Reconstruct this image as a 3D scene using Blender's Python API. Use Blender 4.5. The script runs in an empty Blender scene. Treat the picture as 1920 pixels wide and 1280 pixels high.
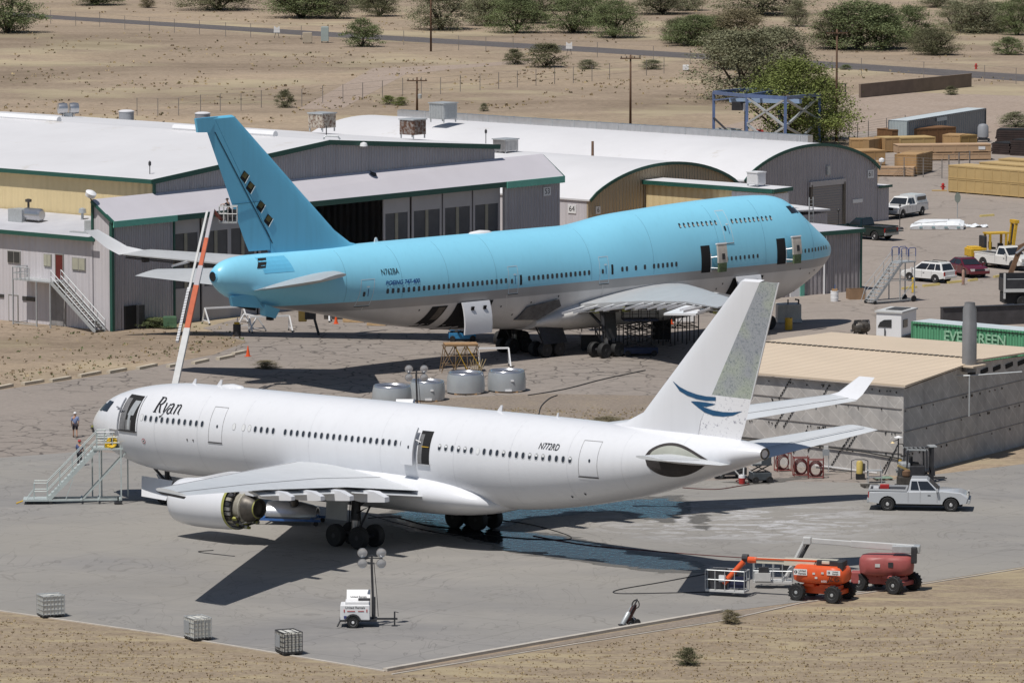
import bpy, math, random
from mathutils import Vector, Matrix
# ------------------------------------------------------------------ camera, world, sun, exposure
S = bpy.context.scene
COL = S.collection
F, PITCH, CAMH = 10400.0, 0.111, 50.3        # focal length in px of a 1920 wide frame, tilt, height
cam = bpy.data.cameras.new("camera"); cam_o = bpy.data.objects.new("camera", cam); COL.objects.link(cam_o)
cam.sensor_width = 36.0; cam.lens = 36.0*F/1920.0
cam.clip_start = 1.0; cam.clip_end = 12000.0
cam_o.location = (0, 0, CAMH); cam_o.rotation_euler = (math.pi/2-PITCH, 0, 0)
S.camera = cam_o
KX, KY = 0.30, 0.38                          # shadow offset on the ground per metre of height
sun_dir = Vector((-KX, -KY, 1.0)).normalized()
ELEV = math.asin(sun_dir.z); AZ = math.atan2(sun_dir.x, sun_dir.y)
w = bpy.data.worlds.new("World"); S.world = w; w.use_nodes = True
nt = w.node_tree; bgn = nt.nodes["Background"]
sk = nt.nodes.new("ShaderNodeTexSky"); sk.sky_type = 'NISHITA'; sk.sun_disc = False
sk.sun_elevation = ELEV; sk.sun_rotation = AZ; sk.air_density = 1.0; sk.dust_density = 0.6; sk.ozone_density = 1.2
nt.links.new(sk.outputs[0], bgn.inputs[0]); bgn.inputs[1].default_value = 0.057
sl = bpy.data.lights.new("sun", 'SUN'); sl.energy = 4.05; sl.angle = math.radians(0.53); sl.color = (1.0, 0.96, 0.90)
so = bpy.data.objects.new("sun", sl); COL.objects.link(so)
so.rotation_euler = sun_dir.to_track_quat('Z', 'Y').to_euler(); so.location = (-100, -100, 300)
S.view_settings.view_transform = 'Standard'; S.view_settings.look = 'None'
S.view_settings.exposure = 0.0; S.view_settings.gamma = 1.0
S.render.engine = 'CYCLES'

# ------------------------------------------------------------------ helpers
R = random.Random(7)
PI = math.pi
def G(px, py, h=0.0):
    """ground point (x, y) seen at a pixel of the 1920x1280 photograph, on the level h"""
    dx = (px-960)/F; dy = (640-py)/F
    d = (dx, math.cos(PITCH)+dy*math.sin(PITCH), -math.sin(PITCH)+dy*math.cos(PITCH))
    t = (h-CAMH)/d[2]
    return (d[0]*t, d[1]*t)
def ZAT(py, Y):
    """height of a point at depth Y on image row py"""
    t = (640-py)/F; c, s = math.cos(PITCH), math.sin(PITCH)
    return CAMH+(t*Y*c-Y*s)/(c+t*s)
def XAT(px, Y, z):
    return (px-960)/F*(Y*math.cos(PITCH)-(z-CAMH)*math.sin(PITCH))

_mats = {}
def mat(name, col, rough=0.6, metal=0.0, var=0.12, vs=1.2, rust=None, rusta=0.0, bump=0.0, bs=8.0, corr=0.0, cp=0.3, caxis='XY', spec=0.5, emit=0.0, stain=0.0, coat=0.0):
    """procedural surface: base colour broken up by noise, optional rust patches, grain bump and corrugation"""
    if name in _mats: return _mats[name]
    m = bpy.data.materials.new(name); m.use_nodes = True; n = m.node_tree.nodes; L = m.node_tree.links
    b = n["Principled BSDF"]; b.inputs["Roughness"].default_value = rough; b.inputs["Metallic"].default_value = metal
    b.inputs["Specular IOR Level"].default_value = spec
    if coat: b.inputs["Coat Weight"].default_value = coat
    tc = n.new("ShaderNodeTexCoord")
    no = n.new("ShaderNodeTexNoise"); no.inputs["Scale"].default_value = vs; no.inputs["Detail"].default_value = 6; no.inputs["Roughness"].default_value = 0.65
    L.new(tc.outputs["Object"], no.inputs["Vector"])
    rp = n.new("ShaderNodeValToRGB"); e = rp.color_ramp.elements
    e[0].position = 0.28; e[1].position = 0.72
    e[0].color = tuple(max(0, c*(1-var)) for c in col)+(1,); e[1].color = tuple(min(1, c*(1+var)) for c in col)+(1,)
    L.new(no.outputs["Fac"], rp.inputs["Fac"]); out = rp.outputs["Color"]
    if rust:
        n2 = n.new("ShaderNodeTexNoise"); n2.inputs["Scale"].default_value = vs*1.7; n2.inputs["Detail"].default_value = 8; n2.inputs["Roughness"].default_value = 0.7
        L.new(tc.outputs["Object"], n2.inputs["Vector"])
        r2 = n.new("ShaderNodeValToRGB"); r2.color_ramp.elements[0].position = 0.62-rusta*0.4; r2.color_ramp.elements[1].position = 0.70-rusta*0.3
        L.new(n2.outputs["Fac"], r2.inputs["Fac"])
        mx = n.new("ShaderNodeMix"); mx.data_type = 'RGBA'; L.new(r2.outputs["Color"], mx.inputs["Factor"])
        L.new(out, mx.inputs["A"]); mx.inputs["B"].default_value = rust+(1,); out = mx.outputs["Result"]
    if stain:   # vertical run marks: noise stretched along z
        mp = n.new("ShaderNodeMapping"); mp.inputs["Scale"].default_value = (2.2, 2.2, 0.12); L.new(tc.outputs["Object"], mp.inputs["Vector"])
        n3 = n.new("ShaderNodeTexNoise"); n3.inputs["Scale"].default_value = 1.0; n3.inputs["Detail"].default_value = 5; L.new(mp.outputs[0], n3.inputs["Vector"])
        r3 = n.new("ShaderNodeValToRGB"); r3.color_ramp.elements[0].position = 0.50; r3.color_ramp.elements[1].position = 0.75
        r3.color_ramp.elements[0].color = (1, 1, 1, 1); r3.color_ramp.elements[1].color = (1-stain,)*3+(1,)
        L.new(n3.outputs["Fac"], r3.inputs["Fac"])
        mx = n.new("ShaderNodeMix"); mx.data_type = 'RGBA'; mx.blend_type = 'MULTIPLY'; mx.inputs["Factor"].default_value = 1
        L.new(out, mx.inputs["A"]); L.new(r3.outputs["Color"], mx.inputs["B"]); out = mx.outputs["Result"]
    L.new(out, b.inputs["Base Color"])
    if emit:
        L.new(out, b.inputs["Emission Color"]); b.inputs["Emission Strength"].default_value = emit
    h = None
    if corr:
        sx = n.new("ShaderNodeSeparateXYZ"); L.new(tc.outputs["Object"], sx.inputs[0])
        src = sx.outputs["X"]
        if caxis == 'XY':
            ad = n.new("ShaderNodeMath"); L.new(sx.outputs["X"], ad.inputs[0]); L.new(sx.outputs["Y"], ad.inputs[1]); src = ad.outputs[0]
        elif caxis == 'Z': src = sx.outputs["Z"]
        elif caxis == 'Y': src = sx.outputs["Y"]
        mu = n.new("ShaderNodeMath"); mu.operation = 'MULTIPLY'; mu.inputs[1].default_value = 2*PI/cp; L.new(src, mu.inputs[0])
        si = n.new("ShaderNodeMath"); si.operation = 'SINE'; L.new(mu.outputs[0], si.inputs[0]); h = si.outputs[0]
        bp = n.new("ShaderNodeBump"); bp.inputs["Strength"].default_value = corr; bp.inputs["Distance"].default_value = cp*0.25
        L.new(h, bp.inputs["Height"]); L.new(bp.outputs[0], b.inputs["Normal"])
    elif bump:
        n4 = n.new("ShaderNodeTexNoise"); n4.inputs["Scale"].default_value = bs; n4.inputs["Detail"].default_value = 6; L.new(tc.outputs["Object"], n4.inputs["Vector"])
        bp = n.new("ShaderNodeBump"); bp.inputs["Strength"].default_value = bump; bp.inputs["Distance"].default_value = 0.3/bs
        L.new(n4.outputs["Fac"], bp.inputs["Height"]); L.new(bp.outputs[0], b.inputs["Normal"])
    _mats[name] = m
    return m

class M:
    """collects faces in local coordinates, then links them as ONE mesh object"""
    def __init__(s): s.v = []; s.f = []; s.mi = []; s.ms = []
    def _m(s, m):
        if m not in s.ms: s.ms.append(m)
        return s.ms.index(m)
    def add(s, vs, fs, m):
        o = len(s.v); k = s._m(m); s.v += [tuple(a) for a in vs]
        for f in fs: s.f.append(tuple(i+o for i in f)); s.mi.append(k)
    def box(s, c, d, m, rz=0.0, rx=0.0, ry=0.0):
        x, y, z = d[0]/2, d[1]/2, d[2]/2
        vs = [Vector((a*x, b*y, e*z)) for e in (-1, 1) for b in (-1, 1) for a in (-1, 1)]
        if rz or rx or ry:
            T = Matrix.Rotation(rz, 3, 'Z') @ Matrix.Rotation(ry, 3, 'Y') @ Matrix.Rotation(rx, 3, 'X'); vs = [T @ q for q in vs]
        vs = [q+Vector(c) for q in vs]
        s.add(vs, [(0, 2, 3, 1), (4, 5, 7, 6), (0, 1, 5, 4), (2, 6, 7, 3), (0, 4, 6, 2), (1, 3, 7, 5)], m)
    def frame(s, p, q, m, w, h=None, up=(0, 0, 1)):
        """rectangular bar from p to q"""
        h = h or w; p = Vector(p); q = Vector(q); d = (q-p).normalized(); u = Vector(up)
        a = d.cross(u)
        if a.length < 1e-4: a = d.cross(Vector((1, 0, 0)))
        a.normalize(); b = a.cross(d)
        vs = [e+a*(i*w/2)+b*(j*h/2) for e in (p, q) for (i, j) in ((-1, -1), (1, -1), (1, 1), (-1, 1))]
        s.add(vs, [(3, 2, 1, 0), (4, 5, 6, 7), (0, 1, 5, 4), (1, 2, 6, 5), (2, 3, 7, 6), (3, 0, 4, 7)], m)
    def tube(s, pts, r, m, n=8, cap=True):
        pts = [Vector(p) for p in pts]; rs = r if isinstance(r, (list, tuple)) else [r]*len(pts)
        rings = []; a = None
        for i, p in enumerate(pts):
            d = (pts[min(i+1, len(pts)-1)]-pts[max(i-1, 0)]).normalized()
            if a is None:
                a = d.cross(Vector((0, 0, 1)))
                if a.length < 1e-3: a = d.cross(Vector((1, 0, 0)))
            a = (a-d*a.dot(d)).normalized(); b = d.cross(a)
            rings.append([p+a*(math.cos(2*PI*k/n)*rs[i])+b*(math.sin(2*PI*k/n)*rs[i]) for k in range(n)])
        s.loft(rings, m, cap)
    def loft(s, rings, m, cap=True, closed=True):
        n = len(rings[0]); vs = [q for r in rings for q in r]; fs = []
        for i in range(len(rings)-1):
            for k in range(n if closed else n-1):
                a = i*n+k; b = i*n+(k+1) % n
                fs.append((a, b, b+n, a+n))
        if cap:
            fs.append(tuple(reversed(range(n)))); fs.append(tuple((len(rings)-1)*n+k for k in range(n)))
        s.add(vs, fs, m)
    def lathe(s, prof, m, T=None, n=20, cap=True):
        """profile of (radius, height) round the z axis, then moved by T"""
        rings = []
        for (r, z) in prof:
            rg = [Vector((r*math.cos(2*PI*k/n), r*math.sin(2*PI*k/n), z)) for k in range(n)]
            rings.append([T @ q for q in rg] if T else rg)
        s.loft(rings, m, cap)
    def prism(s, poly, z0, z1, m):
        n = len(poly); vs = [(p[0], p[1], z0) for p in poly]+[(p[0], p[1], z1) for p in poly]
        s.add(vs, [tuple(reversed(range(n))), tuple(range(n, 2*n))]+[(k, (k+1) % n, (k+1) % n+n, k+n) for k in range(n)], m)
    def slab(s, pts, d, m):
        """polygon in space given thickness d (vector)"""
        n = len(pts); d = Vector(d); vs = [Vector(p) for p in pts]; vs = vs+[p+d for p in vs]
        s.add(vs, [tuple(reversed(range(n))), tuple(range(n, 2*n))]+[(k, (k+1) % n, (k+1) % n+n, k+n) for k in range(n)], m)
    def face(s, pts, m): s.add(pts, [tuple(range(len(pts)))], m)
    def build(s, name, parent=None, smooth=False, ang=None, loc=None, rz=None, bevel=0.0):
        me = bpy.data.meshes.new(name); me.from_pydata(s.v, [], s.f)
        for m in s.ms: me.materials.append(m)
        me.polygons.foreach_set("material_index", s.mi)
        if smooth: me.polygons.foreach_set("use_smooth", [True]*len(me.polygons))
        me.validate(); me.update()
        o = bpy.data.objects.new(name, me); COL.objects.link(o)
        if ang is not None:
            me.polygons.foreach_set("use_smooth", [True]*len(me.polygons))
            md = o.modifiers.new("edge_split", 'EDGE_SPLIT'); md.split_angle = math.radians(ang)
        if bevel:
            md = o.modifiers.new("bevel", 'BEVEL'); md.width = bevel; md.segments = 2; md.limit_method = 'ANGLE'; md.angle_limit = math.radians(40)
        if parent: o.parent = parent
        if loc is not None: o.location = loc
        if rz is not None: o.rotation_euler = (0, 0, rz)
        return o
def tag(o, label, cat, group=None, kind=None):
    o["label"] = label; o["category"] = cat
    if group: o["group"] = group
    if kind: o["kind"] = kind
    return o
def struct(o): o["kind"] = "structure"; return o
def thing(name, label, cat, loc=(0, 0, 0), rz=0.0, group=None):
    o = bpy.data.objects.new(name, None); COL.objects.link(o); o.empty_display_size = 0.5
    o.location = (loc[0], loc[1], loc[2] if len(loc) > 2 else 0.0); o.rotation_euler = (0, 0, rz)
    return tag(o, label, cat, group)
def dup(o, loc, rz=0.0, label=None, scale=None):
    """copy of a thing with copies of its parts and their sub-parts"""
    def cp(a, par):
        c = a.copy(); COL.objects.link(c); c.parent = par
        for ch in list(a.children): cp(ch, c)
        return c
    c = cp(o, None); c.location = (loc[0], loc[1], loc[2] if len(loc) > 2 else 0.0); c.rotation_euler = (0, 0, rz)
    if label: c["label"] = label
    if scale: c.scale = (scale,)*3
    return c
def text(s, size, m, parent, name, T, shear=0.0, align='CENTER', ext=0.004, font=None, sx=1.0, bold=0.0):
    """lettering as a mesh, placed by the 4x4 matrix T (local x = reading direction)"""
    cu = bpy.data.curves.new(name, 'FONT'); cu.body = s; cu.size = size; cu.shear = shear; cu.align_x = align; cu.align_y = 'CENTER'; cu.extrude = ext; cu.offset = bold
    t = bpy.data.objects.new(name, cu); COL.objects.link(t)
    dg = bpy.context.evaluated_depsgraph_get(); me = bpy.data.meshes.new_from_object(t.evaluated_get(dg))
    bpy.data.objects.remove(t); me.materials.clear(); me.materials.append(m)
    for v in me.vertices: v.co.x *= sx
    o = bpy.data.objects.new(name, me); COL.objects.link(o)
    if parent: o.parent = parent
    o.matrix_local = T
    return o
def basis(o, x, y):
    """4x4 matrix with local x along x, local y along y (made square), at o"""
    x = Vector(x).normalized(); y = Vector(y); z = x.cross(y).normalized(); y = z.cross(x)
    return Matrix(((x.x, y.x, z.x, o[0]), (x.y, y.y, z.y, o[1]), (x.z, y.z, z.z, o[2]), (0, 0, 0, 1)))

# common paints
WHITE = mat("white_paint", (0.78, 0.78, 0.79), 0.35, var=0.04, vs=0.5)
BLACK = mat("black_rubber", (0.018, 0.018, 0.019), 0.75, var=0.25, vs=4)
DARK = mat("dark_metal", (0.045, 0.045, 0.05), 0.55, 0.3, var=0.3, vs=3)
FLAT_BLACK = mat("shade_and_mark_black", (0.01, 0.01, 0.011), 0.9, var=0.2)  # near-black for small marks and for shade painted over openings
STEEL = mat("bare_steel", (0.42, 0.42, 0.43), 0.35, 0.8, var=0.15, vs=4)
GALV = mat("galvanised_steel", (0.46, 0.48, 0.49), 0.45, 0.35, var=0.12, vs=5)
GLASS = mat("dark_glass", (0.02, 0.023, 0.027), 0.08, var=0.1, spec=0.8)
YELLOW = mat("yellow_paint", (0.62, 0.38, 0.03), 0.5, var=0.12, vs=3, rust=(0.12, 0.07, 0.04), rusta=0.1)
ORANGE = mat("orange_paint", (0.68, 0.10, 0.025), 0.4, var=0.1, vs=2)
RED = mat("red_paint", (0.42, 0.03, 0.03), 0.45, var=0.15, vs=3)
BLUEP = mat("blue_paint", (0.04, 0.12, 0.34), 0.45, var=0.2, vs=3)
WOOD = mat("raw_timber", (0.36, 0.22, 0.11), 0.8, var=0.25, vs=2.5)
# ------------------------------------------------------------------ the ground
def ground_mat(name, c1, c2, c3, sc=0.08, fine=1.5, rough=0.95, extra=None, amp=0.24):
    m = bpy.data.materials.new(name); m.use_nodes = True; n = m.node_tree.nodes; L = m.node_tree.links
    b = n["Principled BSDF"]; b.inputs["Roughness"].default_value = rough; b.inputs["Specular IOR Level"].default_value = 0.15
    tc = n.new("ShaderNodeTexCoord")
    def noise(s, d=6, r=0.6, v=None, dist=0.0):
        q = n.new("ShaderNodeTexNoise"); q.inputs["Scale"].default_value = s; q.inputs["Detail"].default_value = d; q.inputs["Roughness"].default_value = r; q.inputs["Distortion"].default_value = dist
        L.new(v or tc.outputs["Object"], q.inputs["Vector"]); return q.outputs["Fac"]
    def ramp(f, stops):
        q = n.new("ShaderNodeValToRGB"); e = q.color_ramp.elements
        while len(e) < len(stops): e.new(0.5)
        for i, (p, c) in enumerate(stops): e[i].position = p; e[i].color = tuple(c)+(1,) if len(c) == 3 else c
        L.new(f, q.inputs["Fac"]); return q.outputs["Color"]
    def mix(f, a, bb, mode='MIX'):
        q = n.new("ShaderNodeMix"); q.data_type = 'RGBA'; q.blend_type = mode
        if isinstance(f, float): q.inputs["Factor"].default_value = f
        else: L.new(f, q.inputs["Factor"])
        for k, s in (("A", a), ("B", bb)):
            if isinstance(s, tuple): q.inputs[k].default_value = s+(1,)
            else: L.new(s, q.inputs[k])
        return q.outputs["Result"]
    base = mix(ramp(noise(sc, 8, 0.7), [(0.36, (0, 0, 0)), (0.64, (1, 1, 1))]), c1, c2)
    base = mix(ramp(noise(sc*4.3, 9, 0.75), [(0.5, (0, 0, 0)), (0.72, (1, 1, 1))]), base, c3)
    base = mix(1.0, base, ramp(noise(fine, 5, 0.8), [(0.3, (1-amp*1.1,)*3), (0.7, (1+amp,)*3)]), 'MULTIPLY')
    if extra: base = extra(n, L, tc, noise, ramp, mix, base)
    L.new(base, b.inputs["Base Color"])
    bp = n.new("ShaderNodeBump"); bp.inputs["Strength"].default_value = 0.5 if amp > .2 else 0.12; bp.inputs["Distance"].default_value = 0.15
    L.new(noise(fine*1.3, 6, 0.75), bp.inputs["Height"]); L.new(bp.outputs[0], b.inputs["Normal"])
    return m
def desert_extra(n, L, tc, noise, ramp, mix, base):
    # dark specks: dry tufts and stones; straw patches
    base = mix(ramp(noise(0.55, 8, 0.8, dist=0.6), [(0.56, (0, 0, 0)), (0.70, (.7,)*3)]), base, (0.19, 0.15, 0.105))
    base = mix(ramp(noise(0.035, 5, 0.6), [(0.52, (0, 0, 0)), (0.62, (0.75,)*3)]), base, (0.385, 0.325, 0.22))
    mp = n.new("ShaderNodeMapping"); mp.inputs["Scale"].default_value = (0.008, 0.022, 1); L.new(tc.outputs["Object"], mp.inputs["Vector"])
    base = mix(1.0, base, ramp(noise(1.0, 9, 0.72, mp.outputs[0], 0.5), [(0.36, (0.74, 0.73, 0.72)), (0.50, (1.0, 1.0, 1.0)), (0.66, (1.22, 1.21, 1.16))]), 'MULTIPLY')
    return base
M_DESERT = ground_mat("desert_soil", (0.335, 0.262, 0.196), (0.29, 0.228, 0.168), (0.24, 0.188, 0.137), 0.022, 1.1, extra=desert_extra, amp=.26)
M_LOT = ground_mat("bare_dirt_lot", (0.36, 0.29, 0.24), (0.33, 0.262, 0.213), (0.29, 0.228, 0.182), 0.03, 1.5)
def bank_extra(n, L, tc, noise, ramp, mix, base):
    # straw lying in long drifts along the bank, a few reddish bare patches
    mp = n.new("ShaderNodeMapping"); mp.inputs["Scale"].default_value = (0.10, 0.42, 1); mp.inputs["Rotation"].default_value = (0, 0, 0.12); L.new(tc.outputs["Object"], mp.inputs["Vector"])
    base = mix(ramp(noise(1.0, 8, 0.72, mp.outputs[0], 1.2), [(0.48, (0, 0, 0)), (0.60, (1, 1, 1))]), base, (0.365, 0.30, 0.195))
    return mix(ramp(noise(0.05, 5, 0.6, dist=0.5), [(0.60, (0, 0, 0)), (0.68, (.6,)*3)]), base, (0.27, 0.165, 0.115))
M_BANK = ground_mat("dry_grass_bank", (0.30, 0.24, 0.175), (0.265, 0.208, 0.15), (0.22, 0.168, 0.118), 0.12, 2.4, amp=.30, extra=bank_extra)
M_GRAVEL = ground_mat("gravel", (0.27, 0.225, 0.185), (0.23, 0.192, 0.16), (0.30, 0.245, 0.18), 0.10, 4.0, amp=.3)
M_ROAD = ground_mat("road_asphalt", (0.125, 0.115, 0.115), (0.11, 0.10, 0.10), (0.14, 0.13, 0.125), 0.06, 1.5)
def crack_extra(sc, wdt, dark, amount):
    def fn(n, L, tc, noise, ramp, mix, base):
        nz = n.new("ShaderNodeTexNoise"); nz.inputs["Scale"].default_value = 0.35; nz.inputs["Detail"].default_value = 4; L.new(tc.outputs["Object"], nz.inputs["Vector"])
        vm = n.new("ShaderNodeVectorMath"); vm.operation = 'SCALE'; vm.inputs["Scale"].default_value = 2.6; L.new(nz.outputs["Color"], vm.inputs[0])
        va = n.new("ShaderNodeVectorMath"); va.operation = 'ADD'; L.new(tc.outputs["Object"], va.inputs[0]); L.new(vm.outputs[0], va.inputs[1])
        vo = n.new("ShaderNodeTexVoronoi"); vo.feature = 'DISTANCE_TO_EDGE'; vo.inputs["Scale"].default_value = sc; L.new(va.outputs[0], vo.inputs["Vector"])
        cr = ramp(vo.outputs["Distance"], [(wdt, (1, 1, 1)), (wdt*2.2, (0, 0, 0))])
        keep = ramp(noise(0.05, 4, 0.6), [(0.40, (0, 0, 0)), (0.56, (1, 1, 1))])
        k2 = mix(1.0, cr, keep, 'MULTIPLY'); k3 = mix(amount, (0.0, 0.0, 0.0), k2)
        return mix(k3, base, dark)
    return fn
M_ASPHALT = ground_mat("cracked_asphalt", (0.285, 0.248, 0.22), (0.255, 0.224, 0.20), (0.305, 0.268, 0.238), 0.05, 2.0, 0.9, crack_extra(0.42, 0.018, (0.10, 0.088, 0.08), 0.9), 0.12)
M_YARD = ground_mat("yard_asphalt", (0.315, 0.272, 0.238), (0.285, 0.246, 0.217), (0.335, 0.29, 0.255), 0.05, 2.0, 0.9, crack_extra(0.12, 0.010, (0.15, 0.13, 0.115), 0.5), 0.12)
def conc_extra(n, L, tc, noise, ramp, mix, base):
    # long drag streaks along x, faint tyre scuffs and the salt left where wash water dried
    mp = n.new("ShaderNodeMapping"); mp.inputs["Scale"].default_value = (0.035, 0.16, 1); L.new(tc.outputs["Object"], mp.inputs["Vector"])
    base = mix(1.0, base, ramp(noise(1.0, 7, 0.65, mp.outputs[0], 0.6), [(0.30, (0.84, 0.85, 0.88)), (0.70, (1.15, 1.14, 1.12))]), 'MULTIPLY')
    mp2 = n.new("ShaderNodeMapping"); mp2.inputs["Scale"].default_value = (0.16, 0.10, 1); mp2.inputs["Rotation"].default_value = (0, 0, 0.5); L.new(tc.outputs["Object"], mp2.inputs["Vector"])
    base = mix(ramp(noise(1.0, 3, 0.5, mp2.outputs[0], 2.5), [(0.488, (0, 0, 0)), (0.5, (0.8,)*3), (0.512, (0, 0, 0))]), base, (0.16, 0.152, 0.148))
    # slab joints, oil drips, patches
    br = n.new("ShaderNodeTexBrick"); br.inputs["Scale"].default_value = 1.0; br.inputs["Brick Width"].default_value = 7.5; br.inputs["Row Height"].default_value = 7.5; br.offset = 0.0; br.inputs["Mortar Size"].default_value = 0.06
    mb = n.new("ShaderNodeMapping"); mb.inputs["Rotation"].default_value = (0, 0, 0.60); L.new(tc.outputs["Object"], mb.inputs["Vector"]); L.new(mb.outputs[0], br.inputs["Vector"])
    base = mix(mix(0.45, (0.0, 0.0, 0.0), br.outputs["Fac"]), base, (0.15, 0.145, 0.14))
    base = mix(ramp(noise(0.16, 4, 0.55, dist=0.4), [(0.66, (0, 0, 0)), (0.72, (.35,)*3)]), base, (0.19, 0.18, 0.17))
    base = mix(ramp(noise(0.9, 2, 0.4), [(0.76, (0, 0, 0)), (0.79, (.7,)*3)]), base, (0.09, 0.085, 0.08))
    base = mix(ramp(noise(0.02, 5, 0.6, dist=1.0), [(0.40, (0, 0, 0)), (0.62, (.55,)*3)]), base, (0.305, 0.285, 0.25))
    # salt
    vs = n.new("ShaderNodeVectorMath"); vs.operation = 'DISTANCE'; L.new(tc.outputs["Object"], vs.inputs[0]); vs.inputs[1].default_value = (14.5, 348.5, 0)
    near = ramp(vs.outputs["Value"], [(0.0, (1, 1, 1)), (1.0, (0, 0, 0))])
    dv = n.new("ShaderNodeMath"); dv.operation = 'DIVIDE'; dv.inputs[1].default_value = 12.0; L.new(vs.outputs["Value"], dv.inputs[0])
    near = ramp(dv.outputs[0], [(0.25, (1, 1, 1)), (0.95, (0, 0, 0))])
    mp3 = n.new("ShaderNodeMapping"); mp3.inputs["Scale"].default_value = (0.22, 0.5, 1); L.new(tc.outputs["Object"], mp3.inputs["Vector"])
    st = ramp(noise(1.0, 8, 0.7, mp3.outputs[0], 2.0), [(0.50, (0, 0, 0)), (0.58, (0.85,)*3), (0.66, (0.1,)*3)])
    base = mix(mix(1.0, near, st, 'MULTIPLY'), base, (0.52, 0.52, 0.54))
    return base
M_CONC = ground_mat("apron_concrete", (0.265, 0.253, 0.240), (0.236, 0.228, 0.220), (0.282, 0.268, 0.252), 0.03, 1.2, 0.85, conc_extra, 0.05)
M_KERB = mat("kerb_concrete", (0.46, 0.42, 0.37), 0.9, var=0.2, vs=0.8)

def sheet(name, poly, z, m, px=True):
    b = M(); b.face([(G(*p) if px else p)+(z,) for p in poly], m); return struct(b.build(name))
b = M(); b.face([(-5000, -1500, 0), (5000, -1500, 0), (5000, 9000, 0), (-5000, 9000, 0)], M_DESERT); struct(b.build("ground"))
# paved areas, each sheet a few millimetres above the one below
sheet("taxiway_asphalt", [(-300, 880), (-300, 775), (0, 731), (120, 714), (260, 692), (400, 665), (462, 641), (380, 615), (470, 590), (700, 560), (900, 536), (1100, 515), (1700, 440), (1920, 430), (2500, 430), (2500, 640), (1900, 700), (1650, 905), (1380, 910), (1000, 900), (0, 900)], 0.008, M_ASPHALT)
sheet("yard", [(1455, 700), (1440, 600), (1480, 470), (1620, 420), (1660, 300), (1560, 250), (1640, 246), (1840, 262), (1920, 268), (2500, 300), (2500, 640), (1900, 690)], 0.014, M_YARD)
sheet("apron", [(-400, 905), (0, 858), (160, 846), (420, 860), (720, 880), (1150, 905), (1360, 900), (1620, 905), (1900, 872), (2500, 800), (2500, 995), (1920, 1062), (1500, 1128), (1352, 1147), (722, 1257), (560, 1229), (300, 1186), (0, 1144), (-400, 1075)], 0.012, M_CONC)
sheet("gravel_patch", [(700, 760), (800, 748), (1010, 738), (1240, 742), (1420, 770), (1380, 830), (900, 830), (640, 790)], 0.016, M_GRAVEL)
sheet("dirt_lot", [(1330, 245), (1530, 190), (1640, 172), (1920, 180), (2600, 200), (2600, 310), (1920, 290), (1750, 262), (1560, 262)], 0.010, M_LOT)
sheet("grass_bank", [(-600, 1060), (0, 1147), (300, 1189), (560, 1232), (735, 1262), (1080, 1206), (1360, 1162), (1500, 1134), (1920, 1068), (2600, 980), (2600, 1700), (-600, 1700)], 0.006, M_BANK)
sheet("road", [(-600, -28), (50, 26), (640, 62), (1300, 100), (1920, 140), (2600, 190), (2600, 205), (1920, 153), (1300, 110), (640, 71), (50, 33), (-600, -20)], 0.010, M_ROAD)
sheet("dirt_track", [(560, 205), (700, 128), (860, 122), (1000, 112), (1000, 118), (870, 128), (760, 140), (640, 205)], 0.010, M_LOT)
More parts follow.
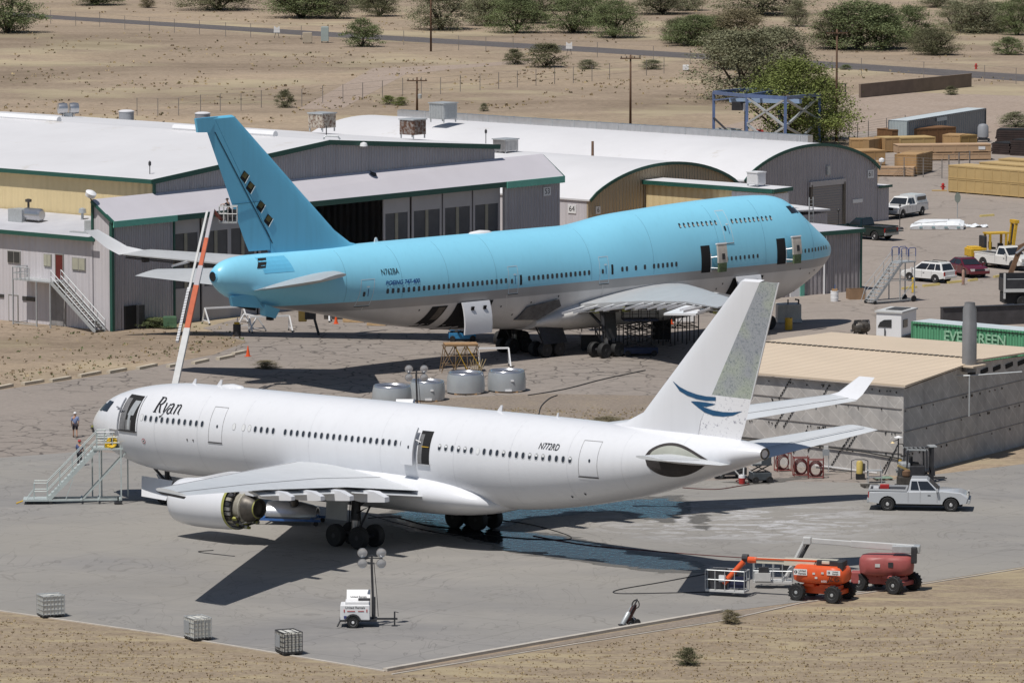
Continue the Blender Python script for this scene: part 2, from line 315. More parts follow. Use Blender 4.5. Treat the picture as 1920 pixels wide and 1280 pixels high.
# ------------------------------------------------------------------ airliner kit
def crom(tab, u):
    """smooth (Catmull-Rom) look-up of a station table"""
    n = len(tab)
    if u <= tab[0][0]: return tab[0][1:]
    if u >= tab[-1][0]: return tab[-1][1:]
    i = max(k for k in range(n-1) if tab[k][0] <= u)
    p0 = tab[max(0, i-1)]; p1 = tab[i]; p2 = tab[i+1]; p3 = tab[min(n-1, i+2)]
    h = p2[0]-p1[0]; t = (u-p1[0])/h; out = []
    for k in range(1, len(p1)):
        m1 = (p2[k]-p0[k])/max(1e-6, p2[0]-p0[0])*h; m2 = (p3[k]-p1[k])/max(1e-6, p3[0]-p1[0])*h
        out.append((2*t**3-3*t*t+1)*p1[k]+(t**3-2*t*t+t)*m1+(-2*t**3+3*t*t)*p2[k]+(t**3-t*t)*m2)
    return out
class Fus:
    """a fuselage: stations of (u aft, keel z, crown z, half width, z of greatest width); side -1 port, +1 starboard"""
    def __init__(s, tab): s.tab = tab
    def sec(s, u): return crom(s.tab, u)
    def P(s, u, z, side, off=0.0):
        zb, zt, w, zc = s.sec(u)
        q = (z-zc)/((zt-zc) if z > zc else (zc-zb)); q = max(-0.999, min(0.999, q))
        y = w*math.sqrt(1-q*q); a = (zt-zc) if z > zc else (zc-zb)
        ny = y/(w*w); nz = (z-zc)/(a*a); l = math.hypot(ny, nz) or 1
        return Vector((u, side*(y+off*ny/l), z+off*nz/l))
    def loft(s, m, mt, us, n=56):
        rings = []
        for u in us:
            zb, zt, w, zc = s.sec(u)
            rings.append([Vector((u, w*math.cos(2*PI*k/n), zc+((zt-zc) if math.sin(2*PI*k/n) > 0 else (zc-zb))*math.sin(2*PI*k/n))) for k in range(n)])
        m.loft(rings, mt, True)
    def patch(s, m, mt, u0, u1, z0, z1, side, off=0.015, nu=2, nz=6, th=0.0, lean=0.0):
        """sheet following the skin; th gives it thickness"""
        vs = []; fs = []
        for i in range(nz+1):
            z = z0+(z1-z0)*i/nz
            for k in range(nu+1):
                u = u0+(u1-u0)*k/nu+lean*(i/nz)
                vs.append(s.P(u, z, side, off))
        for i in range(nz):
            for k in range(nu):
                a = i*(nu+1)+k; fs.append((a, a+1, a+nu+2, a+nu+1) if side < 0 else (a+nu+1, a+nu+2, a+1, a))
        if th:
            o = len(vs)
            for i in range(nz+1):
                z = z0+(z1-z0)*i/nz
                for k in range(nu+1):
                    u = u0+(u1-u0)*k/nu+lean*(i/nz); vs.append(s.P(u, z, side, off-th))
            fs += [tuple(o+q for q in reversed(f)) for f in fs]
            W = nu+1
            def rim(a, b): fs.append((a, b, b+o, a+o) if side > 0 else (b, a, a+o, b+o))
            for k in range(nu): rim(k, k+1); rim(nz*W+k+1, nz*W+k)
            for i in range(nz): rim((i+1)*W, i*W); rim(i*W+nu, (i+1)*W+nu)
        m.add(vs, fs, mt)
    def oval(s, m, mt, u, z, w, h, side, off=0.012, n=12, pw=2.6, th=0.0):
        pts = []
        for k in range(n):
            a = 2*PI*k/n; c, q = math.cos(a), math.sin(a)
            pts.append(s.P(u+w/2*math.copysign(abs(c)**(2/pw), c), z+h/2*math.copysign(abs(q)**(2/pw), q), side, off))
        if side > 0: pts.reverse()
        m.face(pts, mt)
    def outline(s, m, mt, u0, u1, z0, z1, side, wd=0.05, off=0.012, lean=0.0):
        s.patch(m, mt, u0-wd/2, u0+wd/2, z0, z1, side, off, 1, 6, lean=lean); s.patch(m, mt, u1-wd/2, u1+wd/2, z0, z1, side, off, 1, 6, lean=lean)
        s.patch(m, mt, u0+wd/2, u1-wd/2, z0, z0+wd, side, off, 2, 1); s.patch(m, mt, u0+wd/2+lean, u1-wd/2+lean, z1-wd, z1, side, off, 2, 1)
def letters(fus, s, size, mt, parent, name, u0, z0, side, shear=0.0, slope=0.0, sx=1.0, bold=0.0, me=None):
    """lettering wrapped on the fuselage skin, reading nose-to-tail on port and tail-to-nose on starboard"""
    if me is None:
        t = text(s, size, mt, None, name, Matrix.Identity(4), shear, 'LEFT', 0.0, sx=sx, bold=bold)
    else: t = me
    for v in t.data.vertices:
        x, y = v.co.x, v.co.y
        u = u0+x*(1 if side < 0 else -1); v.co = fus.P(u, z0+y+slope*x, side, 0.035)
    t.parent = parent; t.name = name
    return t
def naca(t, x): return 5*t*(0.2969*math.sqrt(max(0, x))-0.126*x-0.3516*x*x+0.2843*x**3-0.1036*x**4)
def foil_ring(le, te, th, nrm, a=0.0, b=1.0, n=10, camber=0.0):
    """closed ring of an aerofoil between chord fractions a and b; th is the greatest thickness in metres"""
    le = Vector(le); te = Vector(te); nrm = Vector(nrm).normalized(); c = (te-le).length
    xs = [a+(b-a)*(1-math.cos(PI*k/n))/2 for k in range(n+1)]; up = []; lo = []
    for x in xs:
        y = naca(th/c, x)*c; cm = camber*c*4*x*(1-x)*0.25
        p = le+(te-le)*x+nrm*cm; up.append(p+nrm*y); lo.append(p-nrm*y)
    return list(reversed(up))+lo[1:-1] if (a == 0 and b == 1) else list(reversed(up))+lo
def wing_mesh(m, mt, secs, nrm, a=0.0, b=1.0, n=10, camber=0.0, cap=True):
    m.loft([foil_ring(le, te, th, nrm, a, b, n, camber) for (le, te, th) in secs], mt, cap)
def lerp(a, b, t): return tuple(x+(y-x)*t for x, y in zip(a, b))
def wheel(parent, name, c, r, wd, tyre, rimm, axis='Y', rimr=0.55, knob=0):
    """wheel > tyre is its own mesh, the rim its child"""
    T = Matrix.Translation(c) @ Matrix.Rotation(PI/2, 4, 'X' if axis == 'Y' else 'Y')
    m = M(); q = wd/2
    m.lathe([(r*rimr, -q*0.9), (r*0.9, -q), (r*0.98, -q*0.75), (r, -q*0.3), (r, q*0.3), (r*0.98, q*0.75), (r*0.9, q), (r*rimr, q*0.9)], tyre, T, 22)
    if knob:
        for k in range(knob):
            a = 2*PI*k/knob
            for sgn in (-1, 1):
                p = T @ Vector((r*math.cos(a+sgn*0.08), r*math.sin(a+sgn*0.08), sgn*q*0.55)); p2 = T @ Vector((r*1.04*math.cos(a+sgn*0.08), r*1.04*math.sin(a+sgn*0.08), sgn*q*0.5))
                m.frame(p, p2, tyre, wd*0.32, r*0.14)
    o = m.build(name, parent, ang=35)
    h = M(); h.lathe([(0.0, -q*0.95), (r*rimr*0.35, -q*0.95), (r*rimr*0.5, -q*0.7), (r*rimr*0.9, -q*0.72), (r*rimr, -q*0.93), (r*rimr, q*0.93), (r*rimr*0.9, q*0.72), (r*rimr*0.5, q*0.7), (r*rimr*0.35, q*0.95), (0.0, q*0.95)], rimm, T, 18)
    h.build("rim", o, ang=35)
    return o
def truck(parent, u, y, zfoot, r, du, dy, top, strut_r, mt, rake=0.0, door=None):
    """four-wheel landing gear: strut with its axles; wheels are parts of their own"""
    m = M(); zc = zfoot+r
    m.tube([(u+rake, y*0.92, top), (u, y, zc+0.9)], strut_r*1.35, mt, 12); m.tube([(u, y, zc+1.1), (u, y, zc)], strut_r, STEEL, 12)
    m.tube([(u-du/2, y, zc), (u+du/2, y, zc)], strut_r*0.8, mt, 10)
    for a in (-1, 1): m.tube([(u+a*du/2, y-dy/2-0.2, zc), (u+a*du/2, y+dy/2+0.2, zc)], 0.11, mt, 8)
    m.tube([(u+0.2, y, zc+1.4), (u+1.3, y, zc+1.9), (u+0.25, y, zc+0.25)], 0.07, mt, 6)
    m.tube([(u, y, zc+1.6), (u-0.2, y*0.55, top-0.2)], 0.12, mt, 8)
    m.tube([(u-0.2, y-0.15, top-0.4), (u-0.35, y-0.2, zc+0.5)], 0.035, BLACK, 5); m.tube([(u+0.25, y+0.15, top-0.4), (u+0.3, y+0.2, zc+0.3)], 0.035, BLACK, 5)
    o = m.build("landing_gear", parent, ang=40)
    for a in (-1, 1):
        for c in (-1, 1):
            wheel(o, "wheel", (u+a*du/2, y+c*dy/2, zc), r, 0.5, BLACK, DARK)
    if door: door.build("gear_door", o, ang=30)
    return o
def lin(a, b, n): return [a+(b-a)*k/n for k in range(n+1)]

# ------------------------------------------------------------------ the white airliner (port side towards the camera)
def airliner_paint(name, col, grime):
    m = mat(name, col, 0.28, var=0.02, vs=0.3, stain=0.035, coat=0.15)
    return m
A_WHITE = airliner_paint("airliner_white", (0.69, 0.70, 0.73), 0.1)
A_GREY = mat("wing_grey", (0.58, 0.60, 0.62), 0.35, var=0.05, vs=0.6, stain=0.05)
A_LINE = mat("panel_line", (0.30, 0.30, 0.31), 0.6, var=0.1)
A_RIM = mat("window_rim", (0.60, 0.61, 0.63), 0.4, var=0.05)
A_WIN = mat("cabin_window", (0.035, 0.04, 0.05), 0.12, var=0.2, vs=8, spec=0.7)
A_BLANK = mat("blanked_window", (0.70, 0.71, 0.72), 0.4, var=0.05)
A_BLUE = mat("emblem_blue", (0.012, 0.075, 0.17), 0.4, var=0.15, vs=2)
INK = mat("black_lettering", (0.012, 0.012, 0.014), 0.5, var=0.1)
ALU = mat("brushed_aluminium", (0.55, 0.55, 0.56), 0.3, 0.85, var=0.1, vs=1.5, stain=0.1)
LINER = mat("engine_case_beige", (0.33, 0.31, 0.26), 0.5, 0.1, var=0.2, vs=3)
HOT = mat("hot_section_metal", (0.10, 0.09, 0.08), 0.45, 0.5, var=0.35, vs=3)
ZINC = mat("primer_green_yellow", (0.30, 0.30, 0.08), 0.6, var=0.3, vs=4)
GEAR_GREY = mat("gear_door_grey", (0.30, 0.31, 0.315), 0.5, var=0.1)
# stripped rudder skin: mottled primer, old paint and bare composite
def mottled():
    m = mat("stripped_composite", (0.30, 0.31, 0.28), 0.7, var=0.2, vs=3)
    n = m.node_tree.nodes; L = m.node_tree.links; b = n["Principled BSDF"]; tc = next(q for q in n if q.type == 'TEX_COORD')
    v = n.new("ShaderNodeTexVoronoi"); v.inputs["Scale"].default_value = 5.0; v.inputs["Randomness"].default_value = 1.0; L.new(tc.outputs["Object"], v.inputs["Vector"])
    a = n.new("ShaderNodeTexNoise"); a.inputs["Scale"].default_value = 7.5; a.inputs["Detail"].default_value = 10; a.inputs["Roughness"].default_value = 0.85; L.new(tc.outputs["Object"], a.inputs["Vector"])
    r = n.new("ShaderNodeValToRGB"); e = r.color_ramp.elements
    for k in range(4): e.new(0.5)
    cs = [(0.34, (0.10, 0.115, 0.145)), (0.42, (0.22, 0.24, 0.26)), (0.47, (0.29, 0.31, 0.27)), (0.52, (0.46, 0.47, 0.46)), (0.57, (0.27, 0.28, 0.265)), (0.66, (0.50, 0.51, 0.48))]
    for k, (p, c) in enumerate(cs): e[k].position = p; e[k].color = c+(1,)
    L.new(a.outputs["Fac"], r.inputs["Fac"])
    g = n.new("ShaderNodeTexNoise"); g.inputs["Scale"].default_value = 0.45; g.inputs["Detail"].default_value = 3; L.new(tc.outputs["Object"], g.inputs["Vector"])
    rg = n.new("ShaderNodeValToRGB"); rg.color_ramp.elements[0].position = 0.42; rg.color_ramp.elements[1].position = 0.6
    rg.color_ramp.elements[0].color = (0.86, 0.88, 1.0, 1); rg.color_ramp.elements[1].color = (1.02, 1.08, 0.96, 1); L.new(g.outputs["Fac"], rg.inputs["Fac"])
    mx = n.new("ShaderNodeMix"); mx.data_type = 'RGBA'; mx.blend_type = 'MULTIPLY'; mx.inputs["Factor"].default_value = 1; L.new(r.outputs["Color"], mx.inputs["A"]); L.new(rg.outputs["Color"], mx.inputs["B"])
    L.new(mx.outputs["Result"], b.inputs["Base Color"])
    return m
MOTTLE = mottled()
def chipped():
    m = mat("flaking_white_paint", (0.74, 0.74, 0.76), 0.45, var=0.05)
    n = m.node_tree.nodes; L = m.node_tree.links; b = n["Principled BSDF"]; tc = next(q for q in n if q.type == 'TEX_COORD')
    a = n.new("ShaderNodeTexNoise"); a.inputs["Scale"].default_value = 4.5; a.inputs["Detail"].default_value = 10; a.inputs["Roughness"].default_value = 0.8; L.new(tc.outputs["Object"], a.inputs["Vector"])
    r = n.new("ShaderNodeValToRGB"); r.color_ramp.elements[0].position = 0.575; r.color_ramp.elements[1].position = 0.60
    r.color_ramp.elements[0].color = (0.76, 0.76, 0.78, 1); r.color_ramp.elements[1].color = (0.28, 0.28, 0.33, 1)
    L.new(a.outputs["Fac"], r.inputs["Fac"]); L.new(r.outputs["Color"], b.inputs["Base Color"]); return m
CHIP = chipped()

wa = thing("airliner", "white twin-engine airliner with bare mottled rudder and open front door, parked nearest the camera", "airliner", (-6.005, 341.52, 0))
wa.rotation_euler = (0, -0.0166, -0.7441)
FA = Fus([(u, zb, zt, w, (zb+zt)/2+0.02) for (u, zb, zt, w) in [
    (-28.80, 4.86, 5.06, 0.08), (-28.65, 4.62, 5.42, 0.40), (-28.35, 4.36, 5.83, 0.76), (-27.9, 4.06, 6.28, 1.12), (-27.3, 3.74, 6.72, 1.48), (-26.5, 3.40, 7.17, 1.86), (-25.3, 3.02, 7.58, 2.25),
    (-24.0, 2.74, 7.88, 2.52), (-22.5, 2.55, 8.12, 2.70), (-20.5, 2.45, 8.32, 2.82), (-18.5, 2.42, 8.36, 2.86), (-10.0, 2.42, 8.36, 2.86), (0.0, 2.42, 8.36, 2.86), (8.0, 2.44, 8.36, 2.86), (10.5, 2.58, 8.35, 2.85),
    (13.0, 2.88, 8.33, 2.80), (15.0, 3.20, 8.30, 2.72), (17.0, 3.58, 8.26, 2.60), (19.5, 4.12, 8.22, 2.38), (22.0, 4.82, 8.17, 2.07), (24.0, 5.45, 8.10, 1.75), (26.0, 6.10, 8.00, 1.35), (27.2, 6.50, 7.88, 1.0), (28.0, 6.78, 7.74, 0.66), (28.42, 6.93, 7.62, 0.42)]])
us = [-28.80, -28.74, -28.65, -28.5, -28.35, -28.15, -27.9, -27.6, -27.3, -26.9, -26.5, -25.9, -25.3, -24.6, -24, -23.2, -22.5, -21.5, -20.5, -19.5, -18.5]+lin(-16, 8, 12)[0:]+lin(9, 28, 26)+[28.42]
m = M(); FA.loft(m, A_WHITE, us); fus = m.build("fuselage", wa, ang=60)
# belly fairing
bf = Fus([(-13.0, 2.40, 3.2, 0.6, 2.8), (-12.2, 2.05, 3.6, 1.9, 2.9), (-11.0, 1.86, 4.1, 2.75, 3.05), (-9.0, 1.74, 4.7, 3.25, 3.2), (-6.0, 1.70, 4.9, 3.42, 3.25), (0, 1.70, 4.9, 3.42, 3.25), (3.5, 1.74, 4.7, 3.36, 3.2), (5.5, 1.86, 4.4, 3.20, 3.15), (7.0, 2.05, 4.0, 2.8, 3.05), (8.0, 2.25, 3.5, 2.1, 2.9), (8.6, 2.42, 3.0, 0.9, 2.7)])
m = M(); bf.loft(m, A_WHITE, [-13, -12.6, -12.2, -11.6, -11, -10, -9, -7.5, -6, -3, 0, 2, 3.5, 4.5, 5.5, 6.2, 7, 7.5, 8, 8.3, 8.6], 40); m.build("belly_fairing", wa, ang=60)
# wings
def a_wing(s):
    secs = [((-10.4, s*1.0, 3.55), (3.4, s*1.0, 3.2), 1.9), ((-9.3, s*2.8, 3.75), (3.4, s*2.8, 3.45), 1.6), ((-4.6, s*10, 4.62), (3.9, s*10, 4.45), 0.98), ((1.8, s*20, 5.65), (7.0, s*20, 5.55), 0.58), ((8.34, s*30.1, 6.71), (10.9, s*30.1, 6.55), 0.28)]
    m = M(); wing_mesh(m, A_GREY, secs, (0, 0, 1), 0, 1, 12, 0.015); o = m.build("wing", wa, ang=50)
    # slat line, flap line and spoilers as fine raised strips on the upper skin
    m = M()
    for (x, wd) in ((0.14, 0.05), (0.72, 0.05)):
        for (q0, q1) in zip(secs[1:], secs[2:]):
            pts = []
            for q in (q0, q1):
                c = (Vector(q[1])-Vector(q[0])).length; y = naca(q[2]/c, x)*c+0.015*c*4*x*(1-x)*0.25
                p = Vector(lerp(q[0], q[1], x))+Vector((0, 0, y+0.012)); pts.append(p)
            d = Vector((wd, 0, 0)); pp = [pts[0]-d, pts[0]+d, pts[1]+d, pts[1]-d]
            m.face(pp if s > 0 else pp[::-1], A_LINE)
    m.build("panel_seam", o)
    # drooped flaps under the trailing edge
    m = M()
    for (v0, v1) in ((3.3, 9.6), (10.2, 20.8)):
        q = []
        for v in (v0, v1):
            i = 1 if v < 10 else 2
            t = (v-(2.8, 10, 20)[i-1])/((7.2, 10, 10.1)[i-1]); te = lerp(secs[i][1], secs[i+1][1], t) if v != 20.8 else lerp(secs[3][1], secs[4][1], 0.08)
            c = 1.9-0.045*v
            q.append(((te[0]-c*0.95, te[1], te[2]-0.16), (te[0]+c*0.22, te[1], te[2]-0.34), 0.22-0.004*v))
        wing_mesh(m, A_GREY, q, (0, 0, 1), 0, 1, 8)
    m.build("flap", o, ang=50)
    for v in (8.2, 11.8, 15.2, 18.6):
        i = 1 if v < 10 else 2; t = (v-(2.8, 10)[i-1])/(7.2, 10)[i-1]; te = lerp(secs[i][1], secs[i+1][1], t); k = 1.0-0.022*(v-8)
        m = M(); rings = []
        for (du, hw, zt, zb) in ((-2.6, 0.05, -0.25, -0.40), (-1.6, 0.20, -0.18, -0.72), (-0.2, 0.26, -0.12, -0.85), (0.9, 0.25, -0.14, -0.78), (1.75, 0.20, -0.42, -0.72)):
            u = te[0]+du*k; rings.append([(u, te[1]-hw*k, te[2]+zb*k), (u, te[1]+hw*k, te[2]+zb*k), (u, te[1]+hw*k, te[2]+zt*k), (u, te[1]-hw*k, te[2]+zt*k)])
        m.loft([[Vector(p) for p in r] for r in rings], A_WHITE); m.build("flap_track_fairing", o, ang=30)
    return o, secs
wl, secA = a_wing(-1); wr, _ = a_wing(1)
# the far wing still carries its winglet
m = M(); wing_mesh(m, A_WHITE, [((8.34, 30.1, 6.72), (10.9, 30.1, 6.6), 0.26), ((9.0, 30.55, 6.95), (11.0, 30.55, 6.9), 0.2), ((10.2, 31.2, 8.0), (11.5, 31.2, 8.0), 0.1)], (0, 1, -0.25), 0, 1, 8); m.build("winglet", wr, ang=60)
m = M(); m.slab([(8.4, -30.12, 6.62), (10.85, -30.12, 6.48), (10.7, -30.12, 6.34), (8.9, -30.12, 6.46)], (0, -0.05, 0), DARK); m.build("wing_tip_rib", wl)
# engines
def a_engine(s, stripped):
    y = s*9.37; zc = 2.42; X = lambda u: Matrix.Translation((u, y, zc)) @ Matrix.Rotation(PI/2, 4, 'Y')
    m = M()
    m.lathe([(1.12, 0.55), (1.15, 0.15), (1.24, 0.0), (1.36, 0.12), (1.46, 0.6), (1.52, 1.5), (1.52, 2.9), (1.48, 4.3), (1.42, 5.0), (1.30, 5.0), (1.30, 4.6)], A_WHITE, X(-11.15), 36, False)
    cowl = m.build("engine_cowl", wa, ang=35)
    m = M(); m.lathe([(1.14, 0.5), (0.0, 0.55)], DARK, X(-11.15), 30, False); m.lathe([(0.05, -0.1), (0.3, 0.3), (0.42, 0.62)], DARK, X(-11.05), 20); m.build("fan", cowl)
    if stripped:
        m = M(); m.lathe([(1.43, 0), (1.45, 0.1), (1.43, 0.2)], ZINC, X(-6.2), 36, False)
        m.lathe([(1.30, 0), (1.12, 0.5)], DARK, X(-6.15), 30, False)
        for k in range(26):
            a = 2*PI*k/26; r = 1.22; m.box((-5.95+0.1*R.random(), y+r*math.cos(a), zc+r*math.sin(a)), (0.35+0.3*R.random(), 0.12, 0.2), R.choice((DARK, HOT, LINER, STEEL)), rx=a)
        m.build("reverser_frame", cowl, ang=40)
        m = M(); m.lathe([(1.10, 0), (1.12, 0.1), (0.98, 0.25), (0.92, 0.85), (1.0, 1.0), (0.98, 1.1), (0.84, 1.15)], LINER, X(-6.25), 30, False); m.lathe([(1.12, 0.0), (1.14, 0.05), (1.12, 0.1)], ZINC, X(-6.2), 30, False); m.build("core_case", cowl, ang=35)
        m = M(); m.lathe([(0.92, 0), (0.95, 0.15), (0.80, 0.5), (0.60, 0.95), (0.58, 1.15), (0.52, 1.15), (0.46, 0.9), (0.0, 0.8)], HOT, X(-5.4), 28, False); m.lathe([(0.59, 1.05), (0.62, 1.10), (0.59, 1.16)], ZINC, X(-5.4), 28, False); m.build("exhaust_nozzle", cowl, ang=35)
        m = M()
        for k in range(34):
            a = -PI/2+R.uniform(-1.0, 1.0); u = R.uniform(-6.2, -5.1); r = R.uniform(.95, 1.25); m.box((u, y+r*math.cos(a), zc+r*math.sin(a)), (R.uniform(.15, .5), .16, .22), R.choice((DARK, HOT, STEEL, ZINC)), rx=a)
        for k in range(8):
            a = -PI/2+R.uniform(-.9, .9); m.tube([(-6.3, y+1.2*math.cos(a), zc+1.2*math.sin(a)), (-5.7, y+1.2*math.cos(a+.1), zc+1.2*math.sin(a+.1)), (-4.9, y+.9*math.cos(a), zc+1.0*math.sin(a))], 0.035, R.choice((DARK, STEEL)), 5)
        m.build("accessory_gearbox", cowl)
    else:
        m = M(); m.lathe([(1.40, 0), (1.15, 1.8), (1.0, 2.4), (0.8, 2.4)], A_WHITE, X(-6.3), 30, False); m.build("exhaust_nozzle", cowl, ang=35)
    m = M(); rings = []
    for (u, zb, zt, hw) in ((-9.9, 3.75, 3.9, 0.08), (-8.6, 3.6, 4.15, 0.28), (-7, 3.4, 4.5, 0.34), (-4.4, 3.2, 4.6, 0.34), (-2.6, 3.6, 4.4, 0.22), (-0.8, 4.0, 4.3, 0.05)):
        rings.append([Vector((u, y-hw, zb)), Vector((u, y+hw, zb)), Vector((u, y+hw, zt)), Vector((u, y-hw, zt))])
    m.loft(rings, A_WHITE); m.build("pylon", cowl, ang=30)
a_engine(-1, True); a_engine(1, False)
# fin and rudder
fle = [(15.9, 0, 8.15), (17.6, 0, 8.45), (19.0, 0, 9.1), (26.73, 0, 17.36)]; fte = [(26.6, 0, 7.9), (26.65, 0, 8.1), (26.9, 0, 8.75), (29.57, 0, 17.38)]
hf = [0.715, 0.66, 0.60, 0.545]; thk = [0.9, 0.88, 0.84, 0.36]
def fin_sec(i): return (fle[i], fte[i], thk[i])
def sub(i, a, b):
    le, te, th = fin_sec(i); return foil_ring(le, te, th, (0, 1, 0), a, b, 8)
m = M(); m.loft([foil_ring(fle[i], fte[i], thk[i], (0, 1, 0), 0, hf[i], 10) for i in range(4)], A_WHITE)
m.loft([foil_ring(fle[3], fte[3], 0.36, (0, 1, 0), 0, hf[3], 10), foil_ring((27.0, 0, 17.5), (28.6, 0, 17.5), 0.12, (0, 1, 0), 0, 0.95, 10)], A_WHITE)
fin = m.build("tail_fin", wa, ang=50)
def mid(i, j, t): return (lerp(fle[i], fle[j], t), lerp(fte[i], fte[j], t), thk[i]+(thk[j]-thk[i])*t, hf[i]+(hf[j]-hf[i])*t)
tz = (10.62-9.0)/(17.37-9.0)
c = mid(2, 3, tz)
m = M(); m.loft([foil_ring(fle[i], fte[i], thk[i], (0, 1, 0), hf[i]+.004, 1, 8) for i in (0, 1, 2)]+[foil_ring(c[0], c[1], c[2], (0, 1, 0), c[3]+.004, 1, 8)], CHIP)
m.loft([foil_ring(c[0], c[1], c[2], (0, 1, 0), c[3]+.004, 1, 8), foil_ring(fle[3], fte[3], thk[3], (0, 1, 0), hf[3]+.004, 1, 8)], MOTTLE)
rud = m.build("rudder", fin, ang=50)
m = M(); m.tube([(c[1][0]+.02, 0, c[1][2]), (fte[3][0]+.02, 0, fte[3][2])], 0.05, A_WHITE, 6); m.build("trailing_edge_strip", rud)
# the blue emblem: two brush strokes across the fin (both faces)
def fin_y(x, z):
    t = (z-9.1)/(17.36-9.1); le = 19+t*7.73; te = 26.9+t*2.67; th = 0.84-.48*t; cc = te-le
    return naca(th/cc, max(0.001, min(1, (x-le)/cc)))*cc
def stroke(top, bot, mm):
    for sd in (-1, 1):
        vs = []; n = len(top)
        for (x, z) in list(top)+list(bot): vs.append((x, sd*(fin_y(x, z)+0.022), z))
        mm.add(vs, [((k, k+n, k+n+1, k+1) if sd < 0 else (k, k+1, k+n+1, k+n)) for k in range(n-1)], A_BLUE)
m = M()
stroke([(21.62, 11.15), (22.2, 10.86), (22.8, 10.66), (23.5, 10.50), (24.2, 10.42), (24.92, 10.42)], [(21.62, 11.13), (22.2, 10.62), (22.8, 10.38), (23.5, 10.22), (24.2, 10.16), (24.92, 10.20)], m)
stroke([(23.1, 10.06), (23.6, 10.08), (24.2, 10.06), (24.9, 10.0)], [(23.1, 10.02), (23.6, 9.86), (24.2, 9.80), (24.7, 9.92)], m)
stroke([(23.15, 10.02), (23.6, 9.95), (24.1, 9.75), (24.7, 9.62), (25.4, 9.56), (26.1, 9.58), (26.75, 9.68)], [(23.15, 10.0), (23.6, 9.72), (24.1, 9.45), (24.7, 9.30), (25.4, 9.28), (26.1, 9.38), (26.75, 9.66)], m)
m.build("emblem", fin)
# tailplanes; trim cut-out laid on the tail skin, its shade painted dark
A_CUTSHADE = mat("tail_cutout_shadow_grey", (0.035, 0.03, 0.03), 0.8, var=0.3, vs=2)
A_SEAL = mat("tailplane_root_plate", (0.33, 0.34, 0.30), 0.6, var=0.1)
for s in (-1, 1):
    m = M(); wing_mesh(m, A_GREY, [((20.9, s*0.6, 6.70), (26.6, s*0.5, 6.60), 0.62), ((22.0, s*2.2, 6.86), (26.7, s*2.0, 6.66), 0.5), ((26.8, s*9.6, 7.95), (29.2, s*9.6, 7.85), 0.2)], (0, 0, 1), 0, 1, 10); hs = m.build("tailplane", wa, ang=50)
    m = M(); wing_mesh(m, A_LINE, [((25.2, s*2.2, 6.98), (25.3, s*2.2, 6.98), 0.01), ((28.3, s*9.3, 8.0), (28.4, s*9.3, 8.0), 0.01)], (0, 0, 1), 0, 1, 4); m.build("elevator_seam", hs)
    m = M(); vs = []
    top = [(20.95+4.4*k/22, 6.82+.82*math.sin(PI*(k/22)**.72)**.85) for k in range(23)]
    bot = [(20.95+4.4*k/22, 6.78-1.12*math.sin(PI*(k/22)**.72)**.75) for k in range(23)]
    n = len(top)
    def hug(lo_, hi_, off, mt):
        K = 5; vv = [FA.P(a[0]+(b2[0]-a[0])*j/K, a[1]+(b2[1]-a[1])*j/K, s, off) for j in range(K+1) for a, b2 in zip(lo_, hi_)]
        m.add(vv, [((j*n+k, j*n+k+1, (j+1)*n+k+1, (j+1)*n+k) if s < 0 else (j*n+k, (j+1)*n+k, (j+1)*n+k+1, j*n+k+1)) for j in range(K) for k in range(n-1)], mt)
    hug(bot, top, 0.03, A_CUTSHADE)
    ins = [(21.3+(u-21.0)*0.86, 6.8+(z-6.8)*0.8) for (u, z) in top]
    hug([(u, 6.8) for (u, z) in ins], ins, 0.06, A_SEAL); m.build("trim_cutout", hs)
m = M(); m.lathe([(0.40, 0), (0.42, 0.06), (0.36, 0.10), (0.28, 0.02), (0.26, -0.3), (0, -0.3)], HOT, Matrix.Translation((28.40, 0, 7.275)) @ Matrix.Rotation(PI/2, 4, 'Y') @ Matrix.Scale(0.85, 4, (1, 0, 0)), 20, False); m.build("tail_exhaust", wa, ang=40)
# windows: 56 glazed, a few blanked
WP = 0.533; UW = -21.34; ZW = 6.23
idx = list(range(0, 11))+list(range(19, 23))+list(range(24, 44))+list(range(49, 70))
for i in idx:
    m = M(); u = UW+i*WP; blank = (i == 55)
    FA.oval(m, A_RIM, u, ZW, 0.33, 0.46, -1, 0.012); FA.oval(m, A_BLANK if blank else A_WIN, u, ZW-0.0, 0.245, 0.37, -1, 0.02)
    if i in (49, 50, 52, 53, 59, 63, 64, 65, 69): FA.patch(m, A_BLANK, u-0.09, u+0.09, ZW+0.02, ZW+0.15, -1, 0.026, 1, 2)
    m.build("window", wa)
for u in (UW-0.38*1, UW+15.4*WP, UW+17*WP, UW+18*WP):
    m = M(); FA.oval(m, A_LINE, u, ZW+0.02, 0.30, 0.44, -1, 0.010); FA.oval(m, A_BLANK, u, ZW+0.02, 0.26, 0.40, -1, 0.016); m.build("blanked_window", wa)
# doors
def a_door(u0, u1, z0, z1, lean=0.0):
    m = M(); FA.outline(m, A_LINE, u0, u1, z0, z1, -1, 0.035, 0.012, lean); FA.patch(m, DARK, u0-0.05, u1+0.05, z0-0.06, z0, -1, 0.03, 2, 1); FA.oval(m, A_WIN, (u0+u1)/2+0.12, (z0+z1)/2-.08, 0.15, 0.2, -1, 0.02)
    return m.build("cabin_door", wa)
a_door(-15.35, -14.15, 5.15, 7.35); a_door(16.1, 17.5, 5.30, 7.42)
CURT = mat("grey_galley_lining", (0.16, 0.16, 0.165), 0.6, var=0.3, vs=2)
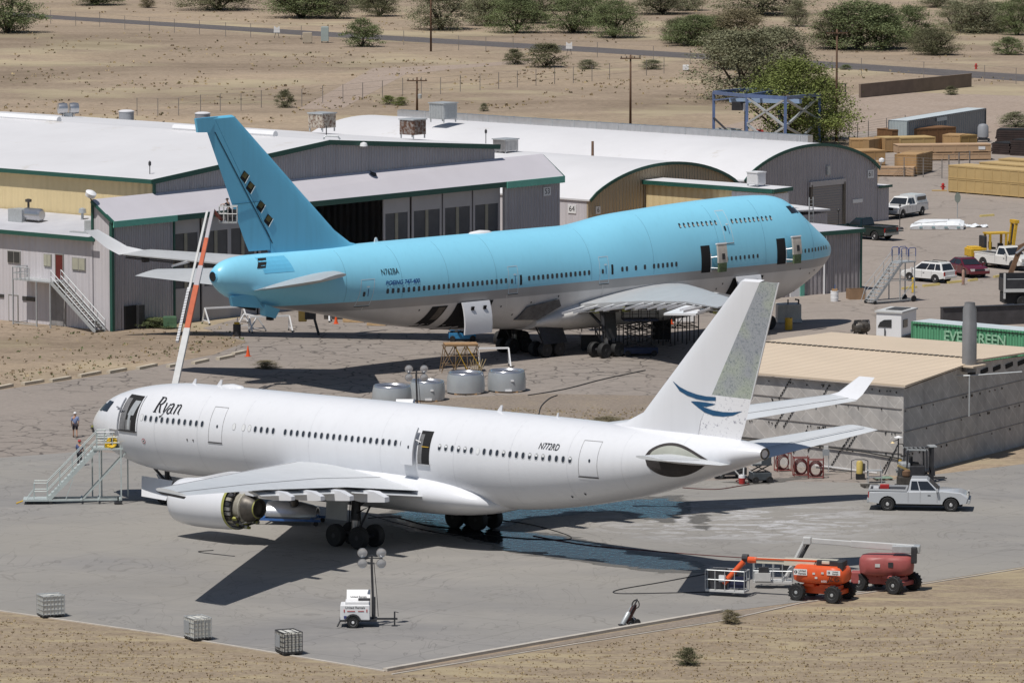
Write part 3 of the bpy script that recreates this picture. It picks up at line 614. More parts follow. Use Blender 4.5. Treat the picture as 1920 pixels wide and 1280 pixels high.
# open front door: shade painted as a dark patch, galley patches, leaf slid forward
m = M(); FA.patch(m, FLAT_BLACK, -23.95, -22.15, 5.32, 7.5, -1, 0.015, 4, 10); o1 = m.build("opening_shade_patch", wa)
m = M(); FA.patch(m, CURT, -23.9, -23.35, 5.34, 7.30, -1, 0.03, 2, 8); FA.patch(m, GALV, -23.1, -22.85, 5.4, 6.5, -1, 0.04, 1, 5); FA.patch(m, CURT, -23.3, -22.75, 5.34, 6.0, -1, 0.03, 1, 5); FA.patch(m, GALV, -23.2, -22.6, 6.3, 7.2, -1, 0.03, 1, 5, lean=0.3); m.build("galley", o1)
m = M(); FA.patch(m, A_WHITE, -22.2, -22.08, 5.2, 7.55, -1, 0.05, 1, 8); FA.patch(m, DARK, -24.0, -22.1, 5.24, 5.32, -1, 0.08, 3, 1, 0.06); m.build("door_frame", o1)
m = M(); FA.patch(m, A_WHITE, -25.15, -24.05, 5.30, 7.22, -1, 0.16, 3, 10, 0.10); m.tube([FA.P(-24.3, 6.6, -1, 0.3), FA.P(-23.6, 6.5, -1, 0.05)], 0.05, STEEL, 6); m.build("cabin_door", wa, ang=40)
# open over-wing exit: the hole's shade is a painted patch, leaf forward of it
m = M(); FA.patch(m, FLAT_BLACK, 3.0, 3.98, 5.12, 7.1, -1, 0.015, 2, 8); o2 = m.build("opening_shade_patch", wa)
m = M(); FA.patch(m, CURT, 3.02, 3.35, 5.14, 6.9, -1, 0.03, 1, 6); FA.patch(m, YELLOW, 3.3, 3.9, 6.15, 6.19, -1, 0.05, 2, 1); FA.patch(m, ALU, 2.95, 4.05, 5.05, 5.12, -1, 0.10, 2, 1, 0.08); m.build("door_frame", o2)
m = M(); FA.patch(m, A_WHITE, 1.88, 2.92, 5.08, 7.1, -1, 0.40, 3, 8, 0.12); FA.oval(m, A_WIN, 2.55, 6.05, 0.13, 0.17, -1, 0.42); m.tube([FA.P(2.85, 6.5, -1, 0.25), FA.P(3.2, 6.4, -1, 0.05)], 0.05, STEEL, 6); m.build("cabin_door", wa, ang=40)
# flight-deck glazing, nose hatch, sensors
for (a0, a1, z0_, z1_, ln) in ((-26.65, -25.75, 6.28, 6.92, .35), (-27.25, -26.72, 6.22, 6.72, .45)):
    for sd in (-1, 1): m = M(); FA.patch(m, GLASS, a0, a1, z0_, z1_, sd, 0.015, 3, 3, lean=ln); m.build("flight_deck_window", wa)
m = M(); FA.oval(m, FLAT_BLACK, -28.25, 4.93, 0.55, 0.62, -1, 0.02, 12, 3)
for k in range(9): m.box(FA.P(-28.25+R.uniform(-.2, .2), 4.93+R.uniform(-.22, .22), -1, 0.06), (.16, .08, .1), R.choice((DARK, ZINC, STEEL, HOT)))
m.build("nose_hatch", wa)
for (u, z) in ((-25.0, 6.5), (-24.85, 6.35), (-25.1, 6.75), (-17.3, 5.15), (-16.75, 5.15), (14.9, 3.9), (16.0, 4.15)): m = M(); FA.oval(m, DARK, u, z, 0.12, 0.13, -1, 0.03, 8); m.build("sensor_port", wa)
m = M(); m.tube([FA.P(-25.4, 6.85, -1, .04), FA.P(-25.15, 6.6, -1, .05), FA.P(-25.05, 6.4, -1, .04)], 0.025, DARK, 5); m.build("probe", wa)
m = M(); FA.oval(m, RED, -21.5, 4.75, 0.34, 0.34, -1, 0.016, 14, 2); FA.oval(m, A_WHITE, -21.5, 4.75, 0.25, 0.25, -1, 0.022, 14, 2); FA.oval(m, DARK, -21.5, 4.75, 0.12, 0.12, -1, 0.026, 10, 2); m.build("static_port", wa)
for (u, z0, h, c) in ((-17.3, 8.33, 0.42, 0.5), (7.2, 8.33, 0.42, 0.45), (12.0, 8.32, 0.28, 0.2), (-19.6, 8.33, 0.35, 0.4)):
    m = M(); m.slab([(u-c/2, -.03, z0-0.1), (u+c/2, -.03, z0-0.1), (u+c*0.75, -.03, z0+h), (u+c*0.45, -.03, z0+h)], (0, 0.06, 0), A_WHITE); m.build("antenna", wa)
m = M(); m.loft([[Vector((-16.0+a*1.1, math.cos(t)*.42*r, 8.3+math.sin(t)*.26*r)) for t in lin(0, PI, 8)] for (a, r) in ((-1, .15), (-.7, .7), (0, 1), (.7, .7), (1, .15))], A_WHITE); m.build("radome", wa, ang=60)
# writing on the skin
def pen(strokes, mt, nib=0.6, name="lettering"):
    def fine(st):
        out = [st[0]]
        for a, b in zip(st, st[1:]):
            k = max(1, int(math.hypot(b[0]-a[0], b[1]-a[1])/.1)); out += [tuple(a[i]+(b[i]-a[i])*j/k for i in range(3)) for j in range(1, k+1)]
        return out
    strokes = [fine(s_) for s_ in strokes]
    """broad-nib italic letters: each stroke is a polyline of (x, y, width)"""
    m = M()
    for st in strokes:
        L_ = []; R_ = []
        for k, (x, y, wd) in enumerate(st):
            a = Vector(st[max(0, k-1)][:2]); b2 = Vector(st[min(len(st)-1, k+1)][:2]); d = (b2-a).normalized(); n_ = Vector((-d.y, d.x))
            L_.append((x+n_.x*wd/2, y+n_.y*wd/2, 0)); R_.append((x-n_.x*wd/2, y-n_.y*wd/2, 0))
        n = len(st); m.add(L_+R_, [(k, k+n, k+n+1, k+1) for k in range(n-1)], mt)
    return m.build(name)
def arc(cx, cy, rx, ry, a0, a1, w0, w1, n=10, wm=None):
    out = []
    for k in range(n+1):
        t = k/n; a = math.radians(a0+(a1-a0)*t); wd = w0+(w1-w0)*t
        if wm: wd = w0+(wm-w0)*(1-abs(2*t-1)) if t < 0.5 else w1+(wm-w1)*(1-abs(2*t-1))
        out.append((cx+rx*math.cos(a), cy+ry*math.sin(a), wd))
    return out
def italic(st, sh=0.28): return [[(x+y*sh, y, w_) for (x, y, w_) in s_] for s_ in st]
T_, t_ = 0.13, 0.04
ryan = [[(0.14, 0, T_), (0.14, 1.0, T_)], [(-0.02, 0.02, t_), (0.32, 0.02, t_)], [(-0.02, 0.98, t_), (0.35, 0.98, t_)], [(0.2, 0.98, t_)]+arc(0.33, 0.76, 0.22, 0.22, 90, -90, t_, t_, 10, T_)+[(0.2, 0.54, t_)], [(0.36, 0.54, T_*.8), (0.62, 0.06, T_), (0.76, 0.02, t_)],
    [(0.80, 0.62, t_), (0.90, 0.64, T_*.7), (1.02, 0.06, T_*.8)], [(1.30, 0.64, T_*.5), (1.10, 0.05, t_), (0.98, -0.2, t_), (0.82, -0.28, T_*.8)],
    arc(1.52, 0.50, 0.16, 0.14, 170, 20, t_, T_*.8, 6)+[(1.68, 0.12, T_*.9), (1.80, 0.02, t_), (1.86, 0.06, t_)], arc(1.51, 0.18, 0.17, 0.19, 80, 330, t_, t_, 10, T_*.8),
    [(1.94, 0.58, t_), (2.06, 0.62, T_*.6), (2.06, 0.0, T_*.8)], [(2.08, 0.44, t_)]+arc(2.26, 0.44, 0.15, 0.19, 130, 20, t_, T_*.7, 6)+[(2.42, 0.1, T_*.8), (2.52, 0.0, t_), (2.58, 0.05, t_)]]
t = pen(italic([[(x*0.95, y*0.92, w_*1.15) for (x, y, w_) in s_] for s_ in ryan]), INK)
letters(FA, "", 1, INK, wa, "name_lettering", -20.75, 6.66, -1, me=t)
letters(FA, "N772RD", 0.52, INK, wa, "registration", 12.78, 6.86, -1, shear=0.18, sx=0.86)
for u in (-20.4, -16.4, -12.3, -6.4, -0.2, 6.0, 10.6, 15.2, 19.3, 23.4):
    for sd in (-1, 1): m = M(); FA.patch(m, mat("skin_joint", (.62, .63, .66), .45, var=.1), u-.02, u+.02, FA.sec(u)[0]+.25, FA.sec(u)[1]-.02, sd, .006, 1, 22); m.build("skin_joint", wa)
# main gear, nose gear
for s in (-1, 1):
    d = M()
    if s < 0: d.slab([(-1.75, -6.15, 1.7), (0.0, -6.15, 1.7), (0.0, -5.9, 4.0), (-1.8, -5.9, 4.0)], (0, 0.08, 0), GEAR_GREY)
    else: d.slab([(-1.2, 5.95, 1.75), (0.35, 5.95, 1.75), (0.3, 5.6, 3.9), (-1.2, 5.6, 3.9)], (0, 0.08, 0), GEAR_GREY)
    truck(wa, 0, s*5.34, 0.0, 0.70, 1.98, 1.40, 3.7, 0.22, DARK, -0.2, d)
m = M(); m.tube([(-22.2, 0, 3.0), (-22.2, 0, 0.95)], 0.17, DARK, 10); m.tube([(-22.2, -0.5, 0.9), (-22.2, 0.5, 0.9)], 0.09, DARK, 8); m.tube([(-22.2, 0, 1.7), (-23.8, 0, 2.9)], 0.09, DARK, 8); m.tube([(-22.0, 0, 2.2), (-21.6, 0, 1.6), (-22.1, 0, 1.1)], 0.06, DARK, 6)
ng = m.build("nose_gear", wa, ang=40)
for s in (-1, 1): wheel(ng, "wheel", (-22.2, s*0.36, 0.90), 0.53, 0.36, BLACK, DARK)
for s in (-1, 1):
    m = M(); m.slab([(-23.9, s*0.62, 2.1), (-21.0, s*0.62, 2.0), (-21.2, s*1.05, 0.75), (-23.5, s*1.05, 0.85)], (0, 0.05*s, 0), A_WHITE); m.build("gear_door", ng)
# ------------------------------------------------------------------ the blue jumbo (starboard side towards the camera)
def jumbo_paint():
    m = mat("jumbo_paint", (0.255, 0.635, 0.83), 0.33, var=0.02, vs=0.25, stain=0.04)
    n = m.node_tree.nodes; L = m.node_tree.links; b = n["Principled BSDF"]; tc = next(q for q in n if q.type == 'TEX_COORD')
    src = b.inputs["Base Color"].links[0].from_socket
    sx = n.new("ShaderNodeSeparateXYZ"); L.new(tc.outputs["Object"], sx.inputs[0])
    def step(v):
        q = n.new("ShaderNodeMath"); q.operation = 'GREATER_THAN'; q.inputs[1].default_value = v; L.new(sx.outputs["Z"], q.inputs[0]); return q.outputs[0]
    no = n.new("ShaderNodeTexNoise"); no.inputs["Scale"].default_value = 0.5; no.inputs["Detail"].default_value = 7; mp = n.new("ShaderNodeMapping"); mp.inputs["Scale"].default_value = (1, 1, 0.25)
    L.new(tc.outputs["Object"], mp.inputs[0]); L.new(mp.outputs[0], no.inputs["Vector"])
    def ramp(c0, c1):
        r = n.new("ShaderNodeValToRGB"); r.color_ramp.elements[0].position = 0.35; r.color_ramp.elements[1].position = 0.65
        r.color_ramp.elements[0].color = c0+(1,); r.color_ramp.elements[1].color = c1+(1,); L.new(no.outputs["Fac"], r.inputs["Fac"]); return r.outputs["Color"]
    def mix(f, a, c):
        q = n.new("ShaderNodeMix"); q.data_type = 'RGBA'; L.new(f, q.inputs["Factor"]); L.new(a, q.inputs["A"]); L.new(c, q.inputs["B"]); return q.outputs["Result"]
    low = ramp((0.54, 0.525, 0.515), (0.63, 0.615, 0.605)); band = ramp((0.325, 0.32, 0.32), (0.37, 0.363, 0.36))
    L.new(mix(step(5.88), mix(step(5.15), low, band), src), b.inputs["Base Color"])
    return m
J_PAINT = jumbo_paint()
J_BLUE = mat("jumbo_tail_blue", (0.14, 0.49, 0.73), 0.38, var=0.03, vs=0.3, stain=0.07)
J_LINE = mat("jumbo_door_outline", (0.55, 0.66, 0.72), 0.5, var=0.1)
J_WIN = mat("jumbo_window", (0.03, 0.045, 0.06), 0.15, var=0.3, vs=6)
J_GREY = mat("jumbo_wing_grey", (0.44, 0.45, 0.46), 0.4, var=0.07, vs=0.5, stain=0.08)
J_LOW = mat("jumbo_belly_grey", (0.62, 0.61, 0.60), 0.45, var=0.08, vs=0.6, stain=0.1)
OLIVE = mat("bay_primer_olive", (0.10, 0.085, 0.03), 0.7, var=0.3, vs=4)
CREAM = mat("door_lining_cream", (0.50, 0.46, 0.41), 0.6, var=0.2, vs=3)
SLIDE = mat("slide_pack_green", (0.10, 0.14, 0.07), 0.8, var=0.4, vs=6)
INKB = mat("blue_lettering", (0.01, 0.06, 0.25), 0.5, var=0.1)
bj = thing("airliner", "pale blue four-engine jumbo airliner with upper deck, its engines removed, parked beside the hangar", "airliner", (3.731, 444.15, 0), 0.754+PI)
FJ = Fus([(-31.35, 6.15, 6.40, 0.10, 6.28), (-31.15, 5.85, 6.75, 0.55, 6.28), (-30.7, 5.40, 7.12, 1.05, 6.3), (-30.0, 4.85, 7.66, 1.58, 6.3), (-29.0, 4.22, 8.33, 2.08, 6.32), (-27.7, 3.55, 9.27, 2.55, 6.34), (-26.4, 2.95, 10.25, 2.88, 6.36), (-25.3, 2.58, 10.90, 3.04, 6.38), (-23.8, 2.28, 11.22, 3.16, 6.4),
    (-21.3, 2.10, 11.32, 3.24, 6.4), (-18, 2.05, 11.31, 3.25, 6.4), (-12, 2.05, 11.10, 3.25, 6.4), (-8.9, 2.05, 10.93, 3.25, 6.4), (-5.87, 2.05, 10.76, 3.25, 6.4), (-4.2, 2.05, 10.58, 3.25, 6.4), (-2.6, 2.05, 10.34, 3.25, 6.4), (-0.8, 2.05, 10.14, 3.25, 6.4), (1.5, 2.08, 10.12, 3.25, 6.4), (4, 2.14, 10.12, 3.25, 6.4),
    (7.8, 2.38, 10.12, 3.25, 6.4), (11.8, 2.62, 10.12, 3.24, 6.45), (15.2, 3.0, 10.11, 3.2, 6.55), (18.6, 3.5, 10.10, 3.08, 6.7), (21, 3.92, 10.08, 2.88, 6.9), (24, 4.55, 10.05, 2.55, 7.2), (27, 5.15, 10.02, 2.2, 7.5), (30, 5.66, 9.98, 1.85, 7.8), (32.5, 6.15, 9.96, 1.55, 8.05), (34.3, 6.62, 9.86, 1.26, 8.25), (35.4, 7.15, 9.58, 0.98, 8.4), (36.0, 7.7, 9.2, 0.68, 8.5), (36.25, 8.05, 8.95, 0.45, 8.5)])
us = [-31.35, -31.28, -31.15, -30.95, -30.7, -30.4, -30, -29.5, -29, -28.4, -27.7, -27, -26.4, -25.8, -25.3, -24.6, -23.8, -22.6, -21.3]+lin(-20, -6, 10)+lin(-5.5, 0, 11)[0:]+lin(1.5, 33, 26)+[33.6, 34.3, 34.9, 35.4, 35.7, 36.0, 36.25]
m = M(); FJ.loft(m, J_PAINT, us, 64); m.build("fuselage", bj, ang=60)
jb = Fus([(-15.5, 2.0, 3.2, 0.8, 2.6), (-14, 1.8, 4.2, 2.6, 3.0), (-12, 1.72, 5.0, 3.35, 3.3), (-9, 1.7, 5.3, 3.6, 3.4), (-3, 1.7, 5.15, 3.6, 3.4), (0.5, 1.75, 4.6, 3.45, 3.3), (2.6, 1.9, 4.0, 3.1, 3.2), (4.5, 2.1, 3.4, 2.2, 2.8)])
m = M(); jb.loft(m, J_LOW, [-15.5, -14.8, -14, -13, -12, -10.5, -9, -6, -3, -1, 0.5, 1.6, 2.6, 3.6, 4.5], 40); m.build("belly_fairing", bj, ang=60)
# wings: flaps taken off, so the rear spar and its brackets lie bare
def j_wing(s, secs):
    m = M(); wing_mesh(m, J_GREY, secs, (0, 0, 1), 0, 0.90, 12, 0.012); o = m.build("wing", bj, ang=50)
    m = M()
    for a, b2 in zip(secs[1:], secs[2:]):
        n = 12
        for k in range(n):
            te = lerp(a[1], b2[1], (k+R.uniform(.1, .9))/n); c = 0.9+0.8*R.random()
            if k % 3 == 0: m.slab([(te[0]-1.6, te[1]-.12, te[2]+.1), (te[0]-1.6, te[1]+.12, te[2]+.1), (te[0]+c, te[1]+.02, te[2]-.25)], (0, 0, -0.18), WHITE)
            m.box((te[0]-1.2, te[1], te[2]-.35), (0.6, R.uniform(.1, .5), R.uniform(.15, .5)), R.choice((DARK, HOT, STEEL, ZINC)))
        p, q = Vector(a[1]), Vector(b2[1])
        for dz in (-.2, -.45): m.tube([p+Vector((-.9, 0, dz)), q+Vector((-.7, 0, dz*.6))], 0.06, R.choice((DARK, STEEL)), 5)
    m.build("rear_spar_brackets", o)
    return o
jr = j_wing(1, [((-13.6, 1.0, 4.1), (2.2, 1.0, 3.6), 2.0), ((-12.3, 3.2, 4.35), (1.9, 3.2, 3.85), 1.7), ((-6.6, 10.2, 5.1), (1.6, 10.2, 4.75), 1.05), ((-0.4, 18.0, 5.75), (4.0, 18.0, 5.55), 0.7), ((10.4, 31.4, 7.0), (13.9, 31.4, 6.9), 0.35)])
jl = j_wing(-1, [((-13.0, -1.0, 4.1), (2.5, -1.0, 3.6), 2.0), ((-11.4, -3.2, 4.35), (2.4, -3.2, 3.85), 1.7), ((-4.6, -10.5, 5.1), (3.6, -10.5, 4.75), 1.05), ((15.9, -31.4, 7.0), (19.9, -31.4, 6.9), 0.35)])
m = M(); wing_mesh(m, WHITE, [((16.6, -31.4, 7.0), (19.9, -31.4, 6.92), 0.3), ((18.6, -31.95, 7.5), (20.8, -31.95, 7.5), 0.18), ((21.2, -32.5, 9.0), (22.6, -32.5, 9.0), 0.08)], (0, 1, .3), 0, 1, 8); m.build("winglet", jl, ang=50)
m = M(); m.slab([(4.8, 19.3, 5.55), (6.9, 24.8, 6.0), (9.2, 24.8, 5.65), (7.2, 19.3, 5.1)], (0, 0, -0.16), WHITE); m.build("flap", jr)
for (s, y, u0) in ((1, 11.7, -6.3), (1, 20.8, 1.0), (-1, -11.7, -4.6), (-1, -20.8, 4.5)):
    m = M(); m.loft([[Vector((u, y-h, zb)), Vector((u, y+h, zb)), Vector((u, y+h, zt)), Vector((u, y-h, zt))] for (u, zb, zt, h) in ((u0-2.4, 4.3 if abs(y) < 15 else 5.2, 4.7 if abs(y) < 15 else 5.6, .1), (u0, 4.0 if abs(y) < 15 else 5.0, 5.2 if abs(y) < 15 else 6, .3), (u0+3, 4.1 if abs(y) < 15 else 5.1, 5.0 if abs(y) < 15 else 5.9, .25))], J_LOW); m.build("pylon", jr if s > 0 else jl, ang=30)
# the scuffed fairing at the trailing-edge root
m = M(); m.slab([FJ.P(3.0, 4.75, 1, 0.25), FJ.P(6.2, 4.35, 1, 0.2), FJ.P(6.9, 3.35, 1, .2), FJ.P(4.6, 3.25, 1, .3), FJ.P(2.6, 4.2, 1, .3)], (0, -0.3, 0), mat("scuffed_fairing", (0.10, 0.10, 0.105), 0.6, var=0.5, vs=1.5)); m.build("wing_root_fairing", bj)
# fin, rudder
jf = [((21.2, 0, 9.95), (32.6, 0, 9.7), 1.1), ((22.4, 0, 10.25), (32.7, 0, 10.2), 1.05), ((24.0, 0, 11.3), (33.2, 0, 11.2), 0.95), ((34.0, 0, 20.55), (37.2, 0, 20.5), 0.4)]
hj = [0.82, 0.80, 0.735, 0.66]
m = M(); m.loft([foil_ring(a, b2, t, (0, 1, 0), 0, h, 10) for (a, b2, t), h in zip(jf, hj)], J_BLUE); m.loft([foil_ring(jf[3][0], jf[3][1], .4, (0, 1, 0), 0, 1, 10), foil_ring((34.35, 0, 20.72), (37.9, 0, 20.62), .12, (0, 1, 0), 0, 1, 10)], J_BLUE); jfin = m.build("tail_fin", bj, ang=50)
m = M(); m.loft([foil_ring(a, b2, t, (0, 1, 0), h+.006, 1, 8) for (a, b2, t), h in list(zip(jf, hj))[1:]], J_BLUE); m.slab([(35.8, -.12, 20.66), (37.95, -.12, 20.60), (37.75, -.12, 19.55), (36.6, -.12, 19.5)], (0, 0.24, 0), J_BLUE); m.build("rudder", jfin, ang=50)
def jfy(x, z):
    t = (z-11.25)/(20.5-11.25); le = 24.0+10*t; te = 33.2+4*t; th = .95-.55*t; cc = te-le; return naca(th/cc, min(1, max(.001, (x-le)/cc)))*cc
for (x, z) in ((33.28, 15.95), (32.72, 15.12), (31.72, 13.6), (30.98, 12.5)):
    q = [(x-.05, z-.52), (x+.43, z-.05), (x+.05, z+.50), (x-.45, z+.08)]
    m = M(); vs = [(a, jfy(a, b2)+0.03, b2) for (a, b2) in q]; m.face(vs[::-1], FLAT_BLACK)
    q2 = [(x-.02+.7*(a-x), z+.12+.55*(b2-z)) for (a, b2) in q]; m.face([(a, jfy(a, b2)+.045, b2) for (a, b2) in q2][::-1], OLIVE)
    m.frame((q[0][0], jfy(*q[0])+.04, q[0][1]), (q[3][0], jfy(*q[3])+.04, q[3][1]), J_LINE, .05); m.build("actuator_bay", jfin)
m = M()
for (a, b2) in (((30.55, 10.7), (36.1, 19.5)),):
    vs = [(a[0]-.05, jfy(a[0], 11.3)+.03, a[1]), (a[0]+.07, jfy(a[0], 11.3)+.03, a[1]), (b2[0]+.06, jfy(*b2)+.03, b2[1]), (b2[0]-.06, jfy(*b2)+.03, b2[1])]; m.face(vs[::-1], mat("seam_dark_blue", (0.02, 0.08, 0.13), .6)); m.frame((31.6, .36, 14.0), (34.3, .1, 13.9), _mats["seam_dark_blue"], .05, .03)
m.build("hinge_seam", jfin)
# tailplanes
for s in (1, -1):
    m = M(); wing_mesh(m, J_GREY, [((24.6, s*1.6, 8.1), (33.3, s*0.9, 7.25), 0.85), ((25.4, s*2.4, 8.2), (33.5, s*2.0, 7.45), 0.8), ((32.4, s*10.9, 9.2 if s > 0 else 8.0), (35.0, s*10.9, 8.95 if s > 0 else 7.7), 0.28)], (0, 0, 1), 0, 1, 10); m.build("tailplane", bj, ang=50)
# tail cone: open end and tailplane box recess, inner shade painted black
m = M(); m.lathe([(.42, 0), (.48, .05), (.40, .12), (.34, .0), (.30, -.4), (0, -.4)], J_BLUE, Matrix.Translation((36.2, 0, 8.5)) @ Matrix.Rotation(PI/2, 4, 'Y'), 20, False); m.lathe([(.36, .13), (0, .125)], FLAT_BLACK, Matrix.Translation((36.2, 0, 8.5)) @ Matrix.Rotation(PI/2, 4, 'Y'), 20, False); m.build("tail_exhaust", bj, ang=40)
m = M(); FJ.patch(m, FLAT_BLACK, 32.2, 33.0, 9.0, 9.7, 1, .03, 2, 2, lean=-.5); FJ.patch(m, J_BLUE, 29.6, 32.4, 8.6, 9.75, 1, .02, 4, 4, lean=.3); m.build("tail_access_shade_patch", bj)
m = M(); m.slab([(33.2, 1.1, 7.1), (35.2, .8, 7.0), (34.9, .7, 6.2), (32.3, 1.2, 5.9)], (0, -.3, 0), J_BLUE); m.slab([(32.2, 1.3, 6.2), (30.6, 1.2, 5.7), (30.9, 1.0, 5.0), (32.0, 1.1, 5.3)], (0, -.6, 0), J_BLUE); m.box((33.4, 0.4, 6.15), (1.6, .7, .5), FLAT_BLACK, ry=-.25); m.box((31.2, .7, 5.05), (.35, .5, .35), FLAT_BLACK); m.build("tail_cone_panel", bj)
# windows
def jwin(u, z, w_=0.25, h=0.37, shade=False):
    m = M(); FJ.oval(m, J_WIN, u, z, w_, h, 1, 0.014, 10, 4)
    if shade: FJ.patch(m, CREAM, u-.10, u+.02, z-h*.38, z+h*.05, 1, .022, 1, 1)
    m.build("window", bj)
JP = 0.508; U0 = 8.826; Zw = 6.55
for k in range(25): jwin(U0+k*JP, Zw, 0.26, 0.40)
for k in range(5, 19): jwin(U0-k*JP+.02, Zw+.02, 0.26, 0.40)
for u in (-4.02, -4.53, -5.55, -6.57, -7.6, -8.1, -8.62, -9.13, -9.64, -10.15): jwin(u, Zw+.05, 0.26, .40)
for k in range(8): jwin(-16.05-k*JP, Zw+.10, .22, .34)
for k in range(11): jwin(-24.0-k*JP+.0, Zw+.12, .22, .34)
for k in range(9): jwin(-11.40-k*JP, 9.60, .23, .38, True)
for k in range(10): jwin(-17.36-k*JP, 9.60, .23, .38, True)
# doors
def j_door(u0, u1, z0, z1, lean=0.0):
    m = M(); FJ.outline(m, J_LINE, u1, u0, z0, z1, 1, 0.05, 0.014, lean); um = (u0+u1)/2+lean*.4; FJ.patch(m, DARK, u1-.03, u0+.03, z0-.07, z0, 1, .03, 2, 1); FJ.oval(m, J_WIN, um+.18, (z0+z1)/2-.1, .24, .38, 1, .02, 10, 4); FJ.patch(m, INKB, um-.22, um-.16, z0+.75, z0+1.35, 1, .02, 1, 2); FJ.patch(m, J_LINE, um-.3, um-.02, z0+1.45, z0+1.56, 1, .02, 1, 1); m.build("cabin_door", bj)
j_door(23.75, 22.5, 5.5, 7.6, -.25); j_door(8.5, 7.5, 5.47, 7.65); j_door(-1.5, -2.5, 5.58, 7.75); j_door(-16.0, -16.95, 7.9, 10.5, 0.0)
for (ua, za) in ((7.25, 6.45), (-2.85, 6.6)):
    m = M(); FJ.patch(m, FLAT_BLACK, ua-.16, ua+.06, za-.35, za+.45, 1, .018, 1, 3); m.build("girt_hatch", bj)
for (u0, z0, z1) in ((-13.05, 5.68, 7.88), (-21.95, 5.78, 7.9)):
    m = M(); FJ.patch(m, FLAT_BLACK, u0-1.05, u0, z0, z1, 1, 0.016, 3, 8); op = m.build("opening_shade_patch", bj)  # doorway shade painted as a black patch on the skin
    m = M(); FJ.patch(m, WHITE, u0-1.13, u0-1.05, z0, z1-.7, 1, .05, 1, 6); m.tube([FJ.P(u0-1.1, z0+1.2, 1, .02), FJ.P(u0-1.5, z0+1.25, 1, .5)], .05, STEEL, 6); m.tube([FJ.P(u0-1.1, z0+.35, 1, .02), FJ.P(u0-1.5, z0+.35, 1, .5)], .05, STEEL, 6); m.build("door_hinge", op)
    m = M(); FJ.patch(m, CREAM, u0-2.42, u0-1.38, z0+.75, z1+.02, 1, .62, 3, 6, .16); FJ.patch(m, SLIDE, u0-2.3, u0-1.42, z0+.08, z0+.75, 1, .66, 3, 3, .2); FJ.patch(m, DARK, u0-2.1, u0-1.8, z0+1.0, z0+1.45, 1, .66, 1, 2, .05); FJ.patch(m, WHITE, u0-2.46, u0-1.34, z1-.05, z1+.05, 1, .66, 3, 1, .22); m.build("cabin_door", bj, ang=40)
# cargo doors hanging open, the shade behind them painted as dark patches
m = M(); FJ.patch(m, FLAT_BLACK, 10.6, 14.4, 2.85, 5.12, 1, 0.018, 5, 8, lean=-0.6); co = m.build("cargo_shade_patch", bj)
def hang(u0, u1, ztop, zbot, par):
    m = M(); prof = [(3.32, ztop), (3.50, ztop-.55), (3.62, ztop-1.15), (3.66, ztop-1.8), (3.60, zbot)]
    m.loft([[Vector((u0, y, z)), Vector((u1, y, z)), Vector((u1, y-.14, z)), Vector((u0, y-.14, z))] for (y, z) in prof], A_WHITE)
    for a in (.3, .75): m.box((u0+(u1-u0)*a, 3.55, ztop-.48), (.30, .08, .30), FLAT_BLACK, rx=-.25)
    return m.build("cargo_door", par, ang=30)
hang(13.55, 10.65, 5.14, 2.62, co)
m = M(); FJ.patch(m, FLAT_BLACK, 15.4, 17.0, 3.35, 5.0, 1, .018, 3, 6, lean=-.7); FJ.patch(m, HOT, 15.3, 16.0, 3.9, 4.9, 1, .03, 2, 4, lean=-.4); m.build("bulk_shade_patch", bj)
m = M(); FJ.patch(m, FLAT_BLACK, -19.9, -16.3, 2.75, 4.98, 1, .018, 5, 8, lean=-.6); co2 = m.build("cargo_shade_patch", bj)
hang(-17.1, -19.9, 5.1, 2.7, co2)
for (a0, a1, z0_, z1_, ln) in ((-25.55, -24.75, 9.78, 10.36, .25), (-26.2, -25.65, 9.74, 10.2, .3)):
    for sd in (-1, 1): m = M(); FJ.patch(m, GLASS, a0, a1, z0_, z1_, sd, .016, 3, 3, lean=ln); m.build("flight_deck_window", bj)
m = M(); m.slab([(19.4, -.03, 10.0), (19.9, -.03, 10.0), (19.75, -.03, 10.45), (19.6, -.03, 10.45)], (0, .06, 0), WHITE); m.build("antenna", bj)
m = M(); m.loft([[Vector((8.6+a*1.3, math.cos(t)*.45*r, 10.05+math.sin(t)*.28*r)) for t in lin(0, PI, 8)] for (a, r) in ((-1, .15), (-.7, .7), (0, 1), (.7, .7), (1, .15))], WHITE); m.build("radome", bj, ang=60)
for (u, z) in ((9.0, 4.5), (5.8, 4.6), (2.9, 4.9), (9.3, 3.4), (-15.2, 4.2), (-15.8, 4.6), (-25.0, 5.2), (-26.6, 4.7), (-27.3, 4.9), (-25.8, 3.2), (17.5, 4.8), (7.4, 3.7)): m = M(); FJ.oval(m, DARK, u, z, .14, .16, 1, .02, 8); m.build("sensor_port", bj)
letters(FJ, "N762BA", 0.62, INK, bj, "registration", 21.55, 8.02, 1, sx=0.80, slope=0.0)
letters(FJ, "BOEING 747-400", 0.46, INKB, bj, "type_lettering", 21.25, 7.16, 1, shear=0.25, sx=1.0, bold=0.012)
for u in (-26.8, -20.6, -15.2, -7.6, -0.6, 9.8, 14.9, 19.6, 24.9):
    for sd in (-1, 1): m = M(); FJ.patch(m, mat("jumbo_skin_joint", (.17, .42, .56), .5, var=.1), u-.022, u+.022, 5.95, FJ.sec(u)[1]-.03, sd, .006, 1, 20); m.build("skin_joint", bj)
for (u, z0_, z1_, ln) in ((8.1, 3.3, 5.4, .55), (-2.0, 3.9, 5.5, .1), (22.9, 4.9, 5.4, .05), (5.2, 4.0, 5.1, .2)): m = M(); FJ.patch(m, mat("drip_mark", (.60, .59, .57), .6, var=.2), u-.03, u+.03, z0_, z1_, 1, .012, 1, 8, lean=ln); m.build("drip_mark", bj)
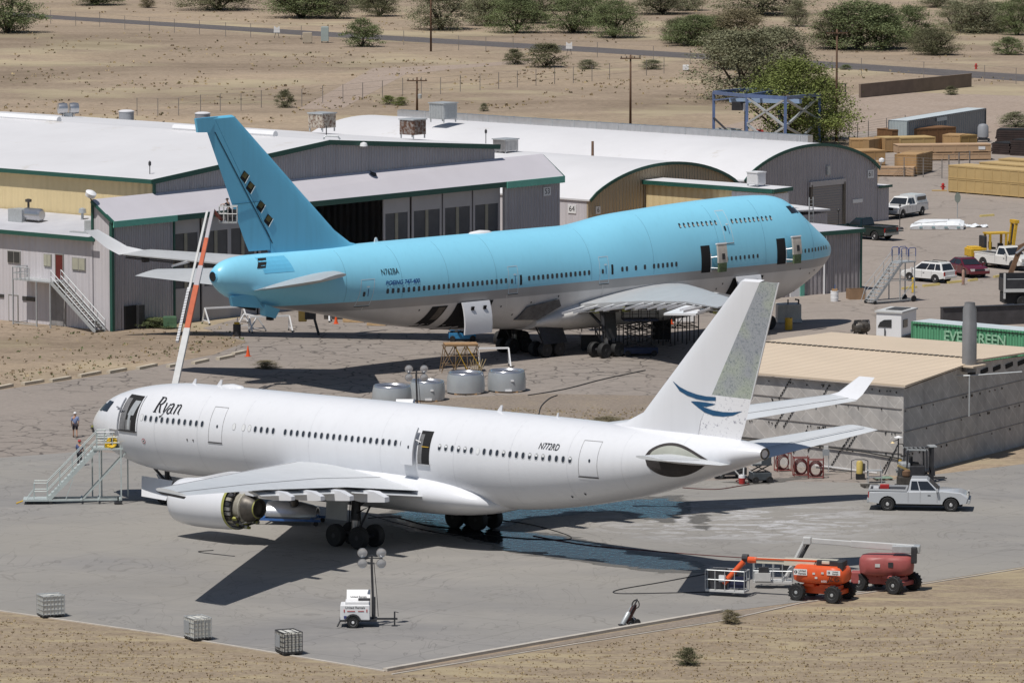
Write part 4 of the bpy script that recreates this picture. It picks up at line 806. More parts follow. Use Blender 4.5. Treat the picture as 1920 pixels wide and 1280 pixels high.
# landing gear: two wing trucks, two body trucks, nose gear
for (u, y) in ((0.0, 5.5), (0.0, -5.5), (3.08, 1.92), (3.08, -1.92)):
    d = M()
    if abs(y) > 3: d.slab([(u-.9, y*1.06, 1.5), (u+.2, y*1.06, 1.5), (u+.3, y, 3.6), (u-1.0, y, 3.6)], (0, .06, 0), DARK)
    else: d.slab([(u-1.4, y*1.45, 1.1), (u+1.2, y*1.45, 1.1), (u+1.2, y*1.1, 2.4), (u-1.4, y*1.1, 2.4)], (0, .06, 0), DARK)
    truck(bj, u, y, 0, 0.62, 1.47, 1.12, 3.9 if abs(y) > 3 else 2.8, 0.2, DARK, 0, d)
m = M(); m.tube([(-24.0, 0, 2.8), (-24.0, 0, .6)], .17, DARK, 10); m.tube([(-24.0, -.5, .6), (-24.0, .5, .6)], .09, DARK, 8); m.tube([(-24, 0, 1.4), (-22.4, 0, 2.6)], .09, DARK, 8); ng = m.build("nose_gear", bj, ang=40)
for s in (-1, 1): wheel(ng, "wheel", (-24.0, s*.42, .60), .6, .42, BLACK, DARK)
# ------------------------------------------------------------------ buildings on the airfield grid (x along the hangar front, y back from it)
HA = G(211, 621); AX = (0.6617, 0.7497); BX = (-0.7497, 0.6617); HRZ = math.atan2(AX[1], AX[0])
def W(s, t, z=0.0): return (HA[0]+AX[0]*s+BX[0]*t, HA[1]+AX[1]*s+BX[1]*t, z)
SIDING = mat("grey_corrugated_siding", (0.475, 0.45, 0.475), 0.55, var=0.08, vs=0.25, corr=0.9, cp=0.42, stain=0.12)
SIDE2 = mat("pale_ribbed_siding", (0.58, 0.55, 0.57), 0.55, var=0.05, vs=0.25, corr=0.35, cp=0.8, stain=0.08)
TAN = mat("tan_ribbed_siding", (0.68, 0.545, 0.31), 0.6, var=0.06, vs=0.25, corr=0.3, cp=0.8, stain=0.06)
TANC = mat("tan_corrugated_siding", (0.52, 0.42, 0.29), 0.6, var=0.07, vs=0.3, corr=0.9, cp=0.42, stain=0.1)
ROOFW = mat("white_roof_coating", (0.61, 0.605, 0.62), 0.7, var=0.06, vs=0.10, rust=(.50, .47, .43), rusta=.05)
ROOFL = mat("pale_metal_roof", (0.55, 0.525, 0.56), 0.55, var=0.06, vs=0.15)
ROOFG = mat("grey_roof_coating", (0.48, 0.48, 0.51), 0.7, var=0.12, vs=0.3)
TEAL = mat("teal_fascia", (0.14, 0.44, 0.345), 0.5, var=0.08)
GREEN = mat("dark_green_trim", (0.018, 0.085, 0.065), 0.5, var=0.1)
DOORG = mat("hangar_door_grey", (0.42, 0.40, 0.40), 0.55, var=0.06, vs=0.6)
DGLASS = mat("hangar_door_glass", (0.075, 0.08, 0.09), 0.3, var=0.2, vs=1.0)
MULL = mat("window_bar_beige", (0.30, 0.28, 0.22), 0.6, var=0.1)
SIGNW = mat("white_sign", (0.72, 0.72, 0.72), 0.6, var=0.03)
FLOOR = mat("hangar_floor", (0.16, 0.16, 0.155), 0.6, var=0.15)
def bld(name, label, cat, s, t, group=None): return thing(name, label, cat, W(s, t), HRZ, group)
def wall_sign(parent, txt, x, z, y, h=0.75, nrm='front', wd=1.0):
    m = M(); th = 0.05
    if nrm == 'front': m.box((x, y-th/2, z), (wd, th, h*1.05), SIGNW); o = m.build("number_sign", parent); text(txt, h*0.95, INK, o, "numerals", basis((x, y-th-.006, z), (1, 0, 0), (0, 0, 1)))
    else: m.box((x-th/2, y, z), (th, wd, h*1.05), SIGNW); o = m.build("number_sign", parent); text(txt, h*0.95, INK, o, "numerals", basis((x-th-.006, y, z), (0, -1, 0), (0, 0, 1)))
# --- hangar: lean-to front with sliding doors, and the big white-roofed hall behind it are one building
hg = bld("hangar", "long grey hangar with white roof, green trim and glazed sliding doors, one of them open", "hangar", 0, 0)
LH, TD = 56.8, 2.2
def ez(s): return 9.1+0.3*s/LH
def rz_(s): return 10.72+0.5*s/LH
m = M()
m.slab([(0, 0, 0), (7.2, 0, 0), (7.2, 0, ez(7.2)), (0, 0, ez(0))], (0, 0.15, 0), SIDING); m.build("front_wall", hg); m = M(); m.slab([(49.2, 0, 0), (LH, 0, 0), (LH, 0, ez(LH)), (49.2, 0, ez(49.2))], (0, .15, 0), SIDING)
m.build("front_wall", hg)
m = M(); m.slab([(0, .15, 0), (0, TD, 0), (0, TD, rz_(0)), (0, .15, ez(0)+.1)], (.15, 0, 0), SIDE2); m.build("end_wall", hg); m = M(); m.slab([(LH, .15, 0), (LH, TD, 0), (LH, TD, rz_(LH)), (LH, .15, ez(LH)+.1)], (-.15, 0, 0), SIDE2); m.build("end_wall", hg)
m = M(); m.slab([(-.15, -.35, ez(0)-.02), (LH+.15, -.35, ez(LH)-.02), (LH+.1, TD, rz_(LH)+.05), (-.1, TD, rz_(0)+.05)], (0, 0, 0.12), ROOFL); m.build("front_roof", hg)
m = M(); m.slab([(-.2, -.46, ez(0)-.42), (7.3, -.46, ez(7.3)-.42), (7.3, -.46, ez(7.3)+.1), (-.2, -.46, ez(0)+.1)], (0, .1, 0), TEAL); m.slab([(49.1, -.46, ez(49)-.5), (LH+.2, -.46, ez(LH)-.5), (LH+.2, -.46, ez(LH)+.1), (49.1, -.46, ez(49)+.1)], (0, .1, 0), TEAL)
m.slab([(7.3, -.40, ez(7)-.38), (49.1, -.40, ez(49)-.38), (49.1, -.40, ez(49)+.08), (7.3, -.40, ez(7)+.08)], (0, .1, 0), GREEN)
m.frame((-.06, -.06, 0), (-.06, -.06, ez(0)), GREEN, .3); m.frame((-.18, -.36, ez(0)), (-.14, TD, rz_(0)), GREEN, .28, .2); m.frame((-.06, TD, 7.4), (-.06, TD, rz_(0)), GREEN, .2); m.frame((LH+.18, -.36, ez(LH)), (LH+.14, TD, rz_(LH)), GREEN, .14, .2); m.frame((7.25, -.06, 0), (7.25, -.06, ez(7)-.3), GREEN, .16); m.frame((49.15, -.1, 0), (49.15, -.1, ez(49)-.3), DOORG, .3)
m.build("green_trim", hg)
def leaf(x0, x1, y, nwin):
    H = ez(x0)-.45; zw0, zw1 = 2.9, 7.55; m = M()
    m.box(((x0+x1)/2, y, zw0/2), (x1-x0, .12, zw0), DOORG); m.box(((x0+x1)/2, y, (zw1+H)/2), (x1-x0, .12, H-zw1), DOORG)
    for x in (x0+.12, x1-.12): m.box((x, y, (zw0+zw1)/2), (.24, .12, zw1-zw0), DOORG)
    o = m.build("sliding_door", hg); g = M(); wl_ = (x1-x0-.48)/nwin
    g.box(((x0+x1)/2, y+.02, (zw0+zw1)/2), (x1-x0-.48, .04, zw1-zw0), DGLASS)
    g.build("glazing", o); b = M()
    for k in range(1, nwin): b.box((x0+.24+wl_*k, y-.03, (zw0+zw1)/2), (.36, .08, zw1-zw0), MULL)
    b.box(((x0+x1)/2, y-.03, zw0+.75), (x1-x0-.48, .06, .12), MULL); b.build("mullion", o)
for k in range(5): leaf(7.4+k*3.45, 7.4+(k+1)*3.45-.12, .25 if k % 2 else .42, 2)
for (x0, x1) in ((33.5, 37.0), (37.2, 41.2), (41.3, 45.2), (45.3, 49.0)): leaf(x0, x1-.1, .3, 2)
# hall
s0, s1, sr, t0, t1 = 7.2, 50.4, 28.5, TD+.02, 66.0; z0, zr, z1 = 11.95, 14.0, 12.4
def gz(s): return z0+(zr-z0)*(s-s0)/(sr-s0) if s < sr else zr+(z1-zr)*(s-sr)/(s1-sr)
m = M(); d = (0, .2, 0)
m.slab([(s0, t0, 0), (17.0, t0, 0), (17.0, t0, gz(17.0)), (s0, t0, z0)], d, SIDING); m.slab([(17.0, t0, 8.6), (46.0, t0, 8.6), (46.0, t0, gz(46.0)), (sr, t0, zr), (17.0, t0, gz(17.0))], d, SIDING); m.slab([(46.0, t0, 0), (s1, t0, 0), (s1, t0, z1), (46.0, t0, gz(46.0))], d, SIDING)
m.build("gable_wall", hg)
m = M(); m.slab([(s0, t0+.2, 0), (s0, t1, 0), (s0, t1, z0), (s0, t0+.2, z0)], (.2, 0, 0), TAN); m.build("side_wall", hg)
m = M(); m.slab([(s1, t0+.2, 0), (s1, t1, 0), (s1, t1, z1), (s1, t0+.2, z1)], (-.2, 0, 0), SIDE2); m.slab([(s0+.2, t1, 0), (s1-.2, t1, 0), (s1-.2, t1, z1), (sr, t1, zr), (s0+.2, t1, z0)], (0, -.2, 0), SIDE2); m.build("rear_wall", hg)
m = M(); m.slab([(s0-.5, t0-.25, z0+.0), (sr, t0-.25, zr+.06), (sr, t1+.2, zr+.06), (s0-.5, t1+.2, z0+.0)], (0, 0, .18), ROOFW); m.build("roof", hg)
m = M(); m.slab([(sr, t0-.25, zr+.062), (s1+.4, t0-.25, z1+.0), (s1+.4, t1+.2, z1+.0), (sr, t1+.2, zr+.062)], (0, 0, .18), ROOFW); m.build("roof", hg)
m = M(); m.frame((s0-.5, t0-.3, z0-.02), (sr, t0-.3, zr+.04), GREEN, .1, .42); m.frame((sr, t0-.3, zr+.04), (s1+.4, t0-.3, z1-.02), GREEN, .1, .42); m.frame((s0-.56, t0-.3, z0), (s0-.56, t1, z0), GREEN, .1, .36); m.frame((s0-.04, t0-.04, 8), (s0-.04, t0-.04, z0), GREEN, .2); m.build("green_trim", hg)
m = M(); m.box((29, 3.0, .02), (9, 5.5, .04), FLOOR); m.box((29, 35, .02), (42, 58, .04), FLOOR); m.build("floor", hg)
m = M(); m.tube([(sr, 21.0, zr+.4), (sr, 8.5, zr+.4)], .32, WHITE, 8); m.build("ridge_vent", hg)
m = M(); m.tube([(sr+.2, 47, zr+.35), (sr+.2, 36, zr+.35)], .32, WHITE, 8); m.build("ridge_vent", hg)
wall_sign(hg, "53", 55.0, 8.2, -.02)
m = M(); m.box((2.0, -.08, 1.0), (1.3, .2, 2.0), FLAT_BLACK); m.box((2.95, -.25, 1.0), (.65, .5, 2.0), DARK); m.build("doorway", hg)
# --- office block on the left
of = bld("office_building", "two storey pale grey office annex with outside stair and dark red upper door", "building", -0.03, 2.3)
OL = 25.0; OE, OB = 7.62, 8.45
m = M(); m.slab([(0, 0, 0), (0, OL, 0), (0, OL, OE), (0, 0, OE)], (.2, 0, 0), SIDE2); m.build("front_wall", of)
m = M(); m.slab([(.2, OL, 0), (7.0, OL, 0), (7.0, OL, OB), (.2, OL, OE)], (0, -.2, 0), SIDE2); m.build("end_wall", of)
m = M(); m.slab([(-.55, .02, OE-.02), (7.0, .02, OB), (7.0, OL+.3, OB), (-.55, OL+.3, OE-.02)], (0, 0, .15), ROOFG); m.build("roof", of)
m = M(); m.frame((-.6, -.9, OE-.02), (-.6, OL+.3, OE-.02), GREEN, .12, .34); m.build("green_trim", of)
def o_t(px): # y on the office front for an image column
    lo, hi = -5, 60
    for _ in range(50):
        q = (lo+hi)/2; w_ = W(0, q+2.3); d_ = w_[1]*math.cos(PITCH)-(4-CAMH)*math.sin(PITCH)
        if 960+F*w_[0]/d_ > px: lo = q
        else: hi = q
    return q
def o_z(py, y): return ZAT(py, W(0, y+2.3)[1])
FRAMEG = mat("window_frame_grey", (0.30, 0.29, 0.27), 0.5, var=.1); BLIND = mat("window_blind", (0.40, 0.39, 0.31), 0.4, var=.1); BLIND2 = mat("window_dark_blind", (0.05, 0.05, 0.05), 0.3, var=.2)
def o_window(x0, x1, y0, y1, g):
    ya, yb = o_t(x1), o_t(x0); ym = (ya+yb)/2; zt, zb = o_z(y0, ym), o_z(y1, ym); m = M(); m.box((-.04, ym, (zt+zb)/2), (.1, yb-ya, zt-zb), FRAMEG); o = m.build("window", of)
    p = M(); q = (yb-ya)*.46
    for c in (-1, 1): p.box((-.1, ym+c*(yb-ya)*.24, (zt+zb)/2), (.04, q*.92, (zt-zb)*.86), g)
    p.build("pane", o)
o_window(16, 40, 470, 493, BLIND2); o_window(84, 98, 476, 500, BLIND); o_window(137, 162, 483, 507, BLIND)
def o_panel(name, x0, x1, y0, y1, mt, d=.08):
    ya, yb = o_t(x1), o_t(x0); ym = (ya+yb)/2; zt, zb = o_z(y0, ym), max(.02, o_z(y1, ym)); m = M(); m.box((-d/2, ym, (zt+zb)/2), (d, yb-ya, zt-zb), mt)
    if name == "door":
        for c in (-1, 1): m.box((-d/2-.02, ym+c*(yb-ya)*.52, (zt+zb)/2), (d, .07, zt-zb+.1), FRAMEG)
        m.box((-d/2-.02, ym, zt+.06), (d, (yb-ya)*1.1, .07), FRAMEG)
    return m.build(name, of)
o_panel("door", 106, 120, 478, 523, mat("dark_red_door", (0.12, 0.018, 0.014), .45, var=.2)); o_panel("door", 18, 34, 554, 601, SIDE2); o_panel("door", 97, 123, 535, 612, mat("grey_wooden_door", (.26, .25, .25), .7, var=.2, stain=.2)); o_panel("window_slot", 43, 66, 556, 564, BLIND2); o_panel("window_slot", -6, 8, 551, 557, BLIND2)
m = M(); m.lathe([(1.3, 0), (1.3, 4.0), (.9, 4.4)], ALU, Matrix.Translation((3.2, 11.2, OB+.35)) @ Matrix.Rotation(PI/2, 4, 'X') @ Matrix.Scale(.42, 4), 20); m.box((3.2, 12.0, OB+.2), (1.3, 1.7, 1.1), GALV); m.lathe([(.1, 0), (.1, .5), (.28, .55), (.28, .75), (.1, .8)], HOT, Matrix.Translation((3.2, 11.0, OB+.85)), 10); m.build("rooftop_cooler", of, ang=35)
m = M(); m.lathe([(.12, 0), (.12, .5), (.35, .55), (.3, .9), (0, 1.0)], GALV, Matrix.Translation((5.5, 6.8, OB)), 12); m.build("roof_vent", of, ang=35)
m = M(); m.box((1.2, 1.1, OE+.75), (1.1, 1.0, 1.2), GALV); m.box((.8, 2.2, OE+.25), (.5, 2.2, .25), GALV); m.build("air_conditioner", of)
# outside stair
stair = thing("outside_stair", "steel outside stair with landing climbing to the dark red upper door", "stair", W(-0.03, 2.3), HRZ)
yl0, yl1 = o_t(122), o_t(52); zl = o_z(527, yl0); LW = 1.7
m = M(); m.box((-LW/2, (yl0+yl1)/2, zl), (LW, yl1-yl0, .1), GALV)
for (x, y) in ((-LW, yl1), (-LW, (yl0+yl1)/2-.6), (-LW, yl0)): m.frame((x, y, 0), (x, y, zl), GALV, .1)
m.frame((-LW, yl1, .15), (-.1, yl1, .15), GALV, .07); m.frame((-LW, yl1, .15), (-LW, (yl0+yl1)/2-.6, .15), GALV, .07); m.build("landing", stair)
def rail(m, p, q, n, h=1.05, mt=GALV, th=.045, mid=True):
    p, q = Vector(p), Vector(q); u = Vector((0, 0, h))
    m.tube([p+u, q+u], th, mt, 5)
    if mid: m.tube([p+u*.52, q+u*.52], th*.8, mt, 5)
    for k in range(n+1): a = p.lerp(q, k/n); m.tube([a, a+u], th, mt, 5)
m = M(); rail(m, (-LW, yl1, zl), (-LW, (yl0+yl1)/2+.3, zl), 4); rail(m, (-LW, yl1, zl), (-.05, yl1, zl), 2); m.build("handrail", stair)
ybot = -2.0; y_top = yl0-.1
m = M(); n = 18
for x in (-LW, -LW+1.15): m.frame((x, y_top, zl), (x, ybot, .05), GALV, .07, .28)
for k in range(n): t = (k+.5)/n; m.box((-LW+.575, y_top+(ybot-y_top)*t, zl*(1-t)+.05), (1.1, .28, .05), HOT)
m.build("flight", stair)
m = M()
for x in (-LW, -LW+1.15):
    for k in range(7): t = k/6; p = Vector((x, y_top+(ybot-y_top)*t, zl*(1-t))); m.tube([p, p+Vector((0, 0, 1.0))], .04, GALV, 5)
    for h in (.5, 1.0): m.tube([(x, y_top, zl+h), (x, ybot, h)], .045, GALV, 5)
m.build("handrail", stair)
# --- barrel-roofed hangars
def barrel(name, label, s0, s1, t0, t1, zs, za, front, extra=None):
    o = bld(name, label, "hangar", s0, t0); w_ = s1-s0; n = 24
    def az(x): q = 2*x/w_-1; return zs+(za-zs)*(1-q*q)**0.80 if abs(q) < 1 else zs
    prof = [(w_*k/n, az(w_*k/n)) for k in range(n+1)]
    m = M(); m.slab([(0, 0, 0)]+[(w_, 0, 0)]+[(x, 0, z-.02) for x, z in reversed(prof)], (0, .2, 0), front); m.build("front_wall", o)
    m = M(); m.slab([(0, t1-t0, 0)]+[(w_, t1-t0, 0)]+[(x, t1-t0, z-.02) for x, z in reversed(prof)], (0, -.2, 0), SIDE2); m.build("rear_wall", o)
    m = M(); m.slab([(0, .2, 0), (0, t1-t0-.2, 0), (0, t1-t0-.2, zs), (0, .2, zs)], (.2, 0, 0), SIDE2); m.build("side_wall", o)
    m = M(); m.slab([(w_, .2, 0), (w_, t1-t0-.2, 0), (w_, t1-t0-.2, zs), (w_, .2, zs)], (-.2, 0, 0), SIDE2); m.build("side_wall", o)
    m = M(); m.loft([[Vector((x*1.012-.006*w_, y, z)) for x, z in prof]+[Vector((x*1.012-.006*w_, y, z+.16)) for x, z in reversed(prof)] for y in (-.25, t1-t0+.2)], ROOFW); m.build("roof", o, ang=40)
    m = M()
    for k in range(n): m.frame((prof[k][0], -.3, prof[k][1]+.04), (prof[k+1][0]+.01, -.3, prof[k+1][1]+.04), GREEN, .1, .3)
    m.build("green_trim", o)
    return o, az
ba, _ = barrel("barrel_hangar", "grey barrel-roofed hangar with a tall roller door, number 61 on its front", 101.6, 123.3, 15.0, 76.0, 5.4, 8.35, SIDING)
m = M(); m.box((13.3, -.06, 2.15), (5.0, .2, 4.3), mat("roller_door", (.25, .235, .235), .5, var=.05, corr=.3, cp=.25, caxis='Z')); m.box((13.3, -.14, 4.45), (5.6, .3, .5), DOORG); m.box((15.95, -.14, 2.2), (.35, .3, 4.4), HOT); m.box((10.65, -.14, 2.2), (.25, .3, 4.4), HOT); m.build("roller_door", ba)
wall_sign(ba, "61", 20.5, 4.9, -.02, .8); wall_sign(ba, "", 18.4, 2.3, -.02, .35, 'front', 1.6)
m = M(); m.box((22.7, 2, 1.75), (1.8, 4, 3.5), SIDING); m.box((22.8, 2, 3.55), (2.1, 4.3, .12), ROOFW); m.box((22.8, -.2, 3.5), (2.2, .1, .25), GREEN); m.build("side_porch", ba)
m = M(); m.tube([(21.8, -.2, 5.2), (21.8, -.4, 6.1)], .06, GALV, 6); m.lathe([(.1, 0), (.3, .1), (.3, .35), (0, .5)], WHITE, Matrix.Translation((21.8, -.45, 6.0)), 10); m.build("wall_lamp", ba, ang=40)
m = M(); m.box((13.5, -.1, 5.7), (.5, .2, .9), GALV); m.build("wall_fan", ba)
bb, _ = barrel("barrel_hangar", "brown-fronted barrel-roofed hangar number 64 behind the jumbo's upper deck", 78.3, 101.0, 15.06, 62.0, 4.95, 7.85, TANC)
wall_sign(bb, "64", -.02, 4.1, 2.0, .8, 'side')
wall_sign(bb, "6", 1.4, 4.0, -.02, .7, 'front', .7)
# ducts along the barrel ridges
for (o, x, z, y0, y1, lb) in ((ba, 13.2, 8.75, 2.0, 58.0, "long silver duct along the ridge of the grey barrel roof"), (bb, 10.5, 8.25, 20.0, 43.0, "short silver duct along the brown-fronted barrel roof")):
    m = M(); m.box((x, (y0+y1)/2, z), (.8, y1-y0, .75), ALU)
    for k in range(int((y1-y0)/3)): m.box((x, y0+3*k+1, z), (.86, .08, .81), GALV)
    m.build("roof_duct", o)
# --- low annexes in front of the barrel hangars
ann = bld("annex_building", "tan low annex with green fascia in front of the barrel hangars", "building", 86.6, -0.9)
m = M(); m.box((1.1, 7.9, 3.1), (2.2, 15.7, 6.2), TAN); m.build("wall", ann)
m = M(); m.slab([(-.4, -.3, 6.35), (2.5, -.3, 6.42), (2.5, 15.85, 6.42), (-.4, 15.85, 6.35)], (0, 0, .14), ROOFW); m.build("roof", ann)
m = M(); m.frame((-.46, -.3, 6.3), (-.46, 15.85, 6.3), GREEN, .1, .4); m.box((1.1, -.06, 3.0), (2.2, .1, 6.0), SIDE2); m.frame((-.4, -.36, 6.3), (2.5, -.36, 6.36), GREEN, .1, .35); m.box((-.05, 2.5, 3.0), (.1, 5.0, 6.0), SIDE2); m.build("green_trim", ann)
def cooler(loc, label, size=(1.7, 1.7, 1.6), mt=WHITE, slats=True, rz=HRZ, group=None, legs=.3):
    """evaporative cooler: cabinet, louvred sides, lid and stand"""
    o = thing("roof_cooler", label, "air cooler", loc, rz, group); x, y, z = size; m = M(); m.box((0, 0, legs+z/2), (x*.94, y*.94, z*.94), mt); m.build("cabinet", o)
    l = M()
    for k in range(9):
        for sx_ in (-1, 1): l.box((sx_*x*.48, -y*.4+k*y*.1, legs+z*.5), (.05, y*.05, z*.8), mt); l.box((-x*.4+k*x*.1, sx_*y*.48, legs+z*.5), (x*.05, .05, z*.8), mt)
    l.build("louvre", o); l = M(); l.box((0, 0, legs+z+.02), (x*1.04, y*1.04, .1), GALV if mt != WHITE else WHITE)
    for a in (-1, 1):
        for b in (-1, 1): l.box((a*x*.42, b*y*.42, legs/2+z*.25), (.1, .1, legs+z*.5), GALV)
    l.build("stand", o); return o
def on_roof(px, py, h): g = G(px, py, h); return (g[0], g[1], h)
CREAMC = mat("cooler_rust_cream", (.50, .45, .38), .6, var=.2, rust=(.16, .08, .05), rusta=.35, vs=2)
RUSTC = mat("cooler_rusty", (.30, .27, .25), .6, var=.3, rust=(.12, .055, .03), rusta=.5, vs=2)
cooler(on_roof(604, 246, 13.0), "cream louvred roof cooler on the white hangar roof right of the blue fin", (1.9, 1.9, 1.35), CREAMC)
cooler(on_roof(774, 259, 12.9), "rusty brown roof cooler in front of the barrel roof", (1.8, 1.8, 1.4), RUSTC)
cooler(on_roof(831, 229, 8.7), "large pale grey roof cooler standing on the far barrel roof", (2.2, 2.2, 1.7), GALV)
cooler(on_roof(948, 293, 7.6), "boxy grey duct unit on legs where the two white roofs meet", (2.0, 1.8, 1.2), ALU, legs=.5)
cooler(on_roof(1418, 348, 6.6), "small white slatted cooler on the tan annex roof", (1.35, 1.35, 1.15), WHITE, legs=.12)
# drum vents on the hall roof
VENTG = mat("drum_vent_grey", (.28, .29, .31), .5, var=.1); dv = None
for (px, py, lb) in ((37, 242, "grey drum roof vent nearest the left edge of the white roof"), (237, 222, "grey drum roof vent beside the white ridge pipe"), (380, 226, "grey drum roof vent half hidden by the tip of the blue fin")):
    loc = on_roof(px, py, 12.7)
    if dv is None:
        dv = thing("roof_vent", lb, "roof vent", loc, 0, "drum vents on the hall roof"); m = M(); m.lathe([(.72, -.4), (.72, .62)], VENTG, None, 24); m.build("drum", dv, ang=40); m = M(); m.lathe([(.76, .62), (.76, .70), (.5, .80), (0, .84)], ROOFW, None, 24); m.build("cap", dv, ang=40)
    else: dup(dv, loc, 0, lb)
t = thing("roof_blower", "pair of pale grey exhaust blowers on a frame on the white roof", "roof blower", on_roof(128, 222, 12.7), 0.3)
for x in (-.55, .55): m = M(); m.lathe([(.1, -.45), (.5, -.42), (.55, 0), (.5, .42), (.1, .45)], ALU, Matrix.Translation((x, 0, .95)) @ Matrix.Rotation(PI/2, 4, 'Y'), 16); m.build("fan_drum", t, ang=35)
m = M()
for x in (-.5, .5):
    for y in (-.3, .3): m.frame((x, y, 0), (x, y, .6), GALV, .07)
m.box((0, 0, .3), (.7, .5, .45), GALV); m.build("frame", t)
t = thing("roof_flue", "short bent flue pipe with a mast on the hangar gable", "flue pipe", on_roof(612, 268, 13.9)); m = M(); m.tube([(-.3, 0, -.3), (-.2, 0, .5), (0, 0, .62), (1.0, 0, .55), (1.2, 0, .3)], .09, GALV, 6); m.tube([(0, 0, .6), (0, 0, 1.5)], .05, DARK, 5); m.build("pipe", t)
for (px, py, h, lb) in ((281, 334, 12.0, "thin dark lightning rod on the corner of the white hall roof"), (911, 270, 9.0, "thin dark mast on the far barrel roof")):
    t = thing("roof_mast", lb, "mast", on_roof(px, py, h)); m = M(); m.tube([(0, 0, -.2), (0, 0, 1.3)], .04, DARK, 5); m.lathe([(.03, 1.0), (.12, 1.1), (.12, 1.35), (0, 1.5)], DARK, None, 8); m.build("rod", t)
t = thing("wall_floodlight", "white floodlight on a bracket above the hangar's left end", "floodlight", W(-.2, TD-.1, 10.7), HRZ); m = M(); m.tube([(.4, 0, -.1), (0, 0, 0), (-.3, 0, .5)], .06, DARK, 6); m.build("bracket", t); m = M(); m.lathe([(.1, 0), (.42, .1), (.48, .45), (.2, .6)], WHITE, Matrix.Translation((-.3, 0, .4)) @ Matrix.Rotation(.5, 4, 'X'), 12); m.build("lamp_head", t, ang=40)
for (px, py, z, lb) in ((682, 272, 13.2, "white dome lamp on the hangar gable edge"), (699, 328, 10.9, "dark floodlight lying on the hangar's lean-to roof"), (655, 342, 10.4, "small dark floodlight on a long arm over the lean-to roof")):
    g = W(*[(35 if px > 690 else 32), (.6 if px > 690 else 1.9 if px < 680 else 2.0)]); t = thing("roof_lamp", lb, "lamp", (XAT(px, g[1], z), g[1], ZAT(py, g[1]))); m = M(); m.lathe([(.05, .25), (.3, .15), (.36, -.1), (0, -.18)], WHITE if px == 682 else DARK, None, 12); m.tube([(0, 0, .2), (-.25, .2, .3), (-.5, .6, -.1)], .04, DARK, 5); m.build("lamp_head", t, ang=40)
# low white-roofed shed and front store by the jumbo's nose
e1 = G(1557, 391, 4.3); sh = thing("shed", "small shed with shallow white roof beside the jumbo's flight deck", "shed", (e1[0], e1[1], 0), HRZ)
m = M(); m.box((-4.5, 4.2, 1.95), (8.6, 8.0, 3.9), SIDING); m.build("wall", sh)
m = M(); m.slab([(0, 0, 4.1), (.2, 8.6, 4.4), (-9, 8.6, 4.9), (-9.2, 0, 4.5)], (0, 0, .15), ROOFW); m.build("roof", sh)
m = M(); m.frame((-3.5, -.2, 0), (-3.5, -.2, 5.6), GALV, .08); m.frame((-2.9, -.2, 0), (-2.9, -.2, 5.6), GALV, .08)
for k in range(14): m.frame((-3.5, -.2, .4+k*.38), (-2.9, -.2, .4+k*.38), GALV, .05)
m.build("roof_ladder", sh)
c1 = G(1613, 545); st_ = thing("store_building", "flat-roofed grey store with weathered corrugated front right of the jumbo's nose", "building", (c1[0], c1[1], 0), math.radians(40))
WEATH = mat("weathered_siding", (.40, .37, .38), .6, var=.25, vs=.5, corr=.9, cp=.5, stain=.35, rust=(.45, .43, .43), rusta=.02)
m = M(); m.box((-11, 6, 2.7), (22, 12, 5.4), WEATH); m.build("wall", st_)
m = M(); m.box((-11, 6, 5.5), (22.5, 12.5, .2), ROOFL); m.build("roof", st_)
m = M(); m.box((-11, -.3, 5.4), (22.6, .1, .35), GREEN); m.box((.03, -.03, 2.7), (.16, .16, 5.3), GREEN); m.box((-7.2, -.1, 1.2), (.5, .15, 2.4), TEAL); m.box((-8.0, -.08, 1.2), (1.2, .1, 2.4), WHITE); m.build("green_trim", st_)
m = M(); m.tube([(-4.6, -.2, 0), (-4.6, -.2, 4.2)], .08, WHITE, 6); m.tube([(-4.6, -.2, 4.2), (-4.3, -.2, 4.2), (-4.3, -.1, 5.3)], .05, WHITE, 5); m.build("drain_pipe", st_)
m = M(); m.box((-9, 7, 5.75), (5, 3, .4), WHITE); m.build("roof_hatch", st_)
